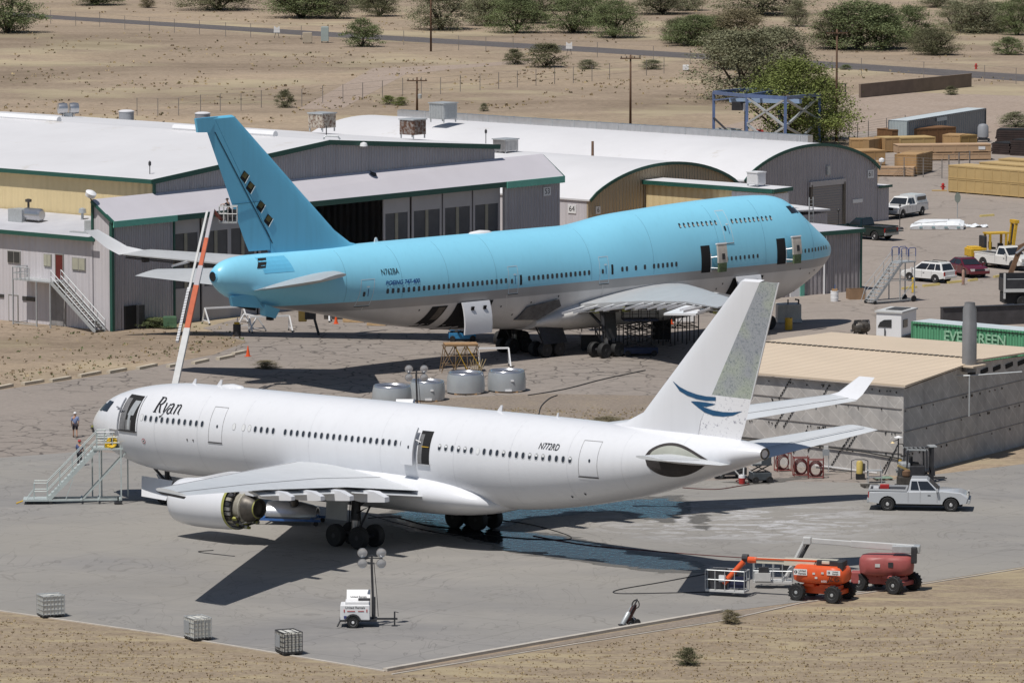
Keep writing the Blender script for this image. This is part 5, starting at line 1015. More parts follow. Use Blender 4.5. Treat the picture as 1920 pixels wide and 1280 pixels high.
# --- test pen: tan roof on cement-board walls, tall flue
c0 = G(1693, 893); c2 = G(1430, 868); c3 = G(1925, 833)
vL = Vector((c2[0]-c0[0], c2[1]-c0[1], 0)); vR = Vector((c3[0]-c0[0], c3[1]-c0[1], 0)); pen_rz = math.atan2(-vL.y, -vL.x)
PW, PD = vL.length+6, 22.0
tp = thing("test_pen", "grey board-clad test pen with tan metal roof and tall grey flue", "building", (c0[0], c0[1], 0), pen_rz)
def board_mat():
    m = mat("cement_board_panels", (.42, .40, .38), .85, var=.20, vs=.7, stain=.16)
    n = m.node_tree.nodes; L = m.node_tree.links; b = n["Principled BSDF"]; tc = next(q for q in n if q.type == 'TEX_COORD'); src = b.inputs["Base Color"].links[0].from_socket
    sx = n.new("ShaderNodeSeparateXYZ"); L.new(tc.outputs["Object"], sx.inputs[0])
    cb = n.new("ShaderNodeCombineXYZ"); ad = n.new("ShaderNodeMath"); L.new(sx.outputs["X"], ad.inputs[0]); L.new(sx.outputs["Y"], ad.inputs[1]); L.new(ad.outputs[0], cb.inputs[0]); L.new(sx.outputs["Z"], cb.inputs[1])
    mp = n.new("ShaderNodeMapping"); mp.inputs["Rotation"].default_value = (0, 0, .72); L.new(cb.outputs[0], mp.inputs[0])
    br = n.new("ShaderNodeTexBrick"); br.inputs["Scale"].default_value = 1.0; br.inputs["Brick Width"].default_value = 2.4; br.inputs["Row Height"].default_value = .75; br.inputs["Mortar Size"].default_value = .028
    br.inputs["Color1"].default_value = (.95, .95, .96, 1); br.inputs["Color2"].default_value = (1.05, 1.04, 1.03, 1); br.inputs["Mortar"].default_value = (1.22, 1.22, 1.22, 1); L.new(mp.outputs[0], br.inputs["Vector"])
    mx = n.new("ShaderNodeMix"); mx.data_type = 'RGBA'; mx.blend_type = 'MULTIPLY'; mx.inputs["Factor"].default_value = 1; L.new(src, mx.inputs["A"]); L.new(br.outputs["Color"], mx.inputs["B"]); L.new(mx.outputs["Result"], b.inputs["Base Color"])
    return m
BOARD = board_mat(); ROOFT = mat("tan_metal_roof", (.60, .49, .37), .6, var=.05, vs=.2, corr=.3, cp=.5, caxis='Y')
PH = 6.2
m = M(); m.slab([(-PW, 0, 0), (0, 0, 0), (0, 0, PH-.25), (-PW, 0, PH-.25)], (0, .2, 0), BOARD); m.build("front_wall", tp)
ang = math.atan2(vR.y, vR.x)-pen_rz; ux, uy = math.cos(ang), math.sin(ang); nx, ny = -uy, ux
m = M(); m.slab([(0.0, 0.0, 0), (ux*PD, uy*PD, 0), (ux*PD, uy*PD, PH-.05), (ux*PD*.5, uy*PD*.5, PH+.4), (0, 0, PH-.3)], (nx*.2, ny*.2, 0), BOARD); m.build("side_wall", tp)
m = M(); m.slab([(-.8, -.35, PH-.12), (.35, -.35, PH-.05), (ux*PD+.3, uy*PD, PH-.05), (ux*PD-PW, uy*PD+.0, PH-.1), (-PW-.5, -.35, PH-.12)][0:0] or [(-PW-.5, -.35, PH-.1), (.35, -.35, PH-.1), (.35+ux*PD*.5, uy*PD*.5, PH+.55), (-PW-.5+ux*PD*.5, uy*PD*.5, PH+.55)], (0, 0, .12), ROOFT)
m.slab([(.35+ux*PD*.5, uy*PD*.5, PH+.55), (.35+ux*PD, uy*PD, PH+.2), (-PW-.5+ux*PD, uy*PD, PH+.2), (-PW-.5+ux*PD*.5, uy*PD*.5, PH+.55)][::-1], (0, 0, .12), ROOFT); m.build("roof", tp)
m = M()
for k in range(40): t = k/40; m.box((-PW+.2+(PW+.1)*t+ux*PD*.5, uy*PD*.5, PH+.70), (.45*PW/40*1.3, .3, .08), HOT)
m.build("ridge_strip", tp)
BATT = mat("cladding_batten", (.23, .21, .20), .8, var=.3, vs=2)
m = M()   # dark gaps, battens and lifted edges of the cladding
for z in (1.55, 3.0, 4.55): m.frame((-PW, -.03, z+.2), (-.1, -.03, z), BATT, .05, .05); m.frame((.03, -.02, z), (ux*PD, uy*PD-.04, z+.1), BATT, .05, .05)
for k in range(80):
    x = -R.random()*PW; z = R.choice((1.5, 2.9, 4.5, 5.75)); m.box((x, -.04, z-.12*R.random()), (R.uniform(.03, .08), .05, R.uniform(.05, .16)), FLAT_BLACK, ry=R.uniform(-.3, .7))
for k in range(36):
    q = R.random()*PD; z = R.choice((1.5, 3.0, 4.5)); m.box((ux*q+.05, uy*q-.05, z-.1), (.06, R.uniform(.04, .10), R.uniform(.06, .18)), HOT)
for (x, z0_) in ((-10.3, 2.7), (-9.6, 2.7), (-8.8, 1.0), (-7.6, 1.2), (-7.0, 4.2), (-4.8, 1.6), (-4.4, 1.6), (-10.0, 4.6), (-1.6, .3), (-5.8, .2)):
    for k in range(9): m.box((x+k*.13, -.05, z0_+k*.19), (.06, .05, .15), FLAT_BLACK, ry=.6)
m.build("cladding_gaps", tp)
m = M()
for k in range(6): a = .45+k*.09; m = M(); m.frame((ux*PD*a+.02, uy*PD*a-.08, PH-.35), (ux*PD*(a+.05)+.02, uy*PD*(a+.05)-.08, PH-.25), FLAT_BLACK, .1, .3); m.build("eave_shade_bar", tp)  # dark bars painted for the shade in gaps under the eave
m = M()
m.tube([(-PW, -.1, 1.7), (-8, -.12, 1.6), (-3, -.12, 1.45), (0, -.1, 1.2)], .05, BLACK, 5); m.build("wall_cable", tp); m = M(); m.frame((-7, -.1, .25), (-2, -.1, .12), WHITE, .05, .08); m.build("white_rail", tp)
FLUE = mat("flue_grey", (.22, .22, .225), .5, .2, var=.12, stain=.2)
fx = ux*PD*.42+.4; fy = uy*PD*.42
m = M(); m.lathe([(.5, -.3), (.5, 3.0), (.47, 3.05), (.47, 4.0), (.36, 4.3), (.36, 4.45), (.28, 4.45), (.25, 4.0), (0, 4.0)], FLUE, Matrix.Translation((fx, fy, PH+.3)), 24); m.box((fx, fy, PH+.42), (1.7, 1.7, .12), ROOFT); fl = m.build("flue", tp, ang=35)
m = M(); m.tube([(fx+.4, fy-.6, PH-.2), (fx+.4, fy-.6, 3.2)], .06, GALV, 6); m.tube([(fx-3, fy-3, PH-.3), (fx+.4, fy-.6, PH-.2), (fx+3, fy+2, PH)], .05, GALV, 5); m.build("conduit", tp)
# ------------------------------------------------------------------ vehicles
ALLOY = mat("alloy_rim", (.62, .62, .63), .3, .4, var=.08); LAMPR = mat("tail_lamp_red", (.35, .01, .01), .2); LAMPW = mat("headlamp_glass", (.65, .65, .62), .1, spec=.8)
def car(name, label, cat, pr, pf, near, paint, spec, group=None):
    """pr, pf: image points where the nearer rear and front wheel touch the ground; near: which side of the car that is"""
    a = Vector(G(*pr)); b = Vector(G(*pf)); d = (b-a); wb = d.length; h = math.atan2(d.y, d.x); k = wb/spec['wb']; k = max(.88, min(1.16, k))
    n = Vector((-d.y, d.x)).normalized()*(1 if near == 'R' else -1)
    c = (a+b)/2+n*spec['W']/2*.9*k
    o = thing(name, label, cat, (c.x, c.y, 0), h, group); o.scale = (k,)*3
    W2 = spec['W']/2; R_ = spec['r']; xr, xf = -spec['wb']/2, spec['wb']/2; x0, x1 = spec['x0'], spec['x1']; zb, zs = spec['zb'], spec['zs']; hd = spec['hood']
    cr, cf, tr, tf, zt = spec['cab']
    # lower body: rounded slab with wheel cut-outs in its side profile
    def prof(ins, dz):
        pts = [(x0+ins, zb+.08), (x0+ins*.6, zb+.3), (x0+ins, zs-dz)]
        if not spec.get('bed'): pts += [(cr-.05, zs-dz*.3)]
        pts += [(cf, zs+.02-dz*.3), (cf+.1, hd+.04-dz*.5), (x1-.45, hd-.04-dz*.6), (x1-.12-ins, hd-.16-dz), (x1-ins*.6, zb+.34), (x1-.05-ins, zb+.06)]
        for xc in (xf, xr):
            pts += [(xc+R_*1.25*math.cos(t), max(zb, R_+R_*1.2*math.sin(t))) for t in lin(-.05, PI+.05, 8)]
        return pts
    bx0 = spec.get('bed')
    m = M(); rings = []
    for (y, i, z) in ((-W2, .10, .10), (-W2+.06, .02, .02), (W2-.06, .02, .02), (W2, .10, .10)): rings.append([Vector((x, y, zz)) for (x, zz) in prof(i, z)])
    if bx0:
        # open cargo bed: the slab stops under the bed, walls stand on it
        fl = zb+.42
        def cut(r): return [Vector((p.x, p.y, min(p.z, fl) if p.x < bx0 and p.z > fl and abs(p.x-xr) > R_*1.3 else p.z)) for p in r]
        rings2 = rings
        m.loft(rings2, paint, True); body = m.build("body", o, ang=35)
        q = M(); q.box(((x0+bx0)/2+.02, 0, zs+.006), (bx0-x0-.22, spec['W']-.26, .012), DARK)
        for s in (-1, 1): q.box(((x0+bx0)/2, s*(W2-.07), zs+.05), (bx0-x0, .12, .10), paint)
        q.box((bx0-.04, 0, zs+.05), (.1, spec['W']-.2, .10), paint)
        if not spec.get('gate'): q.box((x0+.05, 0, zs+.05), (.1, spec['W']-.2, .10), paint)
        q.build("cargo_bed", o)
    else:
        m.loft(rings, paint, True); body = m.build("body", o, ang=35)
    # cabin
    yb, yt = W2-.06, W2-.26
    def cring(t): return [Vector((cr+(tr-cr)*t, -(yb+(yt-yb)*t), zs+(zt-zs)*t)), Vector((cf+(tf-cf)*t, -(yb+(yt-yb)*t), zs+(zt-zs)*t)), Vector((cf+(tf-cf)*t, yb+(yt-yb)*t, zs+(zt-zs)*t)), Vector((cr+(tr-cr)*t, yb+(yt-yb)*t, zs+(zt-zs)*t))]
    m = M(); m.loft([cring(-.02), cring(.9), [p.lerp(Vector(((tr+tf)/2, 0, p.z)), .05)+Vector((0, 0, .02)) for p in cring(1.0)]], paint, True); cab = m.build("cabin", o, ang=35)
    def pane(pts, nm): g = M(); g.face(pts, GLASS); return g.build(nm, cab)
    def at(t, fx, side):
        r = cring(t); a_, b_ = (r[0], r[1]) if side < 0 else (r[3], r[2]); p = a_.lerp(b_, fx); return p+Vector((0, side*.018, .004))
    for side in (-1, 1):
        for (f0, f1) in spec['win']:
            q = [at(.12, f0, side), at(.12, f1, side), at(.84, f1, side), at(.84, f0, side)]; pane(q if side < 0 else q[::-1], "side_window")
    r0, r1 = cring(.10), cring(.86)
    pane([r0[1]+Vector((.02, .08, .01)), r0[2]+Vector((.02, -.08, .01)), r1[2]+Vector((.02, -.06, .01)), r1[1]+Vector((.02, .06, .01))], "windscreen")
    pane([r0[3]+Vector((-.02, -.1, .01)), r0[0]+Vector((-.02, .1, .01)), r1[0]+Vector((-.02, .08, .01)), r1[3]+Vector((-.02, -.08, .01))], "rear_window")
    for s in (-1, 1):
        for xc in (xr, xf): wheel(o, "wheel", (xc, s*(W2-.13), R_), R_, .24, BLACK, ALLOY, rimr=.62)
        m = M(); m.box((x1-.05, s*(W2-.28), hd-.22), (.1, .36, .18), LAMPW); m.build("headlight", o)
        m = M(); m.box((x0+.02, s*(W2-.12), zs-.22), (.08, .16, .34), LAMPR); m.build("tail_light", o)
        m = M(); m.box((cf-.12, s*(W2+.10), zs+.10), (.12, .2, .17), paint); m.build("mirror", o)
    m = M(); m.box((x1+.02, 0, zb+.15), (.12, spec['W']-.1, .24), spec.get('bump', DARK)); m.build("bumper", o, bevel=.03)
    m = M(); m.box((x0-.02, 0, zb+.15), (.12, spec['W']-.1, .24), spec.get('bump', DARK)); m.build("bumper", o, bevel=.03)
    m = M(); m.box((x1-.03, 0, hd-.26), (.08, spec['W']*.5, .22), DARK); m.build("grille", o)
    m = M(); m.box((0, 0, zb-.02), (x1-x0-.8, spec['W']-.5, .22), BLACK); m.build("underbody", o)
    m = M()   # door cuts
    for s in (-1, 1):
        for x in spec['cuts']: m.box((x, s*(W2+.002), (zb+zs)/2+.05), (.025, .012, zs-zb-.1), A_LINE)
        m.box(((cr+cf)/2+.3, s*(W2+.01), zs-.2), (.16, .02, .04), DARK)
    m.build("door_seam", o)
    if spec.get('cap'):
        m = M(); c0, c1_ = x0+.05, cr-.08; rr = []
        for t in (0, .55, .9, 1.0): ww = W2-.08-.16*t**1.5; e = .10*t; rr.append([Vector((c0+e*1.5, -ww, zs+.05+.72*t)), Vector((c1_-e*.2, -ww, zs+.05+.72*t)), Vector((c1_-e*.2, ww, zs+.05+.72*t)), Vector((c0+e*1.5, ww, zs+.05+.72*t))])
        m.loft(rr, paint, True); cp_ = m.build("bed_cap", o, ang=40)
        for s in (-1, 1):
            g = M(); g.box(((c0+c1_)/2, s*(W2-.115), zs+.42), ((c1_-c0)*.74, .04, .38), GLASS, rx=-s*.12); g.build("cap_window", cp_)
    if spec.get('gate'):
        m = M(); m.box((x0-.32, 0, zb+.40), (.6, spec['W']-.2, .08), paint); m.build("tailgate", o)
    if spec.get('rails'):
        for s in (-1, 1): m = M(); m.tube([(tr+.3, s*(yt-.05), zt+.02), (tr+.4, s*(yt-.05), zt+.08), (tf-.3, s*(yt-.05), zt+.08), (tf-.2, s*(yt-.05), zt+.02)], .03, DARK, 5); m.build("roof_rail", o)
    return o
PICK = dict(W=1.95, r=.39, wb=3.55, x0=-2.85, x1=2.75, zb=.42, zs=1.12, hood=1.14, cab=(-.62, 1.12, -.50, .42, 1.78), win=((.07, .36), (.40, .93)), cuts=(-.62, 1.0, .05), bed=-.70, bump=GALV)
GREYP = mat("light_grey_car_paint", (.50, .52, .545), .25, .1, var=.03, coat=.5); WHITEP = mat("white_car_paint", (.74, .74, .73), .25, var=.03, coat=.5); WHITE2 = mat("old_white_car_paint", (.70, .69, .66), .3, var=.06, coat=.3)
MAROON = mat("maroon_car_paint", (.13, .008, .018), .2, .15, var=.05, coat=.8); DKGREEN = mat("dark_green_car_paint", (.008, .022, .024), .2, .1, var=.1, coat=.6)
p = car("pickup_truck", "pale grey extended-cab pickup truck parked in front of the board-clad test pen", "pickup truck", (1664, 957), (1783, 959), 'R', GREYP, PICK)
m = M(); m.box((-2.0, .2, 1.22), (.5, .4, .22), RED); m.box((-2.45, -.3, 1.2), (.3, .3, .15), WHITE); m.build("cargo", p)
car("pickup_truck", "white pickup truck with camper cap behind the barrel hangar corner", "pickup truck", (1736, 403), (1684, 411), 'L', WHITEP, dict(PICK, cap=True, bump=GALV))
car("pickup_truck", "dark green pickup truck with its tailgate let down beside the grey store", "pickup truck", (1641, 451), (1578, 446), 'L', DKGREEN, dict(PICK, gate=True, cab=(-.35, 1.15, -.2, .45, 1.78), win=((.10, .93),), bed=-.42, bump=GALV))
car("pickup_truck", "old white pickup truck with dark rear window in front of the yellow forklift", "pickup truck", (1842, 501), (1903, 508), 'R', WHITE2, dict(PICK, cab=(-.35, 1.15, -.2, .45, 1.80), win=((.12, .93),), bed=-.42, cuts=(-.35, 1.0)))
car("pickup_truck", "white pickup truck cut off by the right edge of the photo", "pickup truck", (1938, 482), (2010, 492), 'R', WHITEP, PICK)
car("suv", "white sport utility car with dark rear glass next to the yard stairs", "car", (1754, 531), (1706, 527), 'L', WHITEP, dict(W=1.8, r=.35, wb=2.67, x0=-2.25, x1=2.25, zb=.36, zs=1.02, hood=1.0, cab=(-2.05, 1.15, -1.75, .25, 1.68), win=((.05, .24), (.27, .52), (.55, .92)), cuts=(-.95, .05, 1.0), rails=True, bump=WHITEP))
car("saloon_car", "dark red saloon car half hidden behind the white sport utility car", "car", (1768, 512), (1822, 523), 'R', MAROON, dict(W=1.78, r=.33, wb=2.7, x0=-2.35, x1=2.35, zb=.30, zs=.92, hood=.88, cab=(-1.7, 1.15, -.85, .25, 1.42), win=((.10, .40), (.44, .92)), cuts=(-.9, .1, 1.0), bump=MAROON))
# --- boom lifts
def basket(par, c, w=2.4, d=.95, h=1.1, rz=0.0, mt=GALV, tray=GALV):
    T = Matrix.Translation(c) @ Matrix.Rotation(rz, 4, 'Z'); q = lambda x, y, z: T @ Vector((x, y, z))
    m = M(); m.slab([q(-w/2, -d/2, 0), q(w/2, -d/2, 0), q(w/2, d/2, 0), q(-w/2, d/2, 0)], (0, 0, .12), tray); o = m.build("platform", par)
    m = M()
    for (a, b) in (((-1, -1), (1, -1)), ((1, -1), (1, 1)), ((1, 1), (-1, 1)), ((-1, 1), (-1, -1))):
        A_, B_ = q(a[0]*w/2, a[1]*d/2, .12), q(b[0]*w/2, b[1]*d/2, .12); u = Vector((0, 0, h)); n = 4 if a[1] == b[1] else 2
        for f in (1, .52): m.tube([A_+u*f, B_+u*f], .035, mt, 5)
        for k in range(n): e = A_.lerp(B_, k/n); m.tube([e, e+u], .03, mt, 5)
    m.build("guard_rail", o); m = M(); m.box(q(w*.28, d*.3, .75), (.55, .3, .5), DARK, rz=rz); m.build("control_box", o)
    return o
LCREAM = mat("boom_cream", (.60, .57, .47), .4, var=.08, stain=.05); FADEDR = mat("faded_red_paint", (.34, .085, .08), .5, var=.15, vs=1.5); LIGHTG = mat("boom_light_grey", (.55, .55, .54), .45, var=.1)
def chassis(o, paint, wbx=2.5, tr=2.0, rz=0.0, r=.5):
    T = Matrix.Rotation(rz, 4, 'Z'); m = M()
    m.box((0, 0, .68), (wbx*1.0, tr*.5, .5), paint, rz=rz)
    for s in (-1, 1): m.box(T @ Vector((s*wbx/2, 0, .55)), (.35, tr*.85, .28), paint, rz=rz)
    for s in (-1, 1): m.box(T @ Vector((s*wbx*.22, 0, .98)), (.7, tr*.8, .2), paint, rz=rz)
    ch = m.build("chassis", o, bevel=.04)
    for a in (-1, 1):
        for b in (-1, 1):
            w_ = wheel(ch, "wheel", (0, 0, 0), r, .40, BLACK, GALV, rimr=.52, knob=16); p = T @ Vector((a*wbx/2, b*tr/2, r)); w_.location = p; w_.rotation_euler = (0, 0, rz)
def turret(o, paint, rounded=True, L_=3.4, W_=2.2, z0=1.12, z1=2.15, rz=0.0):
    T = Matrix.Rotation(rz, 4, 'Z'); m = M(); rings = []
    for (z, s_) in ((z0, .86), (z0+.12, .97), (z0+.5, 1.0), (z1-.25, .98), (z1-.05, .90), (z1, .78)):
        rg = []
        for k in range(20):
            a = 2*PI*k/20; c, q = math.cos(a), math.sin(a); e = 3.2; rg.append(T @ Vector((L_/2*s_*math.copysign(abs(c)**(2/e), c), W_/2*s_*math.copysign(abs(q)**(2/e), q), z)))
        rings.append(rg)
    m.loft(rings, paint, True); return m.build("turret", o, ang=45)
def decal(par, o_, x, y, w, h, lines, logo=True):
    T = basis(o_, x, y); m = M()
    q = lambda u, v: T @ Vector((u, v, .0))
    m.face([q(-w/2, -h/2), q(w/2, -h/2), q(w/2, h/2), q(-w/2, h/2)], SIGNW); d = m.build("decal", par)
    n = len(lines)
    for k, s in enumerate(lines): text(s, h*.44, INK, d, "decal_lettering", T @ Matrix.Translation((w*.14 if logo else 0, h*(.22-.44*k) if n > 1 else 0, .01)))
    if logo:
        l = M(); l.add([T @ Vector((-w*.34+h*.26*math.cos(a), h*.26*math.sin(a), .008)) for a in lin(0, 2*PI*11/12, 11)], [tuple(range(12))], INK); l.face([T @ Vector((-w*.34+a*h*.05, b*h*.18, .014)) for a, b in ((-1, -1), (1, -1), (1, 1), (-1, 1))], SIGNW); l.build("decal_logo", d)
# orange lift in front
g = G(1540, 1128); g2 = G(1481, 1132); hz = math.atan2(g2[1]-g[1], g2[0]-g[0])
ol = thing("boom_lift", "bright orange boom lift with cream boom lowered to its basket, nearest the grass bank", "boom lift", (g[0]+.1, g[1]+.9, 0), -.36); ol.scale = (.95,)*3
CH = math.radians(172)
chassis(ol, ORANGE, 2.4, 2.05, CH, .52); tu = turret(ol, ORANGE, L_=3.5, W_=2.2)
m = M(); m.box((.6, 0, 2.3), (1.7, .9, .35), DARK); m.box((1.35, -.5, 2.0), (.35, .5, 1.0), DARK); m.box((.35, -.35, 2.35), (.5, .3, .2), LCREAM); m.build("boom_pivot", ol, bevel=.04)
BT = (-4.5, 0, 2.2)
m = M(); m.frame((1.0, 0, 2.28), (-2.4, 0, 2.22), LCREAM, .34, .44); m.frame((-2.3, 0, 2.22), (-4.3, 0, 2.2), LCREAM, .26, .34); m.frame((1.0, -.175, 2.38), (-4.2, -.175, 2.32), ORANGE, .02, .1); m.build("boom", ol, bevel=.03)
m = M(); m.tube([(-4.2, 0, 2.2), (-4.75, 0, 2.2)], .2, ORANGE, 10); m.tube([(-4.75, 0, 2.3), (-5.1, 0, 2.3)], .24, DARK, 10); m.build("boom_head", ol)
m = M(); m.tube([(-4.95, -.25, 2.1), (-6.1, -.7, .75)], .17, ORANGE, 10); m.tube([(-4.9, -.05, 2.2), (-5.9, -.5, .95)], .1, DARK, 8); m.build("jib", ol, ang=40)
basket(ol, (-5.9, -.55, .28), 2.5, 1.0, 1.2, 0.0, GALV, LIGHTG)
m = M(); m.box((-6.55, -.4, 1.0), (1.0, .7, 1.25), DARK); m.box((-5.3, -.3, .85), (1.0, .6, .7), mat("dark_blue_crate", (.012, .016, .05), .6)); m.box((-6.1, -.9, 1.1), (.4, .2, .4), WHITE); m.build("tool_load", ol)
decal(tu, (-1.05, -1.115, 1.8), (1, .0, 0), (0, 0, 1), .85, .38, ("United", "Rentals")); decal(tu, (1.05, -1.115, 1.85), (1, .0, 0), (0, 0, 1), .85, .30, ("United", "Rentals"))
for (x, z) in ((-.2, 1.75), (.35, 1.8), (-.05, 1.5)):
    m = M(); m.box((x, -1.115, z), (.16, .01, .12), LIGHTG); m.build("sticker", tu)
text("JLG", .42, INK, tu, "maker_lettering", basis((1.05, -1.12, 1.45), (1, 0, 0), (0, 0, 1)), shear=.3, sx=1.2); text("JLG", .30, INK, ol, "maker_lettering", basis((-.2, -.185, 2.26), (1, 0, 0), (0, 0, 1)), shear=.3, sx=1.3)
text("600S", .18, SIGNW, tu, "size_lettering", basis((.45, -1.118, 1.3), (1, 0, 0), (0, 0, 1)))
# faded red lift behind it
g = G(1655, 1112); rl = thing("boom_lift", "faded red boom lift with long grey boom, behind the orange one", "boom lift", (g[0]+.3, g[1]+1.2, 0), -.12); rl.scale = (.95,)*3
chassis(rl, FADEDR, 2.5, 2.1, math.radians(150), .55); tu = turret(rl, FADEDR, L_=3.4, W_=2.3, z0=1.05, z1=2.2)
m = M(); m.box((1.2, 0, 2.6), (1.7, .9, .45), GALV); m.box((1.7, -.5, 2.3), (.35, .5, 1.0), DARK); m.build("boom_pivot", rl, bevel=.04)
m = M(); m.frame((1.7, 0, 2.65), (-2.2, 0, 2.85), LIGHTG, .30, .40); m.frame((-2.0, 0, 2.85), (-4.6, 0, 3.0), LIGHTG, .24, .32); m.build("boom", rl, bevel=.03)
m = M(); m.box((-4.9, 0, 3.0), (.5, .45, .45), LIGHTG); m.build("boom_head", rl, bevel=.05)
m = M(); m.tube([(-5.0, 0, 3.0), (-5.7, .1, 1.6), (-6.3, .1, .5)], .14, LIGHTG, 8); m.tube([(-4.75, 0, 2.9), (-5.5, .1, 1.5)], .1, DARK, 8); m.build("jib", rl)
basket(rl, (-7.0, .3, .35), 2.4, 1.0, 1.2, 0, GALV, LIGHTG); m = M(); m.box((-7.6, -.2, .75), (1.0, .6, .5), LIGHTG); m.box((-7.55, -.2, 1.15), (.6, .4, .4), DARK); m.build("control_box", rl)
m = M(); m.box((-1.2, 0, .8), (1.9, .9, .7), FADEDR); m.build("engine_tray", rl, bevel=.04)
text("JLG", .32, INK, rl, "maker_lettering", basis((.7, -.155, 2.70), (1, 0, -.05), (0, 0, 1)), shear=.3, sx=1.2)
m = M(); m.box((.3, -1.14, 1.75), (.3, .05, .30), DARK); m.build("hatch", tu); m = M(); m.box((-.5, -1.14, 1.7), (.3, .04, .2), LIGHTG); m.build("hatch", tu)
# tall lift working at the jumbo's rudder
g = G(300, 806); tl = thing("boom_lift", "tall boom lift with orange and grey telescopic boom raised to the blue rudder", "boom lift", (g[0], g[1], 0))
chassis(tl, ORANGE, 2.6, 2.2, .6, .55); turret(tl, ORANGE, L_=3.6, W_=2.4, z1=1.95, rz=.6)
bx, by = XAT(398, 416, 21), 416; bz = ZAT(393, 416); P0 = Vector((.6, 4, 1.9)); P0 = Vector((XAT(322, g[1]+1.0, 2.2)-g[0], 1.0, 2.0)); P1 = Vector((bx-g[0], by-g[1], bz))
DULLO = mat("boom_dull_orange", (.50, .125, .06), .5, var=.15, vs=.8, stain=.15); LAV = mat("boom_dusty_grey", (.42, .40, .42), .45, var=.1); CARR = mat("cable_carrier", (.02, .02, .02), .6)
m = M()
for (a, b, wd, mt) in ((0, .36, .40, LIGHTG), (.35, .585, .35, DULLO), (.58, .69, .32, LAV), (.68, .84, .27, DULLO), (.83, 1.0, .24, LAV)): m.frame(P0.lerp(P1, a), P0.lerp(P1, b), mt, wd, wd*1.15, (1, 0, 0))
m.build("boom", tl, bevel=.03)
m = M(); off = Vector((-.52, -.2, 0)); n = 34
for k in range(n):
    a = P0.lerp(P1, .30+.28*k/n)+off; b = P0.lerp(P1, .30+.28*(k+.55)/n)+off; m.frame(a, b, WHITE, .22, .2, (1, 0, 0))
m.frame(P0.lerp(P1, .30)+off+Vector((.05, .05, 0)), P0.lerp(P1, .58)+off+Vector((.05, .05, 0)), CARR, .16, .16, (1, 0, 0)); m.build("cable_carrier", tl)
m = M(); m.frame(P0.lerp(P1, .56)+off*.9, P0.lerp(P1, .99)+off*.75, LIGHTG, .16, .16, (1, 0, 0)); m.build("fly_boom", tl)
bk = Vector((XAT(427, 417, 20)-g[0], 417-g[1], ZAT(418, 417)))
m = M(); m.tube([P1, P1+Vector((.35, .2, -.5)), bk+Vector((-.5, 0, .25))], .14, mat("jib_rust_red", (.20, .06, .045), .6, var=.3), 8); m.tube([P1+Vector((.1, 0, -.25)), bk+Vector((-.4, 0, .5))], .08, DARK, 6); m.build("jib", tl)
basket(tl, bk, 1.35, .9, 1.15, 0, LIGHTG, GALV); m = M(); m.box(bk+Vector((.2, .1, .45)), (.7, .4, .6), DARK); m.build("tool_load", tl)
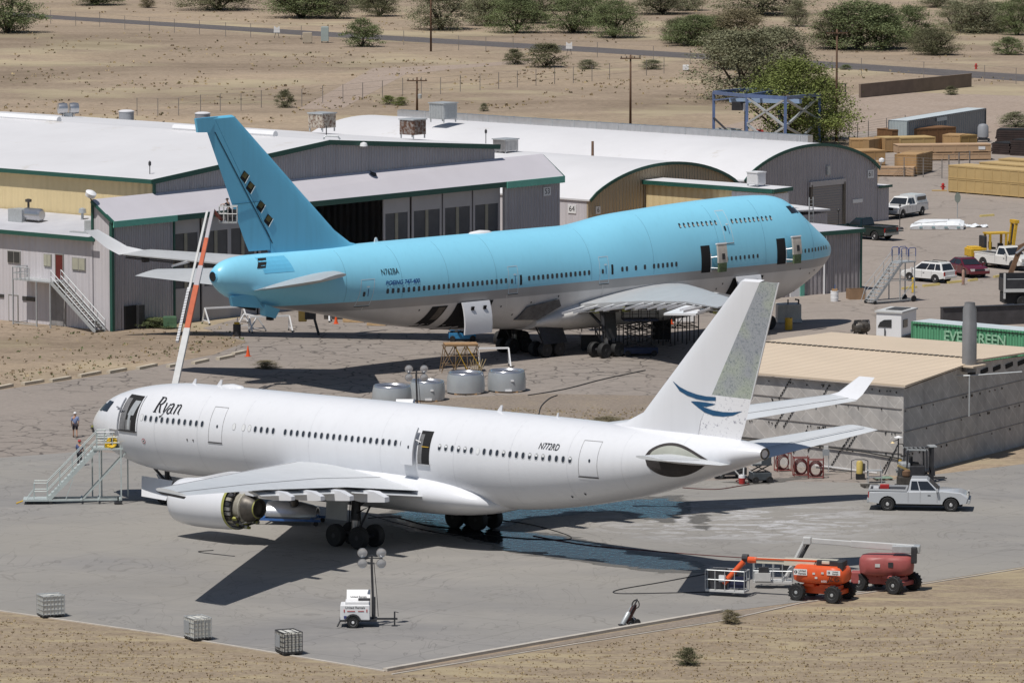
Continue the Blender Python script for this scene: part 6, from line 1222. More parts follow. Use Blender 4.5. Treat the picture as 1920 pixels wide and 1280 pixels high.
# --- light towers
def light_tower(px, py, label, s, detail=True):
    g = G(px, py); o = thing("light_tower", label, "light tower", (g[0], g[1], 0), 0, "trailer light towers"); o.scale = (s,)*3
    m = M(); m.box((-1.05, 0, .78), (1.5, 1.15, .78), WHITE); b = m.build("generator_body", o, bevel=.04)
    m = M(); m.box((-.95, 0, 1.24), (1.2, 1.05, .14), WHITE); m.slab([(-1.5, .3, 1.32), (-.3, .3, 1.32), (-.3, .62, 1.78), (-1.5, .62, 1.78)], (0, .05, 0), WHITE); m.box((-.6, .1, 1.36), (.6, .3, .1), DARK); m.build("raised_lid", o)
    text("United Rentals", .17, INK, b, "body_lettering", basis((-1.05, -.58, 1.04), (1, 0, 0), (0, 0, 1))); text("United Rentals", .14, INK, o, "lid_lettering", basis((-.9, .36, 1.46), (1, 0, 0), (0, .55, 1)))
    m = M(); m.box((-1.6, -.585, .88), (.05, .02, .14), RED); m.box((-.45, -.585, .88), (.05, .02, .14), RED); m.box((-1.25, -.585, .86), (.4, .02, .03), RED); m.box((-.75, -.585, .86), (.3, .02, .03), RED); m.box((-1.55, -.585, .55), (.14, .02, .14), mat("blue_label", (.05, .06, .2), .5)); m.build("marker_strip", b)
    m = M(); m.box((-.9, 0, .36), (1.9, 1.0, .1), DARK); m.frame((0, 0, .38), (1.1, 0, .38), DARK, .09); m.frame((.95, 0, 0), (.95, 0, .75), DARK, .08); m.box((.95, 0, .02), (.3, .3, .04), DARK); m.frame((-1.8, -.5, .38), (-1.95, -.75, .1), DARK, .06); m.tube([(.95, 0, .75), (1.15, 0, .7)], .02, DARK, 5); m.build("frame", o)
    for s_ in (-1, 1):
        wheel(o, "wheel", (-1.15, s_*.68, .31), .31, .2, BLACK, WHITE, rimr=.6); m = M(); m.loft([[Vector((-1.15+.42*math.cos(a), s_*.68+y, .31+.42*math.sin(a))) for a in lin(0, PI, 8)]+[Vector((-1.15+.38*math.cos(a), s_*.68+y, .31+.38*math.sin(a))) for a in lin(PI, 0, 8)] for y in (-.13, .13)], DARK); m.build("mudguard", o)
    m = M(); m.frame((-.12, 0, .35), (-.12, 0, 1.5), DARK, .2, .2); m.frame((-.15, 0, 1.4), (-.22, 0, 3.45), DARK, .12, .12); m.frame((-.75, 0, 3.5), (.35, 0, 3.5), DARK, .05, .05); m.frame((-.2, 0, 3.2), (-.2, 0, 3.65), DARK, .1, .1); m.tube([(.12, 0, .5), (.05, -.05, 1.6), (-.1, -.05, 3.3)], .018, DARK, 5); m.build("mast", o)
    for x in (-.68, .28):
        for z in (3.27, 3.82):
            m = M(); T = Matrix.Translation((x, -.05, z)) @ Matrix.Rotation(PI/2+.25, 4, 'X')
            m.lathe([(0, -.28), (.10, -.26), (.16, -.12), (.25, .06), (.26, .1), (.22, .08), (0, .04)], ALU, T, 16); h_ = m.build("lamp_head", o, ang=40); m = M(); m.lathe([(.24, .085), (.15, .12), (0, .135)], mat("lamp_lens", (.55, .56, .58), .15, .3), T, 16); m.build("lens", h_, ang=60)
    return o
light_tower(705, 1173, "white trailer light tower standing alone on the near concrete", 1.10)
light_tower(787, 803, "dark-masted light tower behind the white airliner, before the round engine cowls", 1.14)
# --- white liquid totes in cages
PLAST = mat("tote_plastic", (.62, .61, .56), .45, var=.12, vs=2, stain=.12); PLATE = mat("tote_label_plate", (.30, .32, .34), .5, var=.1)
def tote(px, py, rz, label, plate, cage):
    g = G(px, py); o = thing("liquid_tote", label, "liquid tote", (g[0], g[1]+.5, 0), rz, "caged liquid totes along the concrete edge"); o.scale = (1.10,)*3
    m = M(); m.box((0, 0, .64), (1.12, .94, .96), PLAST); m.lathe([(.2, 1.1), (.2, 1.16), (0, 1.17)], PLAST, None, 12); m.build("bottle", o, bevel=.06)
    m = M(); n = 7
    for k in range(n):
        x = -.58+1.16*k/(n-1)
        for s in (-1, 1): m.tube([(x, s*.49, .14), (x, s*.49, 1.15)], .016, cage, 5)
    for k in range(6):
        y = -.49+.98*k/5
        for s in (-1, 1): m.tube([(s*.59, y, .14), (s*.59, y, 1.15)], .016, cage, 5)
    for z in (.2, .44, .68, .92, 1.15):
        m.tube([(-.59, -.49, z), (.59, -.49, z), (.59, .49, z), (-.59, .49, z), (-.59, -.49, z)], .016 if z < 1.1 else .024, cage, 5)
    for y in (-.2, .2): m.tube([(-.59, y, 1.16), (.59, y, 1.16)], .016, cage, 5)
    m.build("cage", o)
    m = M(); m.box((0, 0, .13), (1.2, 1.0, .05), DARK)
    for x in (-.5, 0, .5):
        for y in (-.4, 0, .4): m.box((x, y, .055), (.14, .14, .11), DARK)
    m.build("pallet", o)
    if plate: m = M(); m.box((-.24, -.505, .66), (.6, .02, .62), PLATE) if plate == 1 else m.box((-.605, .05, .66), (.02, .62, .62), PLATE); m.build("label_plate", o)
tote(94, 1158, math.radians(24), "leftmost caged tote, yellowish and without a grey plate", 0, GALV); tote(370, 1201, math.radians(-62), "caged tote with a grey plate and bright white bottle, middle of the three", 1, GALV); tote(541, 1228, math.radians(-66), "rightmost caged tote, dull and dirty with a grey plate", 1, DARK)
# --- hand truck with bottle
HOSE_D = mat("dark_maroon_steel", (.075, .025, .022), .6, var=.3, vs=4)
g = G(1186, 1172); o = thing("hand_truck", "rusty two-wheeled cart leaning with a gas bottle and coiled hose at the kerb", "hand truck", (g[0], g[1], 0), .35)
m = M(); m.tube([(-.55, -.1, .1), (.18, -.1, 1.35)], .04, DARK, 6); m.tube([(-.55, .25, .1), (.18, .25, 1.35)], .04, GALV, 6); m.tube([(.18, -.1, 1.35), (.3, .08, 1.45), (.18, .25, 1.35)], .04, DARK, 6); m.tube([(-.1, .25, .9), (.25, .25, .2)], .035, WHITE, 5); m.box((-.55, .08, .06), (.4, .5, .05), DARK); m.build("frame", o)
m = M(); m.lathe([(.12, 0), (.15, .05), (.15, .95), (.08, 1.15), (.05, 1.2)], HOSE_D, Matrix.Translation((-.38, .05, .15)) @ Matrix.Rotation(.52, 4, 'Y'), 14); m.lathe([(.14, 0), (.14, .7), (.06, .8)], GALV, Matrix.Translation((-.62, -.05, .12)) @ Matrix.Rotation(.52, 4, 'Y'), 12); m.build("gas_bottle", o, ang=40)
m = M(); m.tube([(.2+.22*math.cos(a), .05+.05*math.sin(2*a), 1.2+.24*math.sin(a)) for a in lin(0, 4*PI, 26)], .03, BLACK, 5); m.build("hose_coil", o)
for s in (-.2, .38): wheel(o, "wheel", (.2, s, .2), .2, .1, BLACK, DARK)
wheel(o, "wheel", (-.2, -.2, .15), .15, .1, BLACK, GALV)
# silver reverser half on a blue dolly under the near wing
g = G(500, 982); g2 = G(600, 985); o = thing("reverser_half", "silver engine cowl half lying on a blue dolly beneath the white airliner's near wing", "engine part", (g[0], g[1]+.6, 0), math.atan2(g2[1]-g[1], g2[0]-g[0]))
m = M(); rr = []
for (x, r_) in ((.1, .95), (.8, 1.0), (2.2, .95), (3.0, .75), (3.3, .62)): rr.append([Vector((x, r_*math.cos(a), .55+r_*math.sin(a)*.9)) for a in lin(0, PI, 14)]+[Vector((x, .86*r_*math.cos(a), .55+.86*r_*math.sin(a)*.9)) for a in lin(PI, 0, 14)])
m.loft(rr, ALU); m.build("cowl_half", o, ang=40); m = M(); m.box((1.5, -.9, .35), (4.4, .12, .14), BLUEP); m.box((1.5, .9, .35), (4.4, .12, .14), BLUEP); m.box((.0, 0, .42), (.14, 1.9, .14), BLUEP); m.box((3.1, 0, .42), (.14, 1.9, .14), BLUEP); m.lathe([(.25, 0), (.3, .3), (.15, .6), (.2, .75), (.1, .95)], HOT, Matrix.Translation((1.9, -.5, 1.2)), 12); m.build("dolly", o)
for x in (-.4, 3.4):
    for s in (-.9, .9): wheel(o, "castor", (x, s, .15), .15, .1, BLACK, DARK)
# --- passenger stair at the white airliner's door
STG = mat("stair_grey_green", (.48, .53, .52), .5, .2, var=.12, vs=2)
g0 = Vector(G(85, 946)); g1 = Vector(G(218, 946)); hd_ = math.atan2(g1.y-g0.y, g1.x-g0.x)+.05
ps = thing("passenger_stair", "grey wheeled passenger stair rolled up to the white airliner's open door", "stair", (g0.x, g0.y+.2, 0), hd_)
Lp = (g1-g0).length; ZT = 3.6; SW = 1.15
m = M(); xs0, xs1 = .2, 3.35
for y in (0, SW): m.frame((xs0, y, .3), (xs1, y, ZT), STG, .07, .26)
n = 15
for k in range(n): t = (k+.5)/n; m.box((xs0+(xs1-xs0)*t, SW/2, .3+(ZT-.3)*t+.08), (.30, SW-.08, .05), STG); m.box((xs0+(xs1-xs0)*t-.13, SW/2, .3+(ZT-.3)*t), (.04, SW-.08, .16), STG if k % 3 else DARK)
m.build("flight", ps)
m = M(); m.box((4.25, SW/2, ZT), (2.3, SW+.2, .12), STG); m.box((5.35, SW*.55, ZT-.19), (.3, SW, .3), STG); m.build("landing", ps); m = M(); m.box((-.65, SW/2, .28), (1.6, SW+.3, .12), STG); m.build("bottom_step", ps)
m = M()
for (x, y) in ((3.0, SW+.5), (3.5, 0), (3.6, SW+.5), (4.9, -.1), (5.3, SW+.6)): m.frame((x, y, .25), (x, y*.9, ZT), STG, .09)
m.frame((5.35, 0, ZT-.1), (2.4, 0, .3), STG, .1); m.frame((5.35, SW, ZT-.1), (2.4, SW, .3), STG, .08)
for y in (0, SW): m.frame((-.2, y, .26), (Lp+.3, y, .3), STG, .1, .12)
for x in (2.3, 3.4, Lp+.2): m.frame((x, -.2, .28), (x, SW+.6, .28), STG, .1, .1)
m.frame((xs0+1.1, 0, .3), (xs0+1.6, 0, 1.7), STG, .06); m.build("support_frame", ps)
m = M()
for y in (-.02, SW+.02):
    for hgt in (.55, 1.1): m.tube([(-.75, y, .3+hgt), (.1, y, .3+hgt), (xs1, y, ZT+hgt), (3.3, y, ZT+hgt)], .03, STG, 5)
    for k in range(5): t = k/4; m.tube([(.1+(xs1-.1)*t, y, .3+(ZT-.3)*t), (.1+(xs1-.1)*t, y, .3+(ZT-.3)*t+1.1)], .028, STG, 5)
    m.tube([(-.75, y, .3), (-.75, y, 1.4)], .03, STG, 5); m.tube([(-1.2, y, .35), (-.75, y, .95), (-.75, y, .3)], .03, STG, 5)
    for hgt in (.4, .75, 1.1): m.tube([(3.3, y, ZT+hgt), (5.4, y, ZT+hgt)], .03, STG if y > 0 or hgt < 1 else WHITE, 5)
    for k in range(5): x = 3.3+2.1*k/4; m.tube([(x, y, ZT), (x, y, ZT+1.1)], .03, STG, 5)
m.build("handrail", ps)
m = M(); m.tube([(-1.2, .5, .28), (-1.9, .2, .06)], .05, YELLOW, 6); m.build("tow_bar", ps)
for (x, y) in ((-1.1, 0), (-1.1, SW), (.3, 0), (.3, SW), (Lp+.1, 0), (Lp+.1, SW)): wheel(ps, "wheel", (x, y, .14), .14, .1, BLACK, DARK)
for (x, y) in ((Lp+.1, -.15),): m = M(); m.box((x, y, .12), (.5, .5, .12), DARK); m.tube([(x, y, .1), (x, y, .5)], .05, DARK, 6); m.build("jack_foot", ps)
yb = thing("rolled_hose_bag", "bright yellow bundle lying on the passenger stair's top landing", "bundle", ps.matrix_basis @ Vector((4.3, .25, ZT+.06)), hd_)
m = M()
for k in range(9): m.tube([(.42*math.cos(a)*(.7+.05*k), .2*math.sin(a)+.03*(k-4), .33+.30*math.sin(a+.3*k)) for a in lin(0, 2*PI, 12)], .07, mat("bright_yellow_fabric", (.68, .44, .02), .7, var=.25, vs=6), 6)
m.box((0, -.02, .3), (.1, .5, .6), DARK); m.build("bundle", yb)
# --- yard stair with blue rails
g0 = Vector(G(1640, 571)); g1 = Vector(G(1720, 565)); hd_ = math.atan2(g1.y-g0.y, g1.x-g0.x)
ys = thing("yard_stair", "grey wheeled maintenance stair with blue top rails standing in the yard", "stair", (g0.x, g0.y, 0), hd_)
ZT = 3.5; xs1 = 3.0; SW = 1.3
m = M()
for y in (0, SW): m.frame((0, y, .2), (xs1, y, ZT), GALV, .07, .22)
for k in range(12): t = (k+.5)/12; m.box((xs1*t, SW/2, .2+(ZT-.2)*t+.06), (.34, SW-.06, .05), GALV)
m.build("flight", ys)
m = M(); m.box((xs1+.75, SW/2, ZT), (1.6, SW+.1, .1), GALV); m.build("landing", ys)
m = M()
for (x, y) in ((xs1-.4, SW), (xs1+1.4, 0), (xs1+1.4, SW), (xs1-.2, 0)): m.frame((x, y, .2), (x, y, ZT-(.5 if x < xs1 else 0)), GALV, .08)
for y in (0, SW): m.frame((0, y, .22), (xs1+1.5, y, .22), GALV, .09); m.frame((1.6, y, 2.0), (xs1+1.4, y, 1.9), GALV, .06)
m.frame((0, 0, .22), (0, SW, .22), GALV, .09); m.frame((xs1+1.4, 0, .22), (xs1+1.4, SW, .22), GALV, .09); m.frame((xs1-.2, 0, .22), (xs1+1.4, 0, 1.9), GALV, .05); m.build("support_frame", ys)
m = M()
for y in (-.02, SW+.02):
    for hh in (.5, 1.0): m.tube([(-.15, y, .2+hh*1.3), (xs1, y, ZT+hh)], .028, GALV, 5)
    for k in range(4): t = k/3; m.tube([(xs1*t, y, .2+(ZT-.2)*t), (xs1*t, y, .2+(ZT-.2)*t+1.05)], .028, GALV, 5)
m.tube([(-.5, 0, .2), (0, 0, 1.5)], .03, GALV, 5); m.tube([(-.5, SW, .2), (0, SW, 1.5)], .03, GALV, 5); m.build("handrail", ys)
m = M(); bp_ = mat("rail_blue", (.03, .07, .25), .5)
for (x0_, x1_, y) in ((xs1-.1, xs1+.65, -.02), (xs1+.75, xs1+1.5, -.02), (xs1-.1, xs1+.65, SW), (xs1+.75, xs1+1.5, SW)):
    m.tube([(x0_, y, ZT+.5), (x0_, y, ZT+1.15), (x0_+.1, y, ZT+1.25), (x1_-.1, y, ZT+1.25), (x1_, y, ZT+1.15), (x1_, y, ZT+.5)], .035, bp_, 6); m.tube([(x0_, y, ZT), (x0_, y, ZT+.55)], .03, GALV, 5); m.tube([(x1_, y, ZT), (x1_, y, ZT+.55)], .03, GALV, 5); m.tube([(x0_, y, ZT+.6), (x1_, y, ZT+.6)], .025, GALV, 5)
m.build("guard_rail", ys)
for (x, y, r_) in ((0, 0, .17), (0, SW, .17), (xs1+1.3, 0, .28), (xs1+1.3, SW, .28)): wheel(ys, "wheel", (x, y-.05, r_), r_, .12, BLACK, DARK)
# --- big yellow forklift
g = G(1814, 497); fk = thing("forklift", "large yellow forklift with raised mast behind the old white pickup", "forklift", (g[0]+1.8, g[1]+1.2, 0), math.radians(18)); fk.scale = (.86,)*3
m = M(); m.box((-1.2, 0, 1.35), (1.9, 1.9, .9), YELLOW); m.box((.9, 0, 1.0), (3.2, 1.6, .8), YELLOW); m.box((-1.4, 0, 1.85), (1.2, 1.5, .25), YELLOW); m.box((-.35, 0, 2.1), (.35, 1.5, 2.0), DARK); m.build("chassis", fk, bevel=.08)
m = M(); m.box((1.2, 0, 3.35), (2.5, 1.6, .16), YELLOW)
for (x, y) in ((.2, -.7), (.2, .7), (2.1, -.7), (2.1, .7)): m.frame((x*.98, y, 1.3), (x, y, 3.3), YELLOW, .22)
m.build("overhead_guard", fk)
m = M(); m.box((.75, 0, 1.7), (.6, .6, .2), BLACK); m.box((.5, 0, 2.05), (.2, .6, .7), BLACK); m.box((1.7, 0, 1.8), (.3, .9, .8), DARK); m.build("seat", fk)
m = M(); 
for y in (-.55, .55): m.frame((2.75, y, .3), (3.35, y, 4.6), YELLOW, .28, .3)
m.frame((2.95, 0, .6), (3.3, 0, 4.2), DARK, .8, .12); m.box((3.35, 0, 4.55), (.5, 1.5, .35), YELLOW); m.build("mast", fk)
m = M(); m.box((3.3, 0, 1.0), (.15, 1.8, .8), DARK)
for y in (-.6, .6): m.box((4.2, y, .72), (1.8, .2, .1), DARK)
m.build("fork", fk)
for (x, r_) in ((-1.1, .66), (2.1, .75)):
    for s in (-1, 1): wheel(fk, "wheel", (x, s*.95, r_), r_, .42, BLACK, YELLOW, rimr=.5)
# small grey forklift behind the pickup
g = G(1722, 907); fs = thing("forklift", "small dark grey forklift behind the pale grey pickup's cab", "forklift", (g[0], g[1]+1.0, 0), .15)
m = M(); m.box((-.4, 0, .75), (1.6, 1.1, .8), DARK); m.box((-.9, 0, 1.1), (.6, 1.1, .5), GALV); m.build("chassis", fs, bevel=.06)
m = M()
for (x, y) in ((-.85, -.5), (-.85, .5), (.55, -.5), (.55, .5)): m.frame((x, y, .9), (x*.9, y, 2.25), DARK, .1)
for k in range(5): m.frame((-.8+.3*k, -.5, 2.25), (-.8+.3*k, .5, 2.25), DARK, .07)
m.frame((-.85, -.5, 2.25), (.6, -.5, 2.2), GALV, .1); m.frame((-.85, .5, 2.25), (.6, .5, 2.2), GALV, .1); m.build("overhead_guard", fs)
m = M()
for y in (-.35, .35): m.frame((.95, y, .1), (.95, y, 2.35), DARK, .14, .16)
m.box((.98, 0, 2.4), (.5, .9, .08), GALV); m.box((1.05, 0, .7), (.1, 1.0, .5), DARK); m.box((1.5, -.3, .25), (.9, .12, .06), DARK); m.box((1.5, .3, .25), (.9, .12, .06), DARK); m.build("mast", fs)
m = M(); m.box((-.2, 0, 1.25), (.5, .5, .2), BLACK); m.box((-.45, 0, 1.5), (.15, .5, .5), BLACK); m.build("seat", fs)
for x in (-.8, .6):
    for s in (-1, 1): wheel(fs, "wheel", (x, s*.5, .3), .3, .22, BLACK, GALV)
# --- dump truck bed with an excavator arm at the right edge
g = G(1884, 577); dt = thing("dump_truck", "black dump truck bed with pale rim at the right edge of the yard", "truck", (g[0], g[1], 0), .12)
m = M(); m.box((3, 1.2, 1.35), (6, 2.4, .12), DARK); m.box((3, 0, 1.9), (6, .12, 1.1), DARK); m.box((3, 2.4, 2.1), (6, .12, 1.4), DARK); m.box((0, 1.2, 1.9), (.12, 2.4, 1.1), DARK); m.build("bed", dt); m = M(); m.box((3, -.08, 1.5), (6.2, .16, .28), LIGHTG); m.frame((-.05, -.05, .8), (-.05, -.05, 3.0), LIGHTG, .16); m.box((3.0, .1, 2.45), (6, .1, .08), LIGHTG); m.build("bed_rim", dt); m = M(); m.box((2.5, 1.2, .8), (5, 1.9, .9), BLACK); m.build("frame", dt)
for x in (1.6, 3.0):
    for y in (.1, 2.2): wheel(dt, "wheel", (x, y, .52), .52, .3, BLACK, DARK)
g = G(1893, 560); ex = thing("excavator_arm", "rusty brown digger arm reaching down into the dump truck bed", "digger", (g[0], g[1]+3.2, 0))
m = M(); RUST = mat("rusty_arm", (.16, .09, .05), .7, var=.3, vs=2); m.frame((0, 0, 1.0), (1.2, 0, 4.2), RUST, .5, .4); m.frame((1.1, 0, 4.1), (3.0, 0, 5.0), RUST, .4, .6); m.frame((3.0, 0, 5.0), (5.5, 0, 1.2), RUST, .5, .6); m.tube([(.8, -.25, 3.7), (2.2, -.25, 4.8)], .12, STEEL, 8); m.build("arm", ex); m = M(); m.box((0, 0, .9), (.9, .9, .7), RUST, ry=.4); m.build("bucket", ex); m = M(); m.box((6, 0, 1.0), (2.5, 2.4, 1.2), RUST); m.box((6, 0, .3), (3.2, 2.6, .6), BLACK); m.build("body", ex)
# --- containers
def container(name, label, p0, p1, h, wd, mt, flip=1, top=None):
    a = Vector(G(*p0)); b = Vector(G(*p1)); d = b-a; o = thing(name, label, "container", (a.x, a.y, 0), math.atan2(d.y, d.x)); L_ = d.length
    m = M(); m.box((L_/2, wd/2, h/2), (L_-.06, wd-.06, h-.06), mt); m.build("body", o)
    m = M(); 
    for y in (0, wd):
        for z in (.08, h-.08): m.box((L_/2, y, z), (L_, .12, .16), mt)
        for x in (.06, L_-.06): m.box((x, y, h/2), (.14, .14, h), mt)
    for x in (.04, L_-.04):
        for z in (.08, h-.08): m.box((x, wd/2, z), (.12, wd, .16), mt)
    m.build("frame", o); m = M(); m.box((L_/2, wd/2, h+.01), (L_-.1, wd-.1, .03), top or mt); m.build("roof", o)
    return o, L_
GRNC = mat("green_container_paint", (.115, .37, .20), .5, var=.10, vs=.6, corr=.8, cp=.55, stain=.12); GRYC = mat("grey_container_paint", (.235, .27, .30), .5, var=.1, vs=.5, corr=.9, cp=.6, stain=.12); TOPC = mat("container_roof_grey", (.50, .55, .57), .6, var=.1)
gc, L_ = container("shipping_container", "green shipping container with faded white lettering behind the test pen", (1709, 664), (1990, 690), 2.65, 2.44, GRNC, top=TOPC)
FADE = mat("faded_white_letters", (.27, .47, .32), .6, var=.45, vs=4)
text("EVERGREEN", 1.15, FADE, gc, "container_lettering", basis((6.3, -.075, 1.72), (1, 0, 0), (0, 0, 1)), sx=1.0, ext=.01, bold=.02)
m = M()
for k in range(30): m.box((.5+k*.38, -.07, 2.45), (.16, .03, .10), FLAT_BLACK)
m.box((9.6, -.06, .9), (1.6, .06, .3), FLAT_BLACK); m.build("top_slots", gc)
kc, L2 = container("shipping_container", "long grey shipping container with pale roof beyond the wooden crates", (1669, 272), (1702, 273), 2.6, 12.0, GRYC, top=TOPC)
kc.rotation_euler = (0, 0, .05); kc.scale = (1.0, 1, 1)
# re-laid so that its long side runs away to the right
for ch in list(kc.children): bpy.data.objects.remove(ch, do_unlink=True)
a = Vector(G(1702, 274)); b = Vector(G(1848, 249)); d = b-a; kc.location = (a.x, a.y, 0); kc.rotation_euler = (0, 0, math.atan2(d.y, d.x)); LL = min(d.length, 26.0)
m = M(); m.box((LL/2, 1.25, 1.5), (LL-.05, 2.45, 2.95), GRYC); m.build("body", kc)
m = M()
for y in (0, 2.5):
    for z in (.1, 2.95): m.box((LL/2, y, z), (LL, .12, .18), GRYC)
    for x in (.06, LL*.47, LL-.06): m.box((x, y, 1.5), (.16, .14, 3.0), GRYC)
m.build("frame", kc); m = M(); m.box((LL/2, 1.25, 3.02), (LL-.1, 2.4, .04), TOPC); m.build("roof", kc); m = M(); m.box((LL*.42, -.08, 2.6), (LL*.13, .03, .45), TOPC); m.build("placard", kc); m = M(); m.box((-.05, 1.25, 1.5), (.05, 2.3, 2.8), mat("container_end_pale", (.40, .46, .48), .5, var=.08, corr=.5, cp=.4)); m.build("end_door", kc)
# --- truck box, dark trailer, tank, engine
g = G(1640, 641); tb = thing("truck_body", "white box truck body with a cab window, beside the green container", "truck", (g[0]+.2, g[1]+1.4, 0), -.42)
m = M(); m.box((1.1, 1.8, 1.2), (2.2, 3.6, 2.2), WHITE); b_ = m.build("box", tb, bevel=.05); m = M(); m.box((1.1, 1.8, 2.36), (2.4, 3.8, .14), LIGHTG); m.box((1.2, 2.0, 2.45), (1.4, 2.2, .05), HOT); m.build("roof", tb); m = M(); m.slab([(.15, -.02, 1.1), (1.35, -.02, 1.1), (1.35, -.02, 1.75), (.7, -.02, 1.7), (.35, -.02, 1.5)], (0, -.03, 0), GLASS); m.build("side_window", tb); m = M(); m.box((2.23, .9, 1.4), (.04, 1.0, .65), GLASS); m.build("rear_window", tb); m = M(); m.tube([(.8, -.1, .4), (.8, -.1, 1.0)], .05, DARK, 6); m.box((1.25, 1.8, .2), (2.3, 3.4, .4), DARK); m.build("underframe", tb)
g = G(1614, 630); ob = thing("engine_core", "small dark engine part with hoses on the ground by the white truck body", "engine part", (g[0], g[1], 0), .3)
m = M(); m.lathe([(.3, -.7), (.5, -.5), (.45, 0), (.55, .3), (.35, .7)], HOT, Matrix.Translation((0, 0, .75)) @ Matrix.Rotation(PI/2, 4, 'Y'), 14)
for k in range(24): a = R.uniform(0, 2*PI); m.box((R.uniform(-.7, .7), .5*math.cos(a), .75+.5*math.sin(a)), (R.uniform(.1, .35), .18, .2), R.choice((DARK, STEEL, HOT)))
m.frame((-.7, 0, 0), (-.5, 0, .5), DARK, .1); m.frame((.6, 0, 0), (.4, 0, .5), DARK, .1); m.build("core", ob, ang=50)
g = G(1800, 632); tr_ = thing("flat_trailer", "dark low wall of stacked panels behind the green container", "trailer", (g[0], g[1]+8, 0), .35); m = M(); m.box((8, 0, .8), (18, .5, 1.6), mat("dark_panel", (.06, .055, .058), .7, var=.3)); m.box((8, 0, 1.63), (18, .7, .06), DARK); m.build("panel", tr_)
g = G(1459, 607); tk = thing("storage_tank", "dirty white rectangular tank on skids in the jumbo's nose shadow", "tank", (g[0], g[1]+.2, 0), .10)
m = M(); m.box((1.0, .9, .95), (2.0, 1.7, 1.3), mat("tank_offwhite", (.48, .47, .43), .6, var=.15, stain=.2)); m.build("tank", tk, bevel=.06); m = M(); m.box((1.0, .9, .2), (2.1, 1.8, .3), GALV); m.build("skid", tk); m = M(); m.tube([(1.8, .4, 1.5), (1.8, .4, 1.95), (1.5, .4, 2.0)], .08, DARK, 6); m.build("bent_pipe", tk); m = M(); m.tube([(.9, .4, 1.5), (.9, .4, 2.0)], .06, DARK, 6); m.build("filler_pipe", tk)
def drum(px, py, label, mt, r=.3, h=.9, extra=None):
    g = G(px, py); o = thing("drum", label, "drum", (g[0], g[1]+r, 0)); m = M(); m.lathe([(r*.98, 0), (r, .03), (r, h*.33), (r*1.05, h*.35), (r, h*.37), (r, h*.66), (r*1.05, h*.68), (r, h*.70), (r, h), (r*.94, h-.03), (0, h-.03)], mt, None, 18); m.build("barrel", o, ang=30)
    if extra: m = M(); m.box((0, 0, h+.08), (r*1.4, r*.8, .18), extra); m.tube([(0, 0, h), (.05, 0, h+.55)], .03, BLUEP, 5); m.build("lid", o)
    else: m = M(); m.lathe([(.05, h-.03), (.05, h+.02), (0, h+.02)], DARK, Matrix.Translation((r*.5, 0, 0)), 8); m.build("bung", o)
    return o
drum(1479, 619, "yellow drum standing in front of the dirty white tank", YELLOW, .32, 1.0); drum(1565, 566, "white drum with wooden lid against the weathered store", WHITE, .35, .95, WOOD); drum(444, 631, "black and yellow drum among the white trestles", DARK, .32, 1.0, YELLOW)
g = G(1606, 562); cr_ = thing("cardboard_crate", "brown open crate at the corner of the grey store", "crate", (g[0], g[1]+.7, 0), .2); m = M(); CB = mat("brown_crate", (.27, .17, .10), .8, var=.2)
for (c, d) in (((0, -.6, .45), (1.5, .06, .9)), ((0, .6, .45), (1.5, .06, .9)), ((-.72, 0, .45), (.06, 1.14, .9)), ((.72, 0, .45), (.06, 1.14, .9)), ((0, 0, .05), (1.38, 1.14, .08))): m.box(c, d, CB)
m.build("crate", cr_)
# --- engine cowls on the ground
COWL = mat("cowl_grey", (.43, .455, .475), .32, .25, var=.05, vs=1, stain=.06); LIP = mat("polished_lip", (.60, .60, .62), .22, .8, var=.08)
def cowl(px, py, label, r, h, lean=0.0, sgn=0.0):
    g = G(px, py); o = thing("engine_cowl", label, "engine cowl", (g[0], g[1]+r, .12), 0, "engine cowls set down on the asphalt")
    T = Matrix.Rotation(lean, 4, 'Y'); m = M(); m.lathe([(r*1.0, 0), (r*1.015, h*.35), (r*.99, h*.7), (r*.95, h*.9)], COWL, T, 40, False); m.lathe([(r*.80, 0), (r*.78, h*.5), (r*.80, h*.85)], DARK, T, 40, False); m.lathe([(r*1.0, 0), (r*.8, 0)], COWL, T, 40, False); m.build("shell", o, ang=35)
    m = M(); m.lathe([(r*.95, h*.9), (r*.94, h*.97), (r*.90, h), (r*.84, h*.97), (r*.80, h*.85)], LIP, T, 40, False); m.build("lip", o, ang=60)
    m = M(); m.box((0, 0, -.06), (r*1.6, .2, .12), WOOD); m.box((0, -r*.8, -.06), (r*1.2, .2, .12), WOOD); m.box((0, r*.6, -.06), (r*1.3, .2, .12), WOOD); m.build("timber_blocks", o)
    if sgn:
        m = M(); m.box((r*.3*sgn, -r*.985, h*.55), (.22, .06, .12), WHITE); m.box((r*.1*sgn, -r*1.01, h*.06), (.5, .06, .16), WHITE); m.build("stencil", o)
cowl(734, 765, "leftmost engine cowl, cut off below by the white fuselage", 1.46, 1.45); cowl(800, 754, "engine cowl behind the dark light mast, second from left", 1.32, 1.40, .03, 1); cowl(873, 741, "engine cowl with a vertical seam and closed top, third from left", 1.42, 1.50); cowl(950, 737, "rightmost engine cowl with white stencil near its foot", 1.44, 1.50, 0, 1)
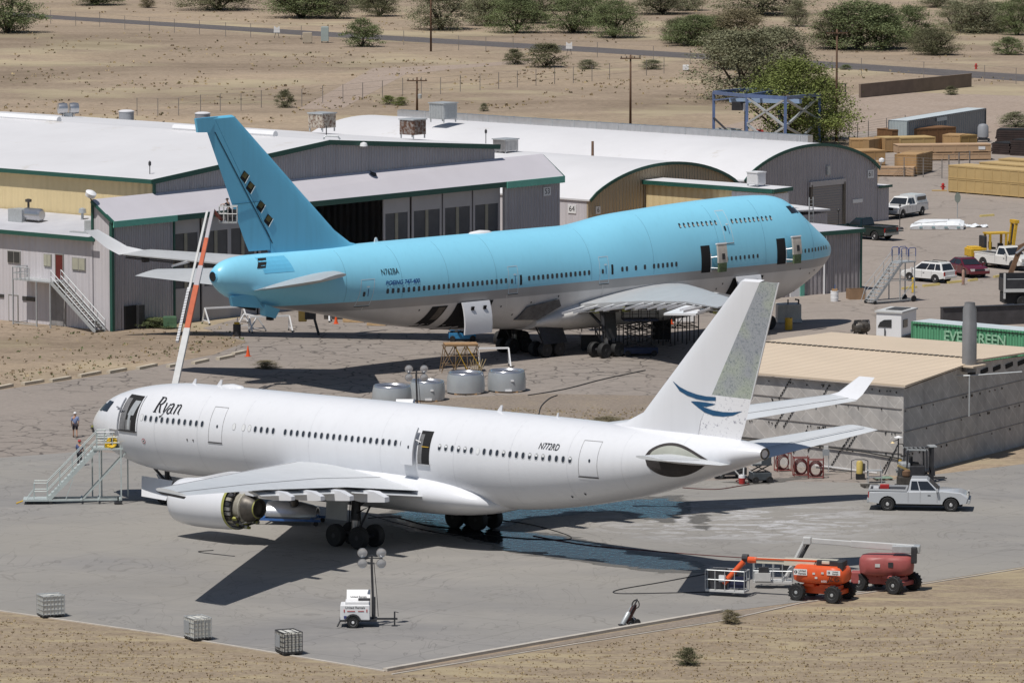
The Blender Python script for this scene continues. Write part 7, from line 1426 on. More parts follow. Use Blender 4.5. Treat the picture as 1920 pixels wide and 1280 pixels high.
# --- work stands, trestles and lifts round the jumbo
def trestle(px, py, rz, label, L_=3.4, h=1.3):
    g = G(px, py); o = thing("trestle", label, "trestle", (g[0], g[1], 0), rz, "white trestles by the hangar"); m = M(); m.frame((-L_/2, 0, h), (L_/2, 0, h), WHITE, .12, .14)
    m.build("beam", o)
    for s in (-1, 1):
        m = M(); m.frame((s*L_/2, 0, h), (s*L_/2+.1, -.75, .12), WHITE, .1); m.frame((s*L_/2, 0, h), (s*L_/2+.1, .75, .12), WHITE, .1); m.frame((s*L_/2+.08, -.55, .3), (s*L_/2+.08, .55, .3), WHITE, .08); m.build("leg_frame", o)
        for q in (-1, 1): wheel(o, "castor", (s*L_/2+.1, q*.75, .07), .07, .06, BLACK, DARK)
trestle(420, 606, .45, "white A-frame trestle left of the boom's foot, near the hangar doors", 3.5, 1.35); trestle(505, 622, .25, "white A-frame trestle under the jumbo's tail, right of the yellow drum", 3.4, 1.3); trestle(470, 619, -1.1, "white A-frame trestle seen end-on beside the yellow drum", 2.6, 1.25); trestle(650, 603, -.08, "long low white trestle under the rear fuselage", 3.0, .7); trestle(925, 688, .1, "white trestle in the shade right of the yellow work stand", 2.4, 1.5)
g = G(870, 700); wsx = thing("work_stand", "yellow pipe work stand with plank deck beneath the open cargo door", "work stand", (g[0]-.2, g[1]+.6, 0), .12)
SCAF = mat("rusty_scaffold", (.20, .13, .07), .7, var=.35, vs=3)
m = M(); m.box((0, .6, 2.2), (2.6, 1.4, .10), WOOD); m.box((0, .6, 2.1), (2.6, 1.4, .06), SCAF); m.build("deck", wsx)
m = M()
for x in (-1.25, -.4, .4, 1.25):
    for y in (0, 1.2): m.tube([(x*1.25, y*1.3-.15, 0), (x, y, 2.15)], .035, SCAF, 5)
for y in (0, 1.2):
    for (a, b) in ((-1.3, -.4), (-.4, .5), (.5, 1.4), (1.4, .4), (.4, -.5), (-.4, -1.4)): m.tube([(a*1.15, y, .2), (b, y, 2.1)], .03, R.choice((SCAF, YELLOW)), 5)
    m.tube([(-1.45, y, .6), (1.45, y, .6)], .03, SCAF, 5); m.tube([(-1.35, y, 1.3), (1.35, y, 1.3)], .03, SCAF, 5)
m.build("pipe_frame", wsx)
m = M()
for k in range(6): m.tube([(.9+.1*k, -.4, 0), (.6+.25*k, -.6, 1.1)], .03, mat("pale_sticks", (.45, .36, .2), .7), 5)
m.build("loose_poles", wsx)
def scissor(px, py, rz, label, mt, deck_h=2.2, L_=2.4, wd=1.2, rails=True):
    g = G(px, py); o = thing("scissor_lift", label, "scissor lift", (g[0], g[1]+wd/2, 0), rz); m = M(); m.box((0, 0, .45), (L_, wd, .5), mt); m.build("chassis", o, bevel=.05); m = M()
    n = max(1, int((deck_h-.75)/.45)); dz = (deck_h-.75)/n
    for k in range(n):
        z = .72+k*dz
        for y in (-wd*.4, wd*.4): m.frame((-L_*.42, y, z), (L_*.42, y, z+dz), DARK, .07); m.frame((L_*.42, y, z), (-L_*.42, y, z+dz), DARK, .07)
    m.build("scissor_arms", o); m = M(); m.box((0, 0, deck_h), (L_, wd, .12), mt); m.build("platform", o)
    if rails:
        m = M()
        for y in (-wd/2, wd/2): rail(m, (-L_/2, y, deck_h), (L_/2, y, deck_h), 4, 1.0, DARK, .03)
        for x in (-L_/2, L_/2): rail(m, (x, -wd/2, deck_h), (x, wd/2, deck_h), 2, 1.0, DARK, .03)
        m.build("guard_rail", o)
    for x in (-.38, .38):
        for s in (-1, 1): wheel(o, "wheel", (x*L_, s*wd*.5, .24), .24, .16, BLACK, DARK)
    return o
scissor(1200, 668, .1, "dark blue scissor lift raised under the jumbo's right wing", mat("lift_dark_blue", (.012, .025, .07), .5, var=.2), 2.9, 2.8, 1.6); scissor(866, 640, .1, "bright blue scissor lift just behind the open cargo door", mat("lift_bright_blue", (.03, .20, .42), .5, var=.25), .95, 2.2, 1.2, True)
s_ = scissor(1426, 906, .25, "dark grey stacked scissor lift below the white airliner's tail exhaust", mat("lift_slate", (.06, .07, .08), .5, var=.3), 1.25, 1.3, 1.1, False); m = M(); m.box((.3, 0, 1.55), (.65, 1.0, .7), _mats["lift_slate"]); m.box((-.3, 0, 1.38), (.5, 1.0, .2), LIGHTG)
for k in range(3): m.box((-.66, 0, .75+k*.22), (.04, .9, .05), LIGHTG)
m.build("upper_housing", s_, bevel=.04)
def block(name, label, cat, px, py, size, mt, rz=0.0, mt2=None):
    g = G(px, py); o = thing(name, label, cat, (g[0], g[1]+size[1]/2, 0), rz); m = M(); m.box((0, 0, size[2]*.55), (size[0], size[1], size[2]*.9), mt); m.build("body", o, bevel=.04); m = M()
    for a in (-1, 1):
        for b in (-1, 1): m.box((a*size[0]*.4, b*size[1]*.4, size[2]*.06), (.12, .12, size[2]*.12), DARK)
    m.box((0, 0, size[2]*1.01), (size[0]*.9, size[1]*.9, size[2]*.04), mt2 or mt); m.build("feet", o); return o
block("tool_cabinet", "black tool cabinet right of the jumbo's wing gear", "cabinet", 1240, 641, (1.5, 1.0, 1.9), mat("cabinet_black", (.015, .015, .017), .5)); block("tool_cabinet", "low black tool chest between the jumbo's body gear and wing gear", "cabinet", 1108, 658, (1.6, .9, 1.2), _mats["cabinet_black"]); block("parts_bin", "small green metal bin on legs by the hangar wall", "bin", 318, 617, (1.1, .8, 1.0), mat("bin_green", (.08, .16, .09), .6, var=.2), .15)
for (px, py, lb) in ((465, 668, "orange traffic cone alone on the cracked asphalt"), (1258, 607, "orange traffic cone beyond the jumbo's wing gear"), (630, 607, "orange traffic cone under the jumbo's rear fuselage"), (1232, 604, "orange traffic cone left of the other cone behind the wing gear")):
    g = G(px, py); o = thing("traffic_cone", lb, "traffic cone", (g[0], g[1], 0), R.random()); m = M(); m.lathe([(.17, .04), (.03, .86), (0, .87)], mat("cone_orange", (.75, .10, .02), .5), None, 14); m.build("cone", o, ang=40); m = M(); m.box((0, 0, .02), (.42, .42, .04), _mats["cone_orange"]); m.build("base", o)
# jack post under the tail, loose pallets and boards
g = G(598, 628); o = thing("tail_jack", "black tail strut with a yellow pad reaching down under the jumbo's tail", "jack", (g[0], g[1], 0)); m = M(); m.frame((0, 0, 0), (-.35, 0, 1.3), DARK, .28, .2); m.box((-.7, .2, 1.75), (.9, .5, .9), DARK); m.build("strut", o); m = M(); m.box((-1.35, .2, 1.6), (.7, .4, 1.0), mat("yellow_pad", (.60, .40, .12), .7)); m.build("pad", o, bevel=.08)
for (px, py, rz, L_, lb) in ((672, 604, -.1, 2.6, "pale timber board stack under the jumbo's rear fuselage"), (708, 610, -.12, 1.6, "short pale timber boards right of the longer stack under the fuselage"), (640, 598, -.1, 3.0, "dark pile of hoses and parts behind the low white trestle")):
    g = G(px, py); o = thing("board_stack", lb, "boards", (g[0], g[1], 0), rz); m = M()
    for k in range(5): m.box((R.uniform(-.1, .1), .18*k-.3, .12+.05*(k % 3)), (L_, .16, .18+.1*(k % 2)), HOT if 'dark' in lb else mat("pale_board", (.52, .36, .20), .8, var=.2))
    m.build("boards", o)
g = G(1222, 652); o = thing("scaffold", "dark pipe scaffold with planks under the jumbo's right wing", "scaffold", (g[0], g[1]+1.5, 0), .25); m = M(); DSC = mat("dark_scaffold", (.035, .033, .032), .7, var=.3)
for x in lin(-4, 4, 8):
    for y in (0, 1.3, 2.6): m.tube([(x, y, 0), (x, y, 4.1)], .05, DSC, 5)
for z in (1.4, 2.7, 3.9):
    for y in (0, 1.3, 2.6): m.tube([(-4, y, z), (4, y, z)], .04, DSC, 5)
    for x in lin(-4, 4, 8): m.tube([(x, 0, z), (x, 2.6, z)], .04, DSC, 5)
for k in range(7): m.tube([(-4+k, 0, 1.4), (-3+k, 0, 2.7)], .035, DSC, 5)
m.build("pipe_frame", o); m = M(); m.box((0, 1.3, 2.78), (8, 2.4, .06), DSC); m.build("planks", o)
g = G(1118, 628); o = thing("scaffold", "small dark scaffold tower beside the jumbo's belly fairing", "scaffold", (g[0], g[1]+2.5, 0), .2); m = M()
for x in (-1.2, 0, 1.2):
    for y in (0, 1.4): m.tube([(x, y, 0), (x, y, 2.6)], .05, DSC, 5)
for z in (.9, 1.8, 2.6): m.tube([(-1.2, 0, z), (1.2, 0, z), (1.2, 1.4, z), (-1.2, 1.4, z), (-1.2, 0, z)], .04, DSC, 5)
m.build("pipe_frame", o); m = M(); m.box((0, .7, 2.63), (2.5, 1.5, .06), DSC); m.build("planks", o)
# red barricade and small lifts beyond the wing
g = G(1250, 602); o = thing("generator_cart", "red wheeled cart behind the jumbo's wing gear", "cart", (g[0], g[1], 0), .2); m = M(); m.box((0, 0, .75), (1.3, .9, .8), RED); m.build("body", o, bevel=.06); m = M(); m.tube([(.6, 0, .6), (1.2, 0, .9)], .04, DARK, 5); m.box((0, 0, .3), (1.2, .8, .12), DARK); m.build("frame", o)
for x in (-.45, .45):
    for s in (-1, 1): wheel(o, "wheel", (x, s*.45, .2), .2, .12, BLACK, DARK)
g = G(1068, 612); o = thing("boom_lift", "orange low lift parked far behind the jumbo's belly", "boom lift", (g[0], g[1]+1, 0), .1); chassis(o, ORANGE, 2.0, 1.6, 0, .4); turret(o, ORANGE, L_=2.6, W_=1.6, z1=1.7)
block("white_barrier", "white panel barrier beyond the jumbo's wing tip", "barrier", 1285, 606, (1.6, .2, 1.1), WHITE, .1)
# --- by the test pen: hose racks, tanks, tables, lamp post, pallets
REDH = mat("rust_red_pipe", (.20, .04, .035), .6, var=.3, vs=3); HOSE = mat("dark_red_hose", (.10, .02, .02), .6, var=.3, vs=4)
for (px, py, rz, lb) in ((1468, 884, .3, "red hose rack nearest the white airliner's tail, holding loose hose"), (1502, 893, .1, "red hose rack in the middle with open loops"), (1530, 897, -.1, "red hose rack right with a fat round coil")):
    g = G(px, py); o = thing("hose_rack", lb, "hose rack", (g[0], g[1]+.3, 0), rz, "red hose racks along the test pen wall"); m = M()
    for x in (-.5, .5):
        for y in (-.3, .3): m.tube([(x, y, 0), (x, y, 1.35)], .035, REDH, 5)
        m.tube([(x, -.3, .1), (x, .3, .1)], .035, REDH, 5); m.tube([(x, -.3, 1.2), (x, .3, 1.2)], .035, REDH, 5)
    for y in (-.3, .3): m.tube([(-.5, y, .1), (.5, y, .1)], .035, REDH, 5); m.tube([(-.5, y, 1.25), (.5, y, 1.25)], .035, REDH, 5)
    m.build("rack_frame", o); m = M()
    for k in range(4): rr = .40+.05*k; m.tube([(rr*math.cos(a)*.85, -.25+.13*k, .62+rr*math.sin(a)) for a in lin(.4 if k % 2 else -.3, 2*PI-.2, 16)], .035, HOSE, 6)
    m.build("hose", o)
g = G(1391, 907); o = thing("bucket", "red and white bucket on the concrete below the white airliner's tail", "bucket", (g[0], g[1], 0)); m = M(); m.lathe([(.20, 0), (.23, .42)], RED, None, 14); m.lathe([(.23, .42), (.22, .62), (.19, .62), (.18, .5), (0, .5)], WHITE, None, 14, False); m.build("pail", o, ang=40); m = M(); m.tube([(.1, 0, .5), (.12, 0, 1.2)], .05, WHITE, 6); m.tube([(-.1, 0, .5), (-.55, 0, 1.0)], .05, LIGHTG, 6); m.build("pipes", o)
g = G(1368, 898); o = thing("tow_cart", "low dark wheeled cart under the white airliner's tail cone", "cart", (g[0], g[1]+.7, 0), .15); m = M(); m.box((0, 0, .5), (2.2, 1.2, .5), DARK); m.box((.3, 0, .85), (1.2, .8, .3), DARK); m.build("body", o, bevel=.05)
for x in (-.7, .7):
    for s in (-1, 1): wheel(o, "wheel", (x, s*.6, .28), .28, .16, BLACK, GALV)
g = G(1549, 886); o = thing("electrical_box", "grey electrical box on posts against the test pen wall", "electrical box", (g[0], g[1]+.3, 0)); m = M(); m.box((0, 0, 1.35), (.45, .2, .4), PLATE); m.box((0, 0, 1.68), (.3, .18, .24), LIGHTG); m.build("box", o); m = M(); m.tube([(-.18, 0, 0), (-.18, 0, 1.4)], .03, GALV, 5); m.tube([(.18, 0, 0), (.18, 0, 1.4)], .03, GALV, 5); m.build("posts", o)
g = G(1612, 899); o = thing("pressure_tank", "yellow pressure tank inside a dark pipe frame by the test pen", "tank", (g[0], g[1]+.2, 0)); m = M(); m.lathe([(.1, .3), (.22, .4), (.22, 1.15), (.15, 1.25), (0, 1.27)], mat("tank_yellow", (.55, .42, .12), .5, var=.15), None, 16); m.build("tank", o, ang=40); m = M()
for x in (-.55, .55): m.tube([(x, 0, 0), (x, 0, 1.25)], .03, DARK, 5)
m.tube([(-.55, 0, 1.25), (-.3, 0, 1.35), (.3, 0, 1.35), (.55, 0, 1.25)], .03, DARK, 5); m.box((.05, 0, .2), (.6, .5, .35), BLACK); m.box((.25, .1, .8), (.25, .3, .5), HOT); m.build("frame", o)
g = G(1640, 906); o = thing("work_table", "grey metal work table with shelf near the test pen corner", "table", (g[0], g[1]+.3, 0), .1); m = M(); m.box((0, 0, .85), (1.0, .6, .05), GALV); m.box((0, 0, .4), (.95, .55, .04), GALV); m.build("tabletop", o)
for a in (-1, 1):
    for b in (-1, 1): m = M(); m.frame((a*.45, b*.26, 0), (a*.45, b*.26, 1.15 if b > 0 else .85), GALV, .04); m.build("leg", o)
for (px, py, lb) in ((1632, 913, "grey wooden pallet on the concrete left of the pale grey pickup"), (1655, 899, "pale green low pallet against the test pen corner")):
    g = G(px, py); o = thing("pallet", lb, "pallet", (g[0], g[1], 0), .2); m = M()
    for k in range(5): m.box((0, -.45+.22*k, .16), (1.2, .14, .03), HOT if 'grey' in lb else mat("pale_green_paint", (.25, .36, .28), .7))
    m.build("top_boards", o); m = M()
    for x in (-.5, 0, .5): m.box((x, 0, .07), (.1, 1.0, .14), HOT)
    m.build("bearers", o)
g = G(1684, 898); o = thing("lamp_post", "black post with shaded lamps and valves at the test pen corner", "lamp post", (g[0], g[1]+.1, 0)); m = M(); m.tube([(0, 0, 0), (0, 0, 2.75)], .05, DARK, 6); m.tube([(-.05, 0, 2.3), (-.9, 0, .3)], .045, DARK, 6); m.tube([(0, 0, 2.4), (.3, 0, 2.35), (.35, 0, 2.2)], .03, DARK, 5); m.tube([(-.35, 0, 2.55), (0, 0, 2.65)], .03, DARK, 5); m.build("post", o); m = M(); m.lathe([(.06, .12), (.3, 0), (.28, .04)], WHITE, Matrix.Translation((0, 0, 2.8)), 12); m.build("lamp_shade", o, ang=40); m = M(); m.lathe([(.05, .1), (.15, 0)], mat("lamp_cream", (.7, .55, .3), .5), Matrix.Translation((-.38, 0, 2.42)), 10); m.build("lamp_shade", o, ang=40); m = M()
for k in range(8): m.box((.1+R.uniform(-.2, .3), R.uniform(-.1, .1), .5+.15*k), (.2, .15, .12), R.choice((YELLOW, ZINC, HOT, GALV)))
m.build("valves", o)
g = G(1700, 912); o = thing("machine_base", "rust-brown machine base between the lamp post and the small forklift", "machine", (g[0]-.1, g[1]+.4, 0), .3); m = M(); m.box((0, 0, .35), (.9, .7, .5), HOT); m.lathe([(.2, 0), (.28, .1), (.28, .4), (.1, .5)], RUST, Matrix.Translation((.1, 0, .6)), 12); m.frame((-.5, 0, 1.4), (.3, 0, 1.0), mat("ochre_beam", (.4, .3, .12), .6), .15); m.build("body", o); m = M(); m.box((0, 0, .05), (1.1, .9, .1), DARK); m.build("base", o)
# hoses and cables lying about (each one thing)
def hose(name, label, pts, mt, r=.035, cat="hose"):
    ps_ = [G(*p) for p in pts]; out = []
    for i in range(len(ps_)-1):
        p0, p1, p2, p3 = ps_[max(0, i-1)], ps_[i], ps_[i+1], ps_[min(len(ps_)-1, i+2)]
        for k in range(6):
            t = k/6; out.append(tuple(.5*((2*p1[j])+(-p0[j]+p2[j])*t+(2*p0[j]-5*p1[j]+4*p2[j]-p3[j])*t*t+(-p0[j]+3*p1[j]-3*p2[j]+p3[j])*t**3) for j in (0, 1))+(r+.012,))
    out.append(ps_[-1]+(r+.012,)); m = M(); m.tube(out, r, mt, 6); return tag(m.build(name, None, True), label, cat)
hose("hose", "thin dark hose looping from the slate scissor lift to the red bucket", [(1280, 915), (1340, 918), (1385, 912), (1405, 908), (1380, 903), (1395, 899), (1412, 900)], HOSE, .03)
hose("hose", "long dark red hose lying across the wet concrete towards the lifts", [(1000, 1005), (1100, 1022), (1230, 1034), (1330, 1042), (1410, 1047)], HOSE, .03); hose("hose", "black hose curving through the wash puddle behind the main gear", [(900, 1003), (985, 1010), (1060, 1012), (1065, 1004), (1000, 985), (935, 975)], BLACK, .03)
hose("cable", "black cable running from the left main gear to the right main gear", [(690, 972), (740, 970), (800, 985), (850, 990)], BLACK, .03, "cable"); hose("cable", "second black cable lying from the left main gear across the wet concrete", [(690, 965), (760, 985), (840, 1002), (905, 1005)], BLACK, .025, "cable"); hose("cable", "thin looped cable on the dry concrete left of the lowered basket", [(1330, 1075), (1240, 1092), (1160, 1106), (1160, 1113), (1250, 1112), (1330, 1110)], DARK, .03, "cable")
hose("cable", "thin looped cable on the concrete under the near engine", [(372, 1034), (400, 1032), (372, 1035), (420, 1041), (440, 1043)], DARK, .025, "cable"); hose("cable", "cable snaking over the gravel behind the white airliner", [(1010, 778), (1015, 762), (1030, 748), (1045, 742)], DARK, .04, "cable"); hose("hose", "dark hose stretched over the asphalt right of the round cowls", [(990, 742), (1060, 730), (1130, 712), (1210, 695)], DARK, .04)
# ------------------------------------------------------------------ crates and yard things beyond the barrel hangar
PLY = mat("plywood_crate", (.40, .25, .115), .75, var=.12, vs=.5, stain=.08); PLYY = mat("pale_yellow_plywood", (.46, .325, .145), .75, var=.10, vs=.4, stain=.06); PLYP = mat("pinkish_timber_crate", (.46, .31, .19), .75, var=.10, vs=.5, stain=.06); SHING = mat("dark_cedar_boards", (.17, .085, .035), .8, var=.3, vs=1.5)
def crate(label, p0, p1, h, depth, mt, z0=0.0, gap=True, top=None):
    """front bottom edge from p0 to p1; depth goes away from the camera"""
    a = Vector(G(*p0)); b = Vector(G(*p1)); d = b-a; L_ = d.length; o = thing("shipping_crate", label, "crate", (a.x, a.y, z0), math.atan2(d.y, d.x), "wooden shipping crates in the yard")
    g = .14 if gap else .02; m = M(); m.box((L_/2, depth/2, g+(h-g)/2), (L_, depth, h-g), mt); bdy = m.build("body", o)
    m = M(); n = max(2, int(L_/1.25))
    for k in range(n+1):
        x = .06+(L_-.12)*k/n; m.box((x, -.015, (h+g)/2), (.09, .03, h-g-.02), mt)
    for z in (g+.06, h-.06): m.box((L_/2, -.017, z), (L_, .034, .10), mt)
    m.build("batten", o); m = M()
    for k in range(max(2, int(L_/2.2))+1): x = .15+(L_-.3)*k/max(2, int(L_/2.2)); m.box((x, depth/2, g/2), (.28, depth*.96, g), mt if gap else DARK)
    m.build("skid", o); m = M(); m.box((L_/2, depth/2, h+.02), (L_*1.01, depth*1.01, .04), top or mt); m.build("lid", o)
    return o, L_
C_ = crate
C_("tall orange plywood crate at the left end of the crate rows", (1594, 289), (1628, 289), 1.7, 2.4, PLY)
C_("crate of shade-darkened ply right of the tall orange plywood crate", (1629, 289.5), (1660, 285), 1.65, 2.2, mat("shaded_ply", (.33, .21, .10), .75, var=.1))  # ply colour darkened for the side turned from the sun
C_("wide plywood crate behind the two flat ones, second row left", (1600, 313), (1660, 311), 1.75, 3.4, PLY)
C_("boxy orange plywood crate with dark right side, front row middle", (1681, 329), (1718, 330), 2.35, 3.2, PLY)
C_("crate of shade-darkened ply tight against the boxy orange one, front row", (1719, 330), (1748, 322), 2.3, 2.6, mat("shaded_ply2", (.30, .19, .09), .75, var=.1))  # shade put into this ply colour
C_("small flat crate close to the barrel hangar's curved edge", (1622, 319), (1652, 319), .95, 1.6, PLYP)
C_("low long pinkish crate with slats along the chain-link fence", (1641, 331), (1713, 332), 1.05, 1.6, PLYP)
C_("orange crate with pale lid in the middle of the back row", (1659, 287), (1686, 286), 1.75, 2.6, PLY, 0, True, PLYY)
C_("flat crate with dark scrawl on its side in the back row", (1688, 283), (1754, 281), 1.5, 3.0, PLYY)
C_("lower of the two long pinkish crates stacked on each other", (1700, 302.5), (1858, 300.5), .85, 2.4, PLYP)
q, LU = C_("upper of the two long pinkish crates, with a white label", (1683, 302.5), (1858, 300.5), .95, 2.4, PLYP, .88)
m = M(); m.box((LU-1.1, -.05, .55), (.8, .02, .35), SIGNW); m.build("white_label", q)
C_("square plywood crate behind the long pinkish stack", (1767, 285), (1800, 286), 2.0, 2.8, PLY); C_("square crate of shade-darkened ply with lettered side behind the long pinkish stack", (1801, 286), (1832, 284), 1.95, 2.6, mat("shaded_ply3", (.34, .22, .08), .75, var=.1))  # second crate's ply carries the shade in its colour
C_("dark cedar-coloured long stack leaning up in front of the grey container", (1672, 274), (1792, 268), 1.9, 3.0, SHING)
q, _ = C_("big pale yellow crate lower layer beside the right edge of the photo", (1778, 361), (2010, 380), 1.55, 3.2, PLYY); q2, _ = C_("big pale yellow crate upper layer beside the right edge of the photo", (1778, 361), (2010, 380), 1.35, 3.2, PLYY, 1.58, False)
q, _ = C_("flat yellow crate with dark stencilled lettering behind the big pale yellow stack", (1836, 323), (1990, 335), 1.1, 3.0, PLYY); text("BAL CONTAINER", .55, HOT, q, "crate_lettering", basis((5.0, -.045, .62), (1, 0, 0), (0, 0, 1)), sx=.9)
C_("thin yellow crate topmost behind the lettered one", (1872, 313), (1990, 320), .9, 2.4, PLYY)
for (p0, p1, h, dep, lb) in (((1858, 289), (1893, 291), 1.45, 3, "black timber stack low on the left of the dark pile"), ((1866, 277), (1925, 278), 2.3, 3, "black timber stack tallest at the back of the dark pile"), ((1894, 292), (1940, 294), 2.0, 3, "brown-black timber stack nearest in the dark pile at the right edge")):
    a = Vector(G(*p0)); b = Vector(G(*p1)); d = b-a; o = thing("timber_stack", lb, "timber stack", (a.x, a.y, 0), math.atan2(d.y, d.x)); m = M(); DKT = mat("dark_creosote_timber", (.035, .022, .02), .8, var=.5, vs=1.2)
    for k in range(int(h/.26)): m.box((d.length/2+R.uniform(-.1, .1), dep/2, .13+.26*k), (d.length*R.uniform(.95, 1.0), dep, .22), DKT)
    m.build("beams", o); m = M(); m.box((d.length/2, dep/2, h*.5), (d.length*.9, dep*.9, h*.9), FLAT_BLACK); m.build("core", o)
# grey upright pod and white wrapped wreck
g = G(1843, 266); o = thing("fuel_pod", "upright grey metal pod on a small wheeled frame right of the grey container", "pod", (g[0], g[1], 0)); m = M(); m.lathe([(.5, .4), (.68, .6), (.66, 1.8), (.5, 2.1), (.3, 2.15), (0, 2.2)], VENTG, None, 18); m.build("pod", o, ang=40); m = M(); m.box((0, 0, .3), (1.6, 1.3, .15), DARK)
for x in (-.7, .7): m.frame((x, -.6, 0), (x, -.6, .4), DARK, .12); m.frame((x, .6, 0), (x, .6, .4), DARK, .12)
m.build("frame", o)
a = Vector(G(1706, 431)); b = Vector(G(1806, 431)); o = thing("wrapped_fuselage_panel", "white plastic-wrapped aircraft panel lying in the yard near the camper pickup", "aircraft panel", (a.x, a.y, 0), -.02); L_ = (b-a).length; m = M(); WR = mat("white_wrap", (.72, .74, .76), .45, var=.08, vs=1.2, bump=.4, bs=1.5)
rg = []
for k in range(13):
    x = L_*k/12; s_ = .45+.55*math.sin(min(1, k/3)*PI/2) if k < 12 else .8; rg.append([Vector((x, 0, .05)), Vector((x, -.05, .35*s_+.1)), Vector((x+.1, .5, .75*s_+.08*R.random())), Vector((x+.2, 1.5, .95*s_)), Vector((x+.25, 2.6, .75*s_)), Vector((x+.3, 3.0, .05))])
m.loft(rg, WR); m.build("wrapped_panel", o); m = M()
for k in range(4): m.slab([(.9+k*1.25, -.08, .22), (1.25+k*1.25, -.08, .22), (1.3+k*1.25, .12, .52), (1.15+k*1.25, .15, .6)], (0, -.02, 0), mat("teal_flap", (.02, .12, .14), .5))
m.tube([(.3, .3, .62), (L_*.7, .45, .80)], .03, DARK, 5); m.tube([(L_*.72, -.05, .1), (L_*.74, 1.2, 1.0)], .03, DARK, 5); m.build("straps", o)
a = G(1812, 428); o = thing("crumpled_sheet", "crumpled white sheeting beside the wrapped aircraft panel", "sheeting", (a[0], a[1]+.5, 0)); m = M(); n = 9; vs = [(x*.28, y*.28, abs(.1+.25*math.sin(x*1.7+y)*R.random())) for y in range(n) for x in range(n)]
m.add(vs, [(y*n+x, y*n+x+1, (y+1)*n+x+1, (y+1)*n+x) for y in range(n-1) for x in range(n-1)], WR); m.build("sheet", o)
# sign post, round-based post, hydrants, bollards, wheel stops
g = G(1795, 409); o = thing("sign_post", "grey oval sign seen from behind on a thin post in the yard", "sign", (g[0], g[1], 0), .1); m = M(); m.tube([(0, 0, 0), (0, 0, 2.5)], .05, GALV, 6); m.build("post", o); m = M(); m.lathe([(0, -.02), (.42, -.02), (.42, .02), (0, .02)], mat("sign_back", (.22, .25, .22), .5, var=.1), Matrix.Translation((0, -.07, 2.1)) @ Matrix.Rotation(PI/2, 4, 'X') @ Matrix.Diagonal((.75, 1.25, 1, 1)), 18); m.build("sign_plate", o)
for (px, py, h, lb) in ((1687, 430, 2.3, "dark post on a tyre base between the dark green pickup and the wrapped panel"), (1572, 437, 2.2, "dark post with lamp in front of the roller door")):
    g = G(px, py); o = thing("post", lb, "post", (g[0], g[1], 0)); m = M(); m.tube([(0, 0, 0), (0, 0, h)], .045, DARK, 6); m.build("pole", o); m = M(); m.lathe([(.35, 0), (.4, .1), (.3, .2), (0, .2)], DARK, None, 14); m.lathe([(.1, h), (.14, h+.1), (.05, h+.25)], DARK, None, 8); m.build("base", o, ang=40)
for (px, py, lb) in ((1768, 358, "red hydrant beside the big pale yellow crates"), (1830, 130, "red hydrant far off beside the road")):
    g = G(px, py); o = thing("fire_hydrant", lb, "hydrant", (g[0], g[1], 0)); m = M(); s_ = 1.0; m.lathe([(.2*s_, 0), (.2*s_, .08), (.14*s_, .1), (.14*s_, .6*s_), (.18*s_, .62*s_), (.15*s_, .78*s_), (0, .88*s_)], RED, None, 12); m.build("body", o, ang=40); m = M(); m.tube([(-.26*s_, 0, .45*s_), (.26*s_, 0, .45*s_)], .08*s_, RED, 8); m.build("outlets", o)
    if py > 200: m = M(); m.box((-.4, -.3, .06), (1.6, .6, .12), PLYY); m.build("timber_base", o)
for (px, py, mt, lb) in ((1712, 549, mat("bollard_yellow", (.62, .42, .05), .5, var=.1), "yellow bollard left of the white sport utility car"), (1806, 534, mat("bollard_rusty", (.35, .22, .17), .6, var=.3, vs=4), "rusty pinkish bollard in front of the dark red saloon")):
    g = G(px, py); o = thing("bollard", lb, "bollard", (g[0], g[1], 0)); m = M(); m.lathe([(.13, 0), (.13, 1.25), (.09, 1.36), (0, 1.40)], mt, None, 14); m.build("post", o, ang=40); m = M(); m.lathe([(.2, 0), (.2, .03), (.13, .05)], HOT, None, 12); m.build("foot", o)
STOP = mat("wheel_stop_yellow", (.55, .44, .17), .8, var=.15, vs=2); ws0 = None
for (p0, p1, lb) in (((1692, 543), (1718, 540), "yellow wheel stop left of the yellow bollard"), ((1731, 538), (1761, 535), "yellow wheel stop behind the white sport utility car's rear"), ((1776, 532), (1805, 529), "yellow wheel stop between the two parked cars"), ((1816, 528), (1832, 526), "short yellow wheel stop before the dark red saloon"), ((1864, 521), (1890, 517), "yellow wheel stop below the old white pickup"), ((1838, 407), (1863, 405), "yellow wheel stop far back near the oval sign")):
    a = Vector(G(*p0)); b = Vector(G(*p1)); d = b-a
    if ws0 is None:
        m = M(); m.loft([[Vector((x, -.12, 0)), Vector((x, .12, 0)), Vector((x, .08, .16)), Vector((x, -.08, .16))] for x in (0, 1)], STOP); ws0 = m.build("wheel_stop"); tag(ws0, lb, "wheel stop", "yellow wheel stops in the yard"); o = ws0
    else: o = ws0.copy(); COL.objects.link(o); o["label"] = lb
    o.location = (a.x, a.y, .02); o.rotation_euler = (0, 0, math.atan2(d.y, d.x)); o.scale = (d.length, 1.2, 1.2)
kb0 = None; KBM = mat("kerb_block_cream", (.50, .44, .35), .85, var=.15, vs=2)
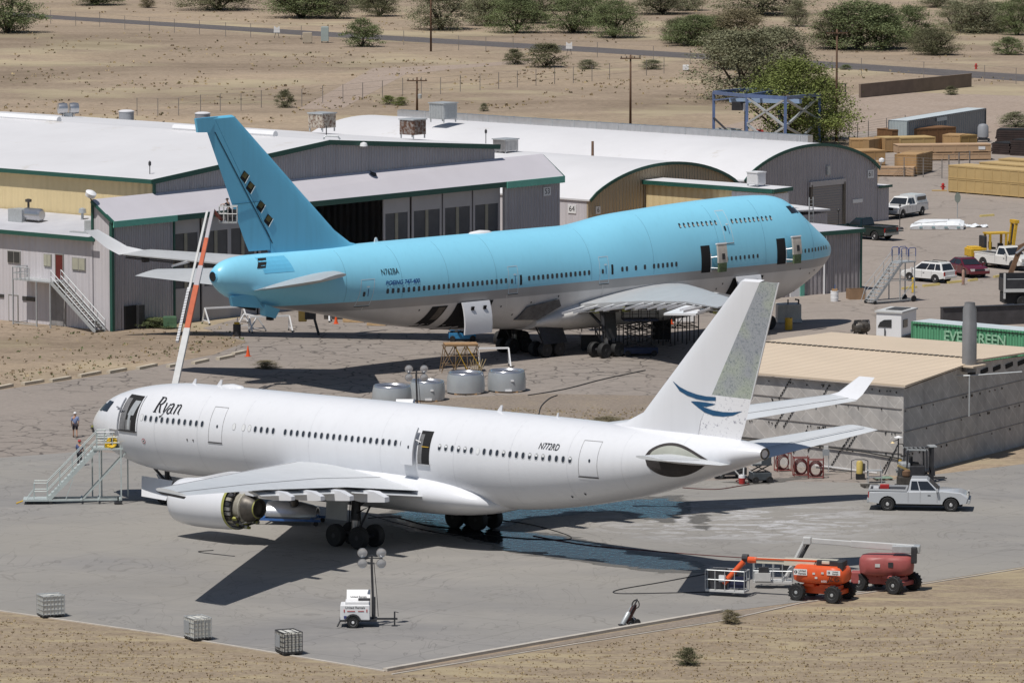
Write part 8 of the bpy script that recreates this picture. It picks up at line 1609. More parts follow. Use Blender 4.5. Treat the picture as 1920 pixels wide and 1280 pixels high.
for i, (p0, p1) in enumerate((((-12, 731), (22, 724)), ((43, 722), (80, 716)), ((95, 716), (131, 710)), ((149, 707), (187, 700)), ((203, 700), (235, 694)), ((258, 693), (292, 686)), ((315, 689), (330, 686)), ((362, 683), (389, 677)), ((408, 675), (437, 669)), ((437, 666), (460, 661)))):
    a = Vector(G(*p0)); b = Vector(G(*p1)); d = b-a; lb = "cream kerb block number along the dirt edge"
    names = ("cut off by the left edge", "second from the left edge", "third from the left edge", "fourth from the left edge", "just left of the tall boom's foot", "behind the tall boom's foot", "shortest one, right of the tall boom", "third from the traffic cone", "second from the traffic cone", "next to the traffic cone")[i]
    if kb0 is None: m = M(); m.box((.5, 0, .08), (1, .3, .16), KBM); kb0 = m.build("kerb_block"); o = kb0; tag(o, "", "kerb block", "cream kerb blocks along the dirt edge")
    else: o = kb0.copy(); COL.objects.link(o)
    o["label"] = "cream kerb block at the dirt edge, "+names; o.location = (a.x, a.y, .01); o.rotation_euler = (0, 0, math.atan2(d.y, d.x)); o.scale = (d.length, 1.2, 1.3)
def kerb(name, pts, wd, h, mt, z=0.0):
    m = M(); P = [Vector(G(*p)+(z+h/2,)) for p in pts]
    for a, b in zip(P, P[1:]): m.frame(a, b, mt, wd, h)
    return struct(m.build(name))
kerb("kerb", [(722, 1257.5), (1000, 1208), (1352, 1147)], .34, .16, M_KERB); kerb("apron_edge", [(-60, 1135), (0, 1145), (300, 1188), (560, 1231), (722, 1258)], .16, .05, M_KERB); kerb("drain_edge", [(735, 1264), (1080, 1207), (1360, 1163), (1500, 1131), (1920, 1065)], .14, .05, M_KERB)
sheet("drain_strip", [(735, 1260), (1352, 1150), (1500, 1130), (1360, 1161), (1080, 1204), (800, 1252)], 0.020, M_GRAVEL)
# wash-water puddle: a wet sheet with a ragged outline
def wet_mat():
    m = bpy.data.materials.new("wash_water"); m.use_nodes = True; n = m.node_tree.nodes; L = m.node_tree.links; b = n["Principled BSDF"]; b.inputs["IOR"].default_value = 1.33; b.inputs["Specular IOR Level"].default_value = .42; out = n["Material Output"]
    tc = n.new("ShaderNodeTexCoord"); at = n.new("ShaderNodeAttribute"); at.attribute_name = "depth"
    mp = n.new("ShaderNodeMapping"); mp.inputs["Scale"].default_value = (.22, .55, 1); mp.inputs["Rotation"].default_value = (0, 0, -.25); L.new(tc.outputs["Object"], mp.inputs[0])
    no = n.new("ShaderNodeTexNoise"); no.inputs["Scale"].default_value = 1.0; no.inputs["Detail"].default_value = 7; no.inputs["Roughness"].default_value = .68; no.inputs["Distortion"].default_value = .8; L.new(mp.outputs[0], no.inputs["Vector"])
    ad = n.new("ShaderNodeMath"); ad.operation = 'MULTIPLY_ADD'; ad.inputs[1].default_value = 1.3; L.new(no.outputs["Fac"], ad.inputs[0]); L.new(at.outputs["Fac"], ad.inputs[2])
    def ramp(p0, p1):
        r = n.new("ShaderNodeValToRGB"); r.color_ramp.elements[0].position = p0; r.color_ramp.elements[1].position = p1
        dv = n.new("ShaderNodeMath"); dv.operation = 'DIVIDE'; dv.inputs[1].default_value = 2.4; L.new(ad.outputs[0], dv.inputs[0]); L.new(dv.outputs[0], r.inputs["Fac"]); return r.outputs["Color"]
    pool = ramp(.43, .445); damp = ramp(.325, .365)
    mr = n.new("ShaderNodeMapRange"); mr.inputs["To Min"].default_value = .55; mr.inputs["To Max"].default_value = .025; L.new(pool, mr.inputs["Value"]); L.new(mr.outputs[0], b.inputs["Roughness"])
    nw = n.new("ShaderNodeTexNoise"); nw.inputs["Scale"].default_value = 2.5; nw.inputs["Detail"].default_value = 2; L.new(tc.outputs["Object"], nw.inputs["Vector"]); bw = n.new("ShaderNodeBump"); bw.inputs["Strength"].default_value = .5; bw.inputs["Distance"].default_value = .04; L.new(nw.outputs["Fac"], bw.inputs["Height"]); L.new(bw.outputs[0], b.inputs["Normal"])
    mx = n.new("ShaderNodeMix"); mx.data_type = 'RGBA'; mx.inputs["A"].default_value = (.135, .128, .118, 1); mx.inputs["B"].default_value = (.02, .02, .022, 1); L.new(pool, mx.inputs["Factor"]); L.new(mx.outputs["Result"], b.inputs["Base Color"])
    tr = n.new("ShaderNodeBsdfTransparent"); ms = n.new("ShaderNodeMixShader"); L.new(damp, ms.inputs[0]); L.new(tr.outputs[0], ms.inputs[1]); L.new(b.outputs[0], ms.inputs[2]); L.new(ms.outputs[0], out.inputs[0])
    return m
def poly_d(p, poly):
    ins = False; dm = 1e9; n = len(poly)
    for i in range(n):
        (x1, y1), (x2, y2) = poly[i], poly[(i+1) % n]
        if (y1 > p[1]) != (y2 > p[1]) and p[0] < (x2-x1)*(p[1]-y1)/(y2-y1)+x1: ins = not ins
        t = max(0, min(1, ((p[0]-x1)*(x2-x1)+(p[1]-y1)*(y2-y1))/((x2-x1)**2+(y2-y1)**2+1e-9))); dm = min(dm, math.hypot(p[0]-x1-t*(x2-x1), p[1]-y1-t*(y2-y1)))
    return dm if ins else -dm
WET = wet_mat()
def puddle(name, polys, z=.022):
    P = [[G(*p) for p in q] for q in polys]; xs = [a[0] for q in P for a in q]; ys = [a[1] for q in P for a in q]; st_ = .4; x0, x1, y0, y1 = min(xs)-3, max(xs)+3, min(ys)-3, max(ys)+3
    nx, ny = int((x1-x0)/st_)+1, int((y1-y0)/st_)+1; vs = []; dd = []
    for j in range(ny):
        for i in range(nx):
            p = (x0+i*st_, y0+j*st_); d = max(poly_d(p, q) for q in P); vs.append((p[0], p[1], z)); dd.append(max(-1.0, min(.62, d*.30)))
    fs = [(j*nx+i, j*nx+i+1, (j+1)*nx+i+1, (j+1)*nx+i) for j in range(ny-1) for i in range(nx-1) if max(dd[j*nx+i], dd[j*nx+i+1], dd[(j+1)*nx+i]) > -.95]
    me = bpy.data.meshes.new(name); me.from_pydata(vs, [], fs); at = me.attributes.new("depth", 'FLOAT', 'POINT'); at.data.foreach_set("value", dd); me.materials.append(WET); me.update()
    o = bpy.data.objects.new(name, me); COL.objects.link(o); return struct(o)
puddle("puddle", [[(690, 962), (800, 945), (1000, 940), (1290, 925), (1318, 955), (1262, 985), (1130, 962), (1010, 972), (960, 990), (1075, 1000), (1190, 1030), (1330, 1052), (1350, 1072), (1250, 1078), (1090, 1056), (930, 1034), (820, 1006), (745, 998)], [(1270, 960), (1345, 965), (1340, 1000), (1290, 990)]])
puddle("puddle", [[(1330, 902), (1440, 898), (1520, 890), (1600, 878), (1600, 884), (1500, 900), (1440, 908), (1400, 912)]])
# ------------------------------------------------------------------ poles, fences, far roadside things
POLE = mat("creosote_pole", (.10, .055, .032), .85, var=.25, vs=2, stain=.2)
def pole(px, py, top, label, arm=True, D=None, arms=1, r=.17):
    g = G(px, py) if D is None else (XAT(px, D, 4), D); h = ZAT(top, g[1]); o = thing("power_pole", label, "power pole", (g[0], g[1], 0)); m = M(); m.tube([(0, 0, 0), (0, 0, h)], [r, r*.65], POLE, 10); m.build("post", o, True)
    if arm:
        m = M()
        for k in range(arms): m.box((0, -.16, h-.45-k*.7), (2.6, .12, .14), POLE)
        m.build("crossarm", o)
        for x in (-1.15, -.5, .5, 1.15): m = M(); m.lathe([(.05, 0), (.08, .1), (.05, .2), (0, .24)], HOT, Matrix.Translation((x, -.16, h-.38)), 8); m.build("insulator", o)
    return o, h
pole(808, 97, -40, "tall brown power pole running out of the top of the photo", False); pole(1182, 243, 103, "brown power pole with one crossarm behind the barrel roofs, centre right"); o, h = pole(782, 217, 145, "shorter brown power pole with crossarm and drum, left of the large roof cooler")
m = M(); m.lathe([(.25, 0), (.28, .5), (.1, .6)], GALV, Matrix.Translation((.35, 0, 2.2)), 12); m.build("transformer", o, ang=40)
pole(1568, 265, 55, "dark power pole right of the bright green tree and blue gantry", True); o, h = pole(1111, 440, 265, "dark pole with stacked insulators behind the jumbo's hump", False, 548, r=.2)
for k in range(5):
    m = M(); m.lathe([(.05, 0), (.28, .03), (.28, .1), (.05, .13)], HOT, Matrix.Translation((0, 0, h-2.6-.32*k)), 10); m.build("insulator", o)
for (px, D, top, lb) in ((190, 735, 194, "brown pole top with crossarm showing over the white roof left"), (300, 742, 214, "low crossarm barely showing over the white roof right of the drum vent")): pole(px, 220, top, lb, True, D)
FW = mat("fence_post_grey", (.22, .20, .185), .7, var=.2); 
def fence(label, pts, h, n_per=None, wires=3, r=.04, mesh=False):
    P = [Vector(G(*p)+(0,)) for p in pts]; o = thing("wire_fence", label, "fence", P[0]); q = [p-P[0] for p in P]
    for p in q: m = M(); m.tube([p, p+Vector((0, 0, h))], r, FW, 5); m.build("post", o)
    m = M()
    for k in range(wires):
        z = h*(k+1)/wires-.03
        for a, b in zip(q, q[1:]): m.tube([a+Vector((0, 0, z)), b+Vector((0, 0, z))], .012 if not mesh else .015, FW, 4)
    m.build("wire", o)
    return o
fence("far roadside wire fence along the near verge of the road", [(95, 45), (142, 49), (187, 51), (234, 56), (280, 59), (327, 62), (374, 65), (423, 69), (470, 71), (565, 75), (650, 80), (757, 85), (860, 95), (911, 97), (962, 99), (1120, 108), (1225, 115), (1294, 120), (1341, 123), (1502, 132), (1560, 136), (1615, 139), (1732, 146), (1846, 153), (1905, 158)], 2.3, r=.05)
fence("middle wire fence crossing the dry field behind the hangar roofs", [(257, 217), (296, 218), (335, 217), (376, 211), (413, 209), (452, 208), (490, 202), (566, 200), (605, 193), (643, 191), (680, 187), (717, 183), (755, 178), (790, 176), (826, 177), (863, 172), (900, 170), (935, 167), (970, 164), (1005, 161), (1040, 158), (1075, 156), (1110, 153), (1143, 149), (1212, 142), (1245, 138)], 2.3, r=.05)
fence("chain-link fence in front of the plywood crates", [(1641, 333), (1695, 332), (1731, 333), (1766, 335), (1779, 336)], 2.2, wires=7, r=.06); fence("chain-link fence running back to the grey container", [(1572, 265), (1592, 262), (1608, 260), (1628, 257), (1662, 252), (1697, 246)], 2.0, wires=7, r=.05); fence("short chain-link run beside the big pale yellow crates", [(1779, 322), (1798, 318), (1818, 314)], 1.9, wires=6, r=.08)
a = Vector(G(1612, 184)); b = Vector(G(1820, 163)); d = b-a; o = thing("low_wall", "long low brown wall in the dirt lot by the dark power pole", "wall", (a.x, a.y, 0), math.atan2(d.y, d.x)); m = M(); BW = mat("brown_block_wall", (.19, .145, .115), .8, var=.2, vs=.6); m.box((d.length/2, 0, .9), (d.length, .3, 1.8), BW); m.build("wall", o); m = M(); m.box((d.length/2, 0, 1.84), (d.length, .4, .08), BW); m.build("coping", o)
g = G(1585, 184); o = thing("dark_frame", "dark square frame standing left of the low brown wall", "frame", (g[0], g[1], 0)); m = M(); m.frame((0, 0, 0), (0, 0, 2.0), DARK, .2); m.frame((-.9, 0, 1.9), (.1, 0, 1.9), DARK, .15); m.build("frame", o)
for (px, py, lb) in ((519, 72, "small white sign on a tripod by the far road, left"), (1067, 103, "small white double sign by the far road, right of the round shrubs")):
    g = G(px, py); o = thing("road_sign", lb, "sign", (g[0], g[1], 0)); m = M(); m.slab([(-.5, 0, .9), (.5, 0, .9), (.45, 0, 2.0), (.1, 0, 1.7), (-.1, 0, 1.7), (-.45, 0, 2.0)], (0, .05, 0), SIGNW); m.build("sign_plate", o); m = M(); m.frame((-.4, .05, 0), (-.1, .05, 1.2), DARK, .07); m.frame((.4, .05, 0), (.1, .05, 1.2), DARK, .07); m.build("tripod", o)
for (px, py, sz, mt, lb) in ((576, 82, (1.5, 1.0, 1.7), mat("cabinet_beige", (.42, .36, .28), .6, var=.08), "beige roadside cabinet beyond the hangar roof"), (609, 81, (1.2, 1.0, 2.5), mat("cabinet_greygreen", (.33, .39, .38), .6, var=.08), "taller grey-green roadside cabinet right of the beige one")): block("roadside_cabinet", lb, "cabinet", px, py, sz, mt)
g = G(1286, 132); block("utility_box", "small white box at the left edge of the grey-green tree", "box", 1286, 133, (.9, .7, .8), SIGNW)
# blue steel gantry with vehicles under it
BST = mat("gantry_blue_steel", (.13, .19, .36), .5, .2, var=.2, vs=1, stain=.15); g0 = Vector(G(1338, 300)); 
o = thing("steel_gantry", "open blue steel gantry frame standing behind the barrel roof", "gantry", (0, 0, 0)); base_y = 610.0
def gp(px, yb, yt): # a post of the gantry: image column, ground row, top row
    g = G(px, yb); return Vector((g[0], g[1], 0)), Vector((g[0], g[1], ZAT(yt, g[1])))
posts = {k: gp(*v) for k, v in dict(a=(1338, 268, 174), b=(1400, 285, 180), c=(1472, 291, 184), d=(1536, 273, 178), e=(1461, 272, 171), f=(1398, 262, 168)).items()}
for k in posts: m = M(); m.frame(posts[k][0], posts[k][1], BST, .34); m.build("column", o)
m = M()
for (p, q) in (("a", "b"), ("b", "c"), ("c", "d"), ("d", "e"), ("e", "f"), ("f", "a"), ("b", "e")): m.frame(posts[p][1], posts[q][1], BST, .3, .4)
m.build("top_beam", o); m = M()
def pt(k, t): return posts[k][0].lerp(posts[k][1], t)
for (p, q) in (("b", "c"), ("c", "d")):
    m.frame(pt(p, .98), pt(q, .50), GALV, .24); m.frame(pt(p, .50), pt(q, .98), GALV, .24); m.frame(pt(p, .50), pt(q, .02), GALV, .24); m.frame(pt(p, .02), pt(q, .50), GALV, .24)
m.frame(pt("a", .5), pt("b", .05), DARK, .18); m.frame(pt("a", .85), pt("b", .99), BST, .16); m.frame(pt("d", .5), pt("e", .02), DARK, .12); m.build("brace", o)
m = M(); c_ = (posts["a"][1]+posts["c"][1])/2; m.frame(posts["a"][1].lerp(posts["b"][1], .5)-Vector((0, 0, .7)), posts["c"][1].lerp(posts["d"][1], .45)-Vector((0, .3, .55)), mat("crane_beam_pale_blue", (.26, .36, .52), .5), .4, .5); m.build("crane_beam", o)
m = M(); e = posts["a"][1].lerp(posts["b"][1], .75)-Vector((0, 0, 1.3)); m.box(e, (1.6, .8, 1.0), DARK); m.box(e+Vector((.7, -.1, -.1)), (.35, .8, .9), SIGNW); m.build("hoist", o)
van = car("van", "silver-grey van parked under the left end of the blue gantry", "van", (1347, 270), (1381, 272), 'R', mat("silver_grey_van", (.32, .32, .31), .3, .1), dict(W=1.9, r=.36, wb=2.9, x0=-2.4, x1=2.3, zb=.36, zs=1.15, hood=1.1, cab=(-2.35, 1.6, -2.1, .9, 2.0), win=((.05, .3), (.34, .6), (.64, .93)), cuts=(-.8, .4)))
g = G(1425, 285); o = thing("red_machine", "red and green machinery under the middle of the blue gantry", "machine", (g[0], g[1]+2, 0), .1); m = M(); m.box((1.6, .5, 1.2), (3.0, 1.6, 1.4), mat("machine_red", (.35, .03, .02), .5, var=.2)); m.box((0, 1.0, 1.7), (1.2, 1.2, 1.4), _mats["machine_red"]); m.build("body", o, bevel=.1); m = M(); m.box((-1.6, 0, 1.0), (1.6, 1.2, 1.0), mat("machine_green", (.03, .10, .08), .5)); m.box((0, 0, .4), (5, 1.2, .4), DARK); m.build("base", o)
# ------------------------------------------------------------------ trees, shrubs, tufts
def leafmat(name, c, v=.35):
    m = mat(name, c, .85, var=v, vs=1.6, spec=.2); b = m.node_tree.nodes["Principled BSDF"]; b.inputs["Subsurface Weight"].default_value = 0; return m
LF = dict(grey=leafmat("grey_green_leaves", (.205, .205, .125)), green=leafmat("mid_green_leaves", (.155, .185, .085)), bright=leafmat("bright_green_leaves", (.17, .20, .06)), dark=leafmat("dark_shrub_leaves", (.135, .135, .075)), dry=leafmat("dry_olive_leaves", (.22, .19, .115)))
BARK = mat("dark_bark", (.06, .045, .035), .9, var=.3, vs=3)
def proto(kind, seed, n_clump, n_leaf, w, h, lo, leaf, nlimb=5, flat=.55):
    """a tree 1 unit tall: limbs and a crown of many leaf-sized faces gathered in clumps"""
    q = random.Random(seed); tr = M(); cl = []
    for k in range(nlimb):
        a = 2*PI*k/nlimb+q.uniform(-.4, .4); r = w*q.uniform(.25, .42); e = Vector((r*math.cos(a), r*math.sin(a), h*q.uniform(.45, .8))); md = Vector((e.x*.4, e.y*.4, e.z*.45))+Vector((q.uniform(-.04, .04), q.uniform(-.04, .04), 0)); tr.tube([(q.uniform(-.02, .02), q.uniform(-.02, .02), 0), md, e], [.024, .016, .006], BARK, 5)
        for j in range(3): f = md.lerp(e, q.uniform(.2, .9)); tr.tube([f, f+Vector((q.uniform(-.18, .18), q.uniform(-.18, .18), q.uniform(.04, .2)))], [.008, .003], BARK, 4)
    cr = M(); vs = []; fs = []
    for k in range(n_clump):
        a = q.uniform(0, 2*PI); rr = math.sqrt(q.random())*w*.5*q.uniform(.7, 1.3); z = lo+(h-lo)*q.random()**.9; env = math.sqrt(max(.05, 1-((z-lo)/(h-lo)*.98)**2.0))*min(1, .72+1.4*(z-lo)/(h-lo)); c = Vector((rr*math.cos(a)*env, rr*math.sin(a)*env, z)); s_ = q.uniform(.045, .10)*w
        for j in range(n_leaf):
            p = c+Vector((q.gauss(0, s_), q.gauss(0, s_), q.gauss(0, s_*flat))); u = Vector((q.gauss(0, 1), q.gauss(0, 1), q.gauss(0, .7))).normalized(); v = u.cross(Vector((q.gauss(0, 1), q.gauss(0, 1), q.gauss(0, 1)))).normalized(); l_ = leaf*q.uniform(.6, 1.5); o_ = len(vs); vs += [p-u*l_, p+v*l_*.45, p+u*l_, p-v*l_*.45]; fs.append((o_, o_+1, o_+2, o_+3))
    cr.add(vs, fs, LF[kind])
    return tr, cr
_pro = {}
def tree(kind, var, px, py, hpx, wpx, name, label, cat, group):
    """base at an image point, height and width given in image pixels"""
    g = G(px, py); sc = g[1]/F*1.0; H, Wd = hpx*sc*1.15, wpx*sc*1.28
    key = (kind, var)
    if key not in _pro:
        sd = hash(var)*7+len(kind)*13+var*31
        t_, c_2 = proto(kind, 100+var*17+len(kind), 150 if cat == 'tree' else 90, 125 if cat == 'tree' else 90, 1.0, 1.0, .05 if cat == 'tree' else .03, .0125 if cat == 'tree' else .020, 6 if cat == 'tree' else 4)
        o = thing(name, label, cat, (g[0], g[1], 0), 0, group); a = t_.build("trunk", o); b = c_2.build("crown", o); _pro[key] = o
    else: o = dup(_pro[key], (g[0], g[1], 0), 0, label); o.name = name
    if group: o["group"] = group
    o.scale = (Wd, Wd*R.uniform(.8, 1.1), H); o.rotation_euler = (0, 0, R.uniform(0, 6.28)); o["category"] = cat
    return o
GT = "desert trees beyond the far road"
TL = [("green", 0, 12, 62, 82, 96, "large green tree cut by the top left corner"), ("green", 1, 180, 10, 45, 90, "green tree at the top edge left of the fence line"), ("dry", 0, 277, 15, 18, 28, "small olive shrub tree at the top edge, left"), ("dark", 0, 410, 19, 50, 120, "dark broad tree at the top edge left of centre"), ("green", 2, 565, 34, 60, 110, "long green thicket tree at the top edge above the roadside cabinets"), ("grey", 0, 632, 35, 48, 64, "grey-green tree right of the long thicket at the top edge"), ("dark", 1, 712, 31, 45, 62, "dark brown-green tree left of the tall pole at the top edge"), ("grey", 1, 826, 56, 66, 120, "wide grey-green tree just right of the tall pole"), ("grey", 2, 915, 48, 60, 70, "grey-green tree between the wide one and the twisted trunks"), ("green", 3, 968, 62, 62, 92, "green tree with dark trunks left of the two round trees"), ("green", 0, 1072, 62, 58, 86, "round green tree above the white double sign"), ("green", 1, 1152, 71, 60, 88, "rounder green tree nearest the road at centre right"), ("grey", 0, 1240, 27, 50, 110, "low grey-green tree row at the top edge right of centre"), ("green", 2, 1300, 86, 48, 92, "bushy green tree left of the leaning grey-green one"), ("dry", 1, 1385, 86, 58, 100, "olive tree between the bushy green one and the large grey-green tree"), ("grey", 1, 1425, 28, 55, 140, "dark grey-green tree row at the top edge above the gantry"), ("grey", 3, 1494, 50, 40, 42, "thin pale tree left of the dark power pole's top"), ("green", 3, 1610, 93, 78, 150, "broad green tree behind the dark power pole"), ("green", 0, 1706, 80, 60, 80, "green tree right of the broad one behind the power pole"), ("dark", 2, 1752, 103, 42, 80, "low dark green tree nearest the road at upper right"), ("grey", 2, 1830, 62, 55, 100, "open grey tree with many thin stems, upper right"), ("green", 1, 1908, 66, 60, 70, "green tree cut by the right edge near the top"), ("grey", 0, 1758, 14, 30, 70, "small grey tree at the top edge, far right"), ("grey", 1, 1290, 20, 40, 60, "faint grey tree at the top edge above the bushy green one"), ("grey", 3, 1020, 20, 40, 90, "grey tree row at the top edge above the twisted trunks")]
TL += [("dark", 0, 596, 22, 36, 70, "dark tree filling the back of the long thicket, top edge"), ("green", 3, 545, 20, 34, 60, "green tree at the left end of the long thicket, top edge"), ("green", 2, 690, 14, 30, 70, "green tree far back left of the tall pole, top edge"), ("green", 1, 905, 22, 36, 80, "green tree far back behind the twisted trunks, top edge"), ("dark", 2, 1000, 44, 44, 60, "dark tree squeezed between the twisted trunks and the round trees"), ("green", 0, 1112, 46, 44, 70, "green tree behind the two round trees, centre right"), ("dark", 1, 1272, 82, 40, 60, "dark shrub tree at the left end of the bushy green group"), ("green", 3, 1335, 84, 46, 80, "green tree in the middle of the bushy green group"), ("grey", 5, 1360, 130, 60, 90, "pale grey-green tree left above the blue gantry"), ("dark", 0, 1565, 92, 62, 80, "dark tree at the left side of the broad one behind the power pole"), ("green", 2, 1655, 92, 70, 96, "green tree at the right side of the broad one behind the power pole"), ("grey", 3, 1790, 58, 46, 60, "pale bare-stemmed tree left of the open grey tree, upper right"), ("green", 0, 1868, 58, 46, 64, "green tree right of the open grey tree, upper right"), ("dark", 1, 1735, 96, 36, 50, "dark thicket beside the low dark green tree, upper right")]
for (k, v, x, y, h, wd, lb) in TL: tree(k, v, x, y, h, wd, "desert_tree", lb, "tree", GT)
tree("grey", 4, 1405, 188, 112, 170, "desert_tree", "large ragged grey-green tree behind the left of the blue gantry", "tree", "trees by the blue gantry"); tree("grey", 5, 1462, 165, 96, 120, "desert_tree", "second ragged grey-green tree, rising above the bright green one", "tree", "trees by the blue gantry"); tree("bright", 0, 1482, 272, 138, 190, "palo_verde_tree", "big bright yellow-green tree behind the blue gantry", "tree", "trees by the blue gantry"); tree("bright", 1, 1540, 262, 100, 86, "palo_verde_tree", "bright green tree touching the dark power pole", "tree", "trees by the blue gantry")
GS = "shrubs in the dry field"
SL = [("green", 10, 678, 88, 44, 58, "round green shrub on the near side of the road left of the tall pole"), ("dark", 10, 964, 121, 24, 34, "smaller dark round shrub left of the big one"), ("dark", 11, 1022, 126, 38, 60, "bigger dark round shrub in the middle of the dry field"), ("grey", 10, 1102, 130, 15, 34, "low grey shrub right of the big dark round one"), ("grey", 11, 1222, 130, 15, 36, "low grey shrub at the left edge of the large grey-green tree"), ("dark", 12, 535, 202, 28, 28, "dark green shrub by the middle fence above the hangar ridge"), ("bright", 10, 728, 196, 14, 28, "bright green low shrub left of the shorter pole"), ("bright", 11, 752, 198, 13, 26, "second bright low shrub closest to the shorter pole"), ("grey", 12, 907, 209, 13, 14, "tiny grey-green shrub behind the far barrel roof"), ("dark", 13, 1784, 178, 14, 22, "dark rounded shrub right in front of the low brown wall's end"), ("green", 11, 1890, 103, 28, 50, "round green shrub beyond the road at the right edge"), ("grey", 13, 1905, 238, 24, 50, "grey-green cactus-like shrub above the dark timber at the right edge"), ("dark", 10, 1290, 1246, 28, 40, "round olive shrub alone on the near grass bank"), ("dry", 12, 1368, 1168, 22, 34, "straggly dry plant growing at the end of the kerb"), ("green", 12, 290, 614, 16, 60, "weedy green clump against the hangar wall by the green bin"), ("dry", 10, 1555, 172, 10, 20, "tiny dry shrub left of the low brown wall"), ("green", 13, 1586, 131, 8, 20, "tiny green shrub between road and low brown wall"), ("dry", 11, 1140, 795, 12, 60, "dry grassy clump on the gravel behind the white fin"), ("dark", 12, 1520, 180, 10, 24, "tiny dark shrub right of the bright green trees"), ("dry", 13, 500, 690, 12, 40, "dry weeds beside the kerb blocks")][:20]
for (k, v, x, y, h, wd, lb) in SL: tree(k, v, x, y, h, wd, "shrub", lb, "shrub", GS)
# tufts and stones nobody could count
def tufts(name, label, n, region, hgt, mts, seed, keep=None):
    q = random.Random(seed); m = M(); acc = [([], []) for _ in mts]
    for _ in range(n):
        px, py = region(q); x, y = G(px, py)
        if keep and not keep(px, py, q): continue
        i = q.randrange(len(mts)); vs, fs = acc[i]; h = hgt*q.uniform(.4, 1.4)
        for j in range(4):
            a = q.uniform(0, 2*PI); l_ = h*q.uniform(.6, 1.3); c = Vector((x+q.gauss(0, h*.5), y+q.gauss(0, h*.5), 0)); d = Vector((math.cos(a)*l_, math.sin(a)*l_, 0)); o_ = len(vs); tp_ = Vector((q.gauss(0, .3)*h, q.gauss(0, .3)*h, h*q.uniform(.5, 1.1))); vs += [c-d*.5, c+d*.5, c+d*.35+tp_, c-d*.35+tp_]; fs.append((o_, o_+1, o_+2, o_+3))
    for mt, (vs, fs) in zip(mts, acc): m.add(vs, fs, mt)
    return tag(m.build(name), label, "grass", None, "stuff")
STRAW = leafmat("straw_tufts", (.40, .315, .185), .2); BROWNT = leafmat("brown_tufts", (.29, .22, .15), .25)
def clumpy(px, py, q): return (math.sin(px*.021+py*.13)+math.sin(px*.007-py*.09+1.3)+q.uniform(-1.1, 1.1)) > .1
tufts("dry_tufts", "scattered low dry tufts over the desert field", 5200, lambda q: (q.uniform(-80, 2000), 2+228*q.random()**.8), .20, [BROWNT, STRAW, LF["dry"], STRAW], 5, lambda x, y, q: clumpy(x, y, q) and not (abs(y-(26+(x-50)*.0606)) < 9 if x > 50 else abs(y-28) < 8) and not (y > 172 and x > 1560) and not (y > 205 and x > 640))
tufts("bank_grass", "dry straw grass covering the near bank", 13000, lambda q: (q.uniform(-60, 1990), q.uniform(1140, 1330)), .065, [STRAW, BROWNT, STRAW, STRAW], 6, lambda x, y, q: y > (1150+x*.155 if x < 735 else 1265-(x-735)*.165)+5 and q.random() < .85)
tufts("verge_weeds", "dry weeds on the dirt between hangar and asphalt", 1500, lambda q: (q.uniform(-40, 460), q.uniform(606, 735)), .12, [STRAW, BROWNT, LF["dry"], LF["green"]], 8, lambda x, y, q: y < 724-(x*.165) and y > 606+max(0, (200-x))*.0 and (q.random() < .30 or y > 700-(x*.165)))
tufts("gravel_weeds", "dry grass on the gravel strip behind the white airliner", 900, lambda q: (q.uniform(900, 1260), q.uniform(765, 800)), .07, [STRAW, STRAW, LF["dry"]], 9)
# ------------------------------------------------------------------ people
SKIN = mat("skin", (.42, .24, .16), .6, var=.05)
def skin(name, joints, edges, rad, mt, parent, sub=1):
    """one continuous surface grown round a skeleton"""
    me = bpy.data.meshes.new(name); keys = list(joints); me.from_pydata([joints[k] for k in keys], [(keys.index(a), keys.index(b)) for a, b in edges], []); me.update()
    o = bpy.data.objects.new(name, me); COL.objects.link(o); md = o.modifiers.new("skin", 'SKIN'); md.use_smooth_shade = True
    for i, k in enumerate(keys): s_ = me.skin_vertices[0].data[i]; r = rad[k]; s_.radius = (r, r) if not isinstance(r, tuple) else r; s_.use_root = (i == 0)
    sd = o.modifiers.new("subsurf", 'SUBSURF'); sd.levels = sub; sd.render_levels = sub
    dg = bpy.context.evaluated_depsgraph_get(); me2 = bpy.data.meshes.new_from_object(o.evaluated_get(dg)); bpy.data.objects.remove(o); me2.materials.clear(); me2.materials.append(mt)
    o = bpy.data.objects.new(name, me2); COL.objects.link(o); o.parent = parent; return o
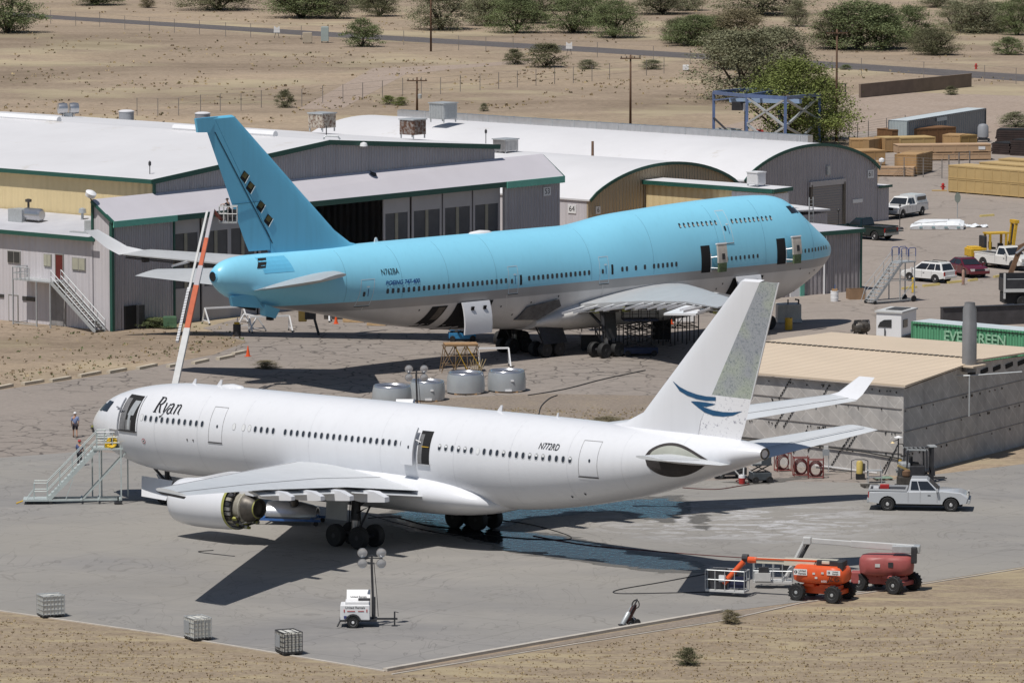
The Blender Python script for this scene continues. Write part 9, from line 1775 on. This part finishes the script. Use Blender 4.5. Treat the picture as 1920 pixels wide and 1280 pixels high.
def person(label, loc, rz, shirt, trousers, hatm, shorts=False, walk=.0, arms=((.0, -.0), (.0, .0)), lean=0.0, sc=1.0):
    o = thing("person", label, "person", loc, rz); o.scale = (sc,)*3; q = {}; L_ = lean
    q['pel'] = (0, 0, .93); q['waist'] = (L_*.25, 0, 1.08); q['chest'] = (L_*.65, 0, 1.32); q['neck'] = (L_*.9, 0, 1.47); q['chin'] = (L_*1.0+.02, 0, 1.55); q['head'] = (L_*1.05, 0, 1.66); q['crown'] = (L_*1.05-.01, 0, 1.75)
    for s, n_ in ((1, 'l'), (-1, 'r')):
        w_ = walk*s; q['hip'+n_] = (0, s*.10, .88); q['knee'+n_] = (w_*.35+.03, s*.11, .49); q['ank'+n_] = (w_*.75-.04, s*.11, .09); q['toe'+n_] = (w_*.75+.15, s*.12, .04)
        fx, fz = arms[0 if s > 0 else 1]; q['sh'+n_] = (L_*.8, s*.19, 1.41); q['el'+n_] = (L_*.7+fx*.5-.03, s*.25, 1.14+fz*.5); q['wr'+n_] = (L_*.7+fx+.04, s*.24, .90+fz); q['palm'+n_] = (L_*.7+fx*1.12+.06, s*.235, .82+fz*1.08)
        for j in range(4): q['f%d%s' % (j, n_)] = (q['palm'+n_][0]+.03-.018*j+.02, q['palm'+n_][1]-s*.01, q['palm'+n_][2]-.075+.008*abs(j-1))
        q['th'+n_] = (q['palm'+n_][0]+.05, q['palm'+n_][1]-s*.03, q['palm'+n_][2]-.01)
    e = [('pel', 'waist'), ('waist', 'chest'), ('chest', 'neck'), ('neck', 'chin'), ('chin', 'head'), ('head', 'crown')]
    for n_ in 'lr':
        e += [('pel', 'hip'+n_), ('hip'+n_, 'knee'+n_), ('knee'+n_, 'ank'+n_), ('ank'+n_, 'toe'+n_), ('chest', 'sh'+n_), ('sh'+n_, 'el'+n_), ('el'+n_, 'wr'+n_), ('wr'+n_, 'palm'+n_), ('palm'+n_, 'th'+n_)]+[('palm'+n_, 'f%d%s' % (j, n_)) for j in range(4)]
    r = dict(pel=.13, waist=.125, chest=.145, neck=.055, chin=.07, head=.098, crown=.07)
    for n_ in 'lr':
        r.update({'hip'+n_: .095, 'knee'+n_: .058, 'ank'+n_: .042, 'toe'+n_: .035, 'sh'+n_: .062, 'el'+n_: .042, 'wr'+n_: .030, 'palm'+n_: .035, 'th'+n_: .011}); r.update({'f%d%s' % (j, n_): .010 for j in range(4)})
    skin("body", q, e, r, SKIN, o)
    def sub(keys_, ed, grow, nm, mt):
        return skin(nm, {k: q[k] for k in keys_}, ed, {k: r[k]+grow for k in keys_}, mt, o)
    sh = ['chest', 'waist', 'pel', 'shl', 'ell', 'shr', 'elr']; sub(sh, [('chest', 'waist'), ('waist', 'pel'), ('chest', 'shl'), ('shl', 'ell'), ('chest', 'shr'), ('shr', 'elr')], .022, "shirt", shirt)
    q2 = dict(q); 
    if shorts:
        for n_ in 'lr': q['low'+n_] = tuple(a+(b-a)*.9 for a, b in zip(q['hip'+n_], q['knee'+n_])); r['low'+n_] = .078
        ks = ['pel', 'hipl', 'lowl', 'hipr', 'lowr']; ed = [('pel', 'hipl'), ('hipl', 'lowl'), ('pel', 'hipr'), ('hipr', 'lowr')]
    else: ks = ['pel', 'hipl', 'kneel', 'ankl', 'hipr', 'kneer', 'ankr']; ed = [('pel', 'hipl'), ('hipl', 'kneel'), ('kneel', 'ankl'), ('pel', 'hipr'), ('hipr', 'kneer'), ('kneer', 'ankr')]
    sub(ks, ed, .020, "trousers", trousers)
    for n_ in 'lr': skin("shoe", {'a': q['ank'+n_][:2]+(.07,), 'b': q['toe'+n_]}, [('a', 'b')], {'a': .055, 'b': .048}, BLACK, o)
    hx, hz = q['head'][0], q['head'][2]; m = M(); m.lathe([(.112, .02), (.112, .06), (.09, .115), (.04, .135), (0, .138)], hatm, Matrix.Translation((hx, 0, hz)), 14); m.slab([(hx+.07, -.08, hz+.03), (hx+.2, -.05, hz+.02), (hx+.2, .05, hz+.02), (hx+.07, .08, hz+.03)], (0, 0, .015), hatm); m.build("cap", o, ang=60)
    m = M(); m.box((hx+.10, 0, hz-.02), (.03, .025, .04), SKIN); m.build("nose", o)
    for s in (-1, 1):
        m = M(); m.lathe([(0, -.006), (.012, 0), (0, .006)], FLAT_BLACK, Matrix.Translation((hx+.093, s*.034, hz+.01)) @ Matrix.Rotation(PI/2, 4, 'Y'), 8); m.build("eye", o); m = M(); m.box((hx, s*.10, hz), (.04, .02, .06), SKIN); m.build("ear", o)
    return o
SH1 = mat("pale_blue_shirt", (.20, .25, .42), .8, var=.1); SH2 = mat("navy_blue_shirt", (.06, .085, .19), .8, var=.1); TR1 = mat("dark_shorts", (.025, .02, .03), .8, var=.1); TR2 = mat("dark_trousers", (.02, .022, .03), .8, var=.1)
g = G(141, 820); person("person in a pale blue shirt, dark shorts and white cap walking away over the asphalt", (g[0], g[1], 0), PI/2+.15, SH1, TR1, WHITE, True, .22, ((.10, .0), (-.08, .02)), 0, 1.02)
g = G(149, 873); person("person in a navy shirt, dark trousers and red cap behind the passenger stair", (g[0], g[1], 0), PI/2-.4, SH2, TR2, RED, False, .05, ((.05, .02), (.12, .06)), .02, 1.0)
pb = Vector((bk.x+tl.location.x, bk.y+tl.location.y, bk.z+.12)); person("person in dark clothes leaning out of the tall lift's basket towards the blue rudder", (pb.x+.05, pb.y+.05, pb.z), PI-.3, mat("black_shirt", (.015, .013, .018), .8), TR2, BLACK, False, .05, ((.38, .42), (.30, .40)), .12, .98)
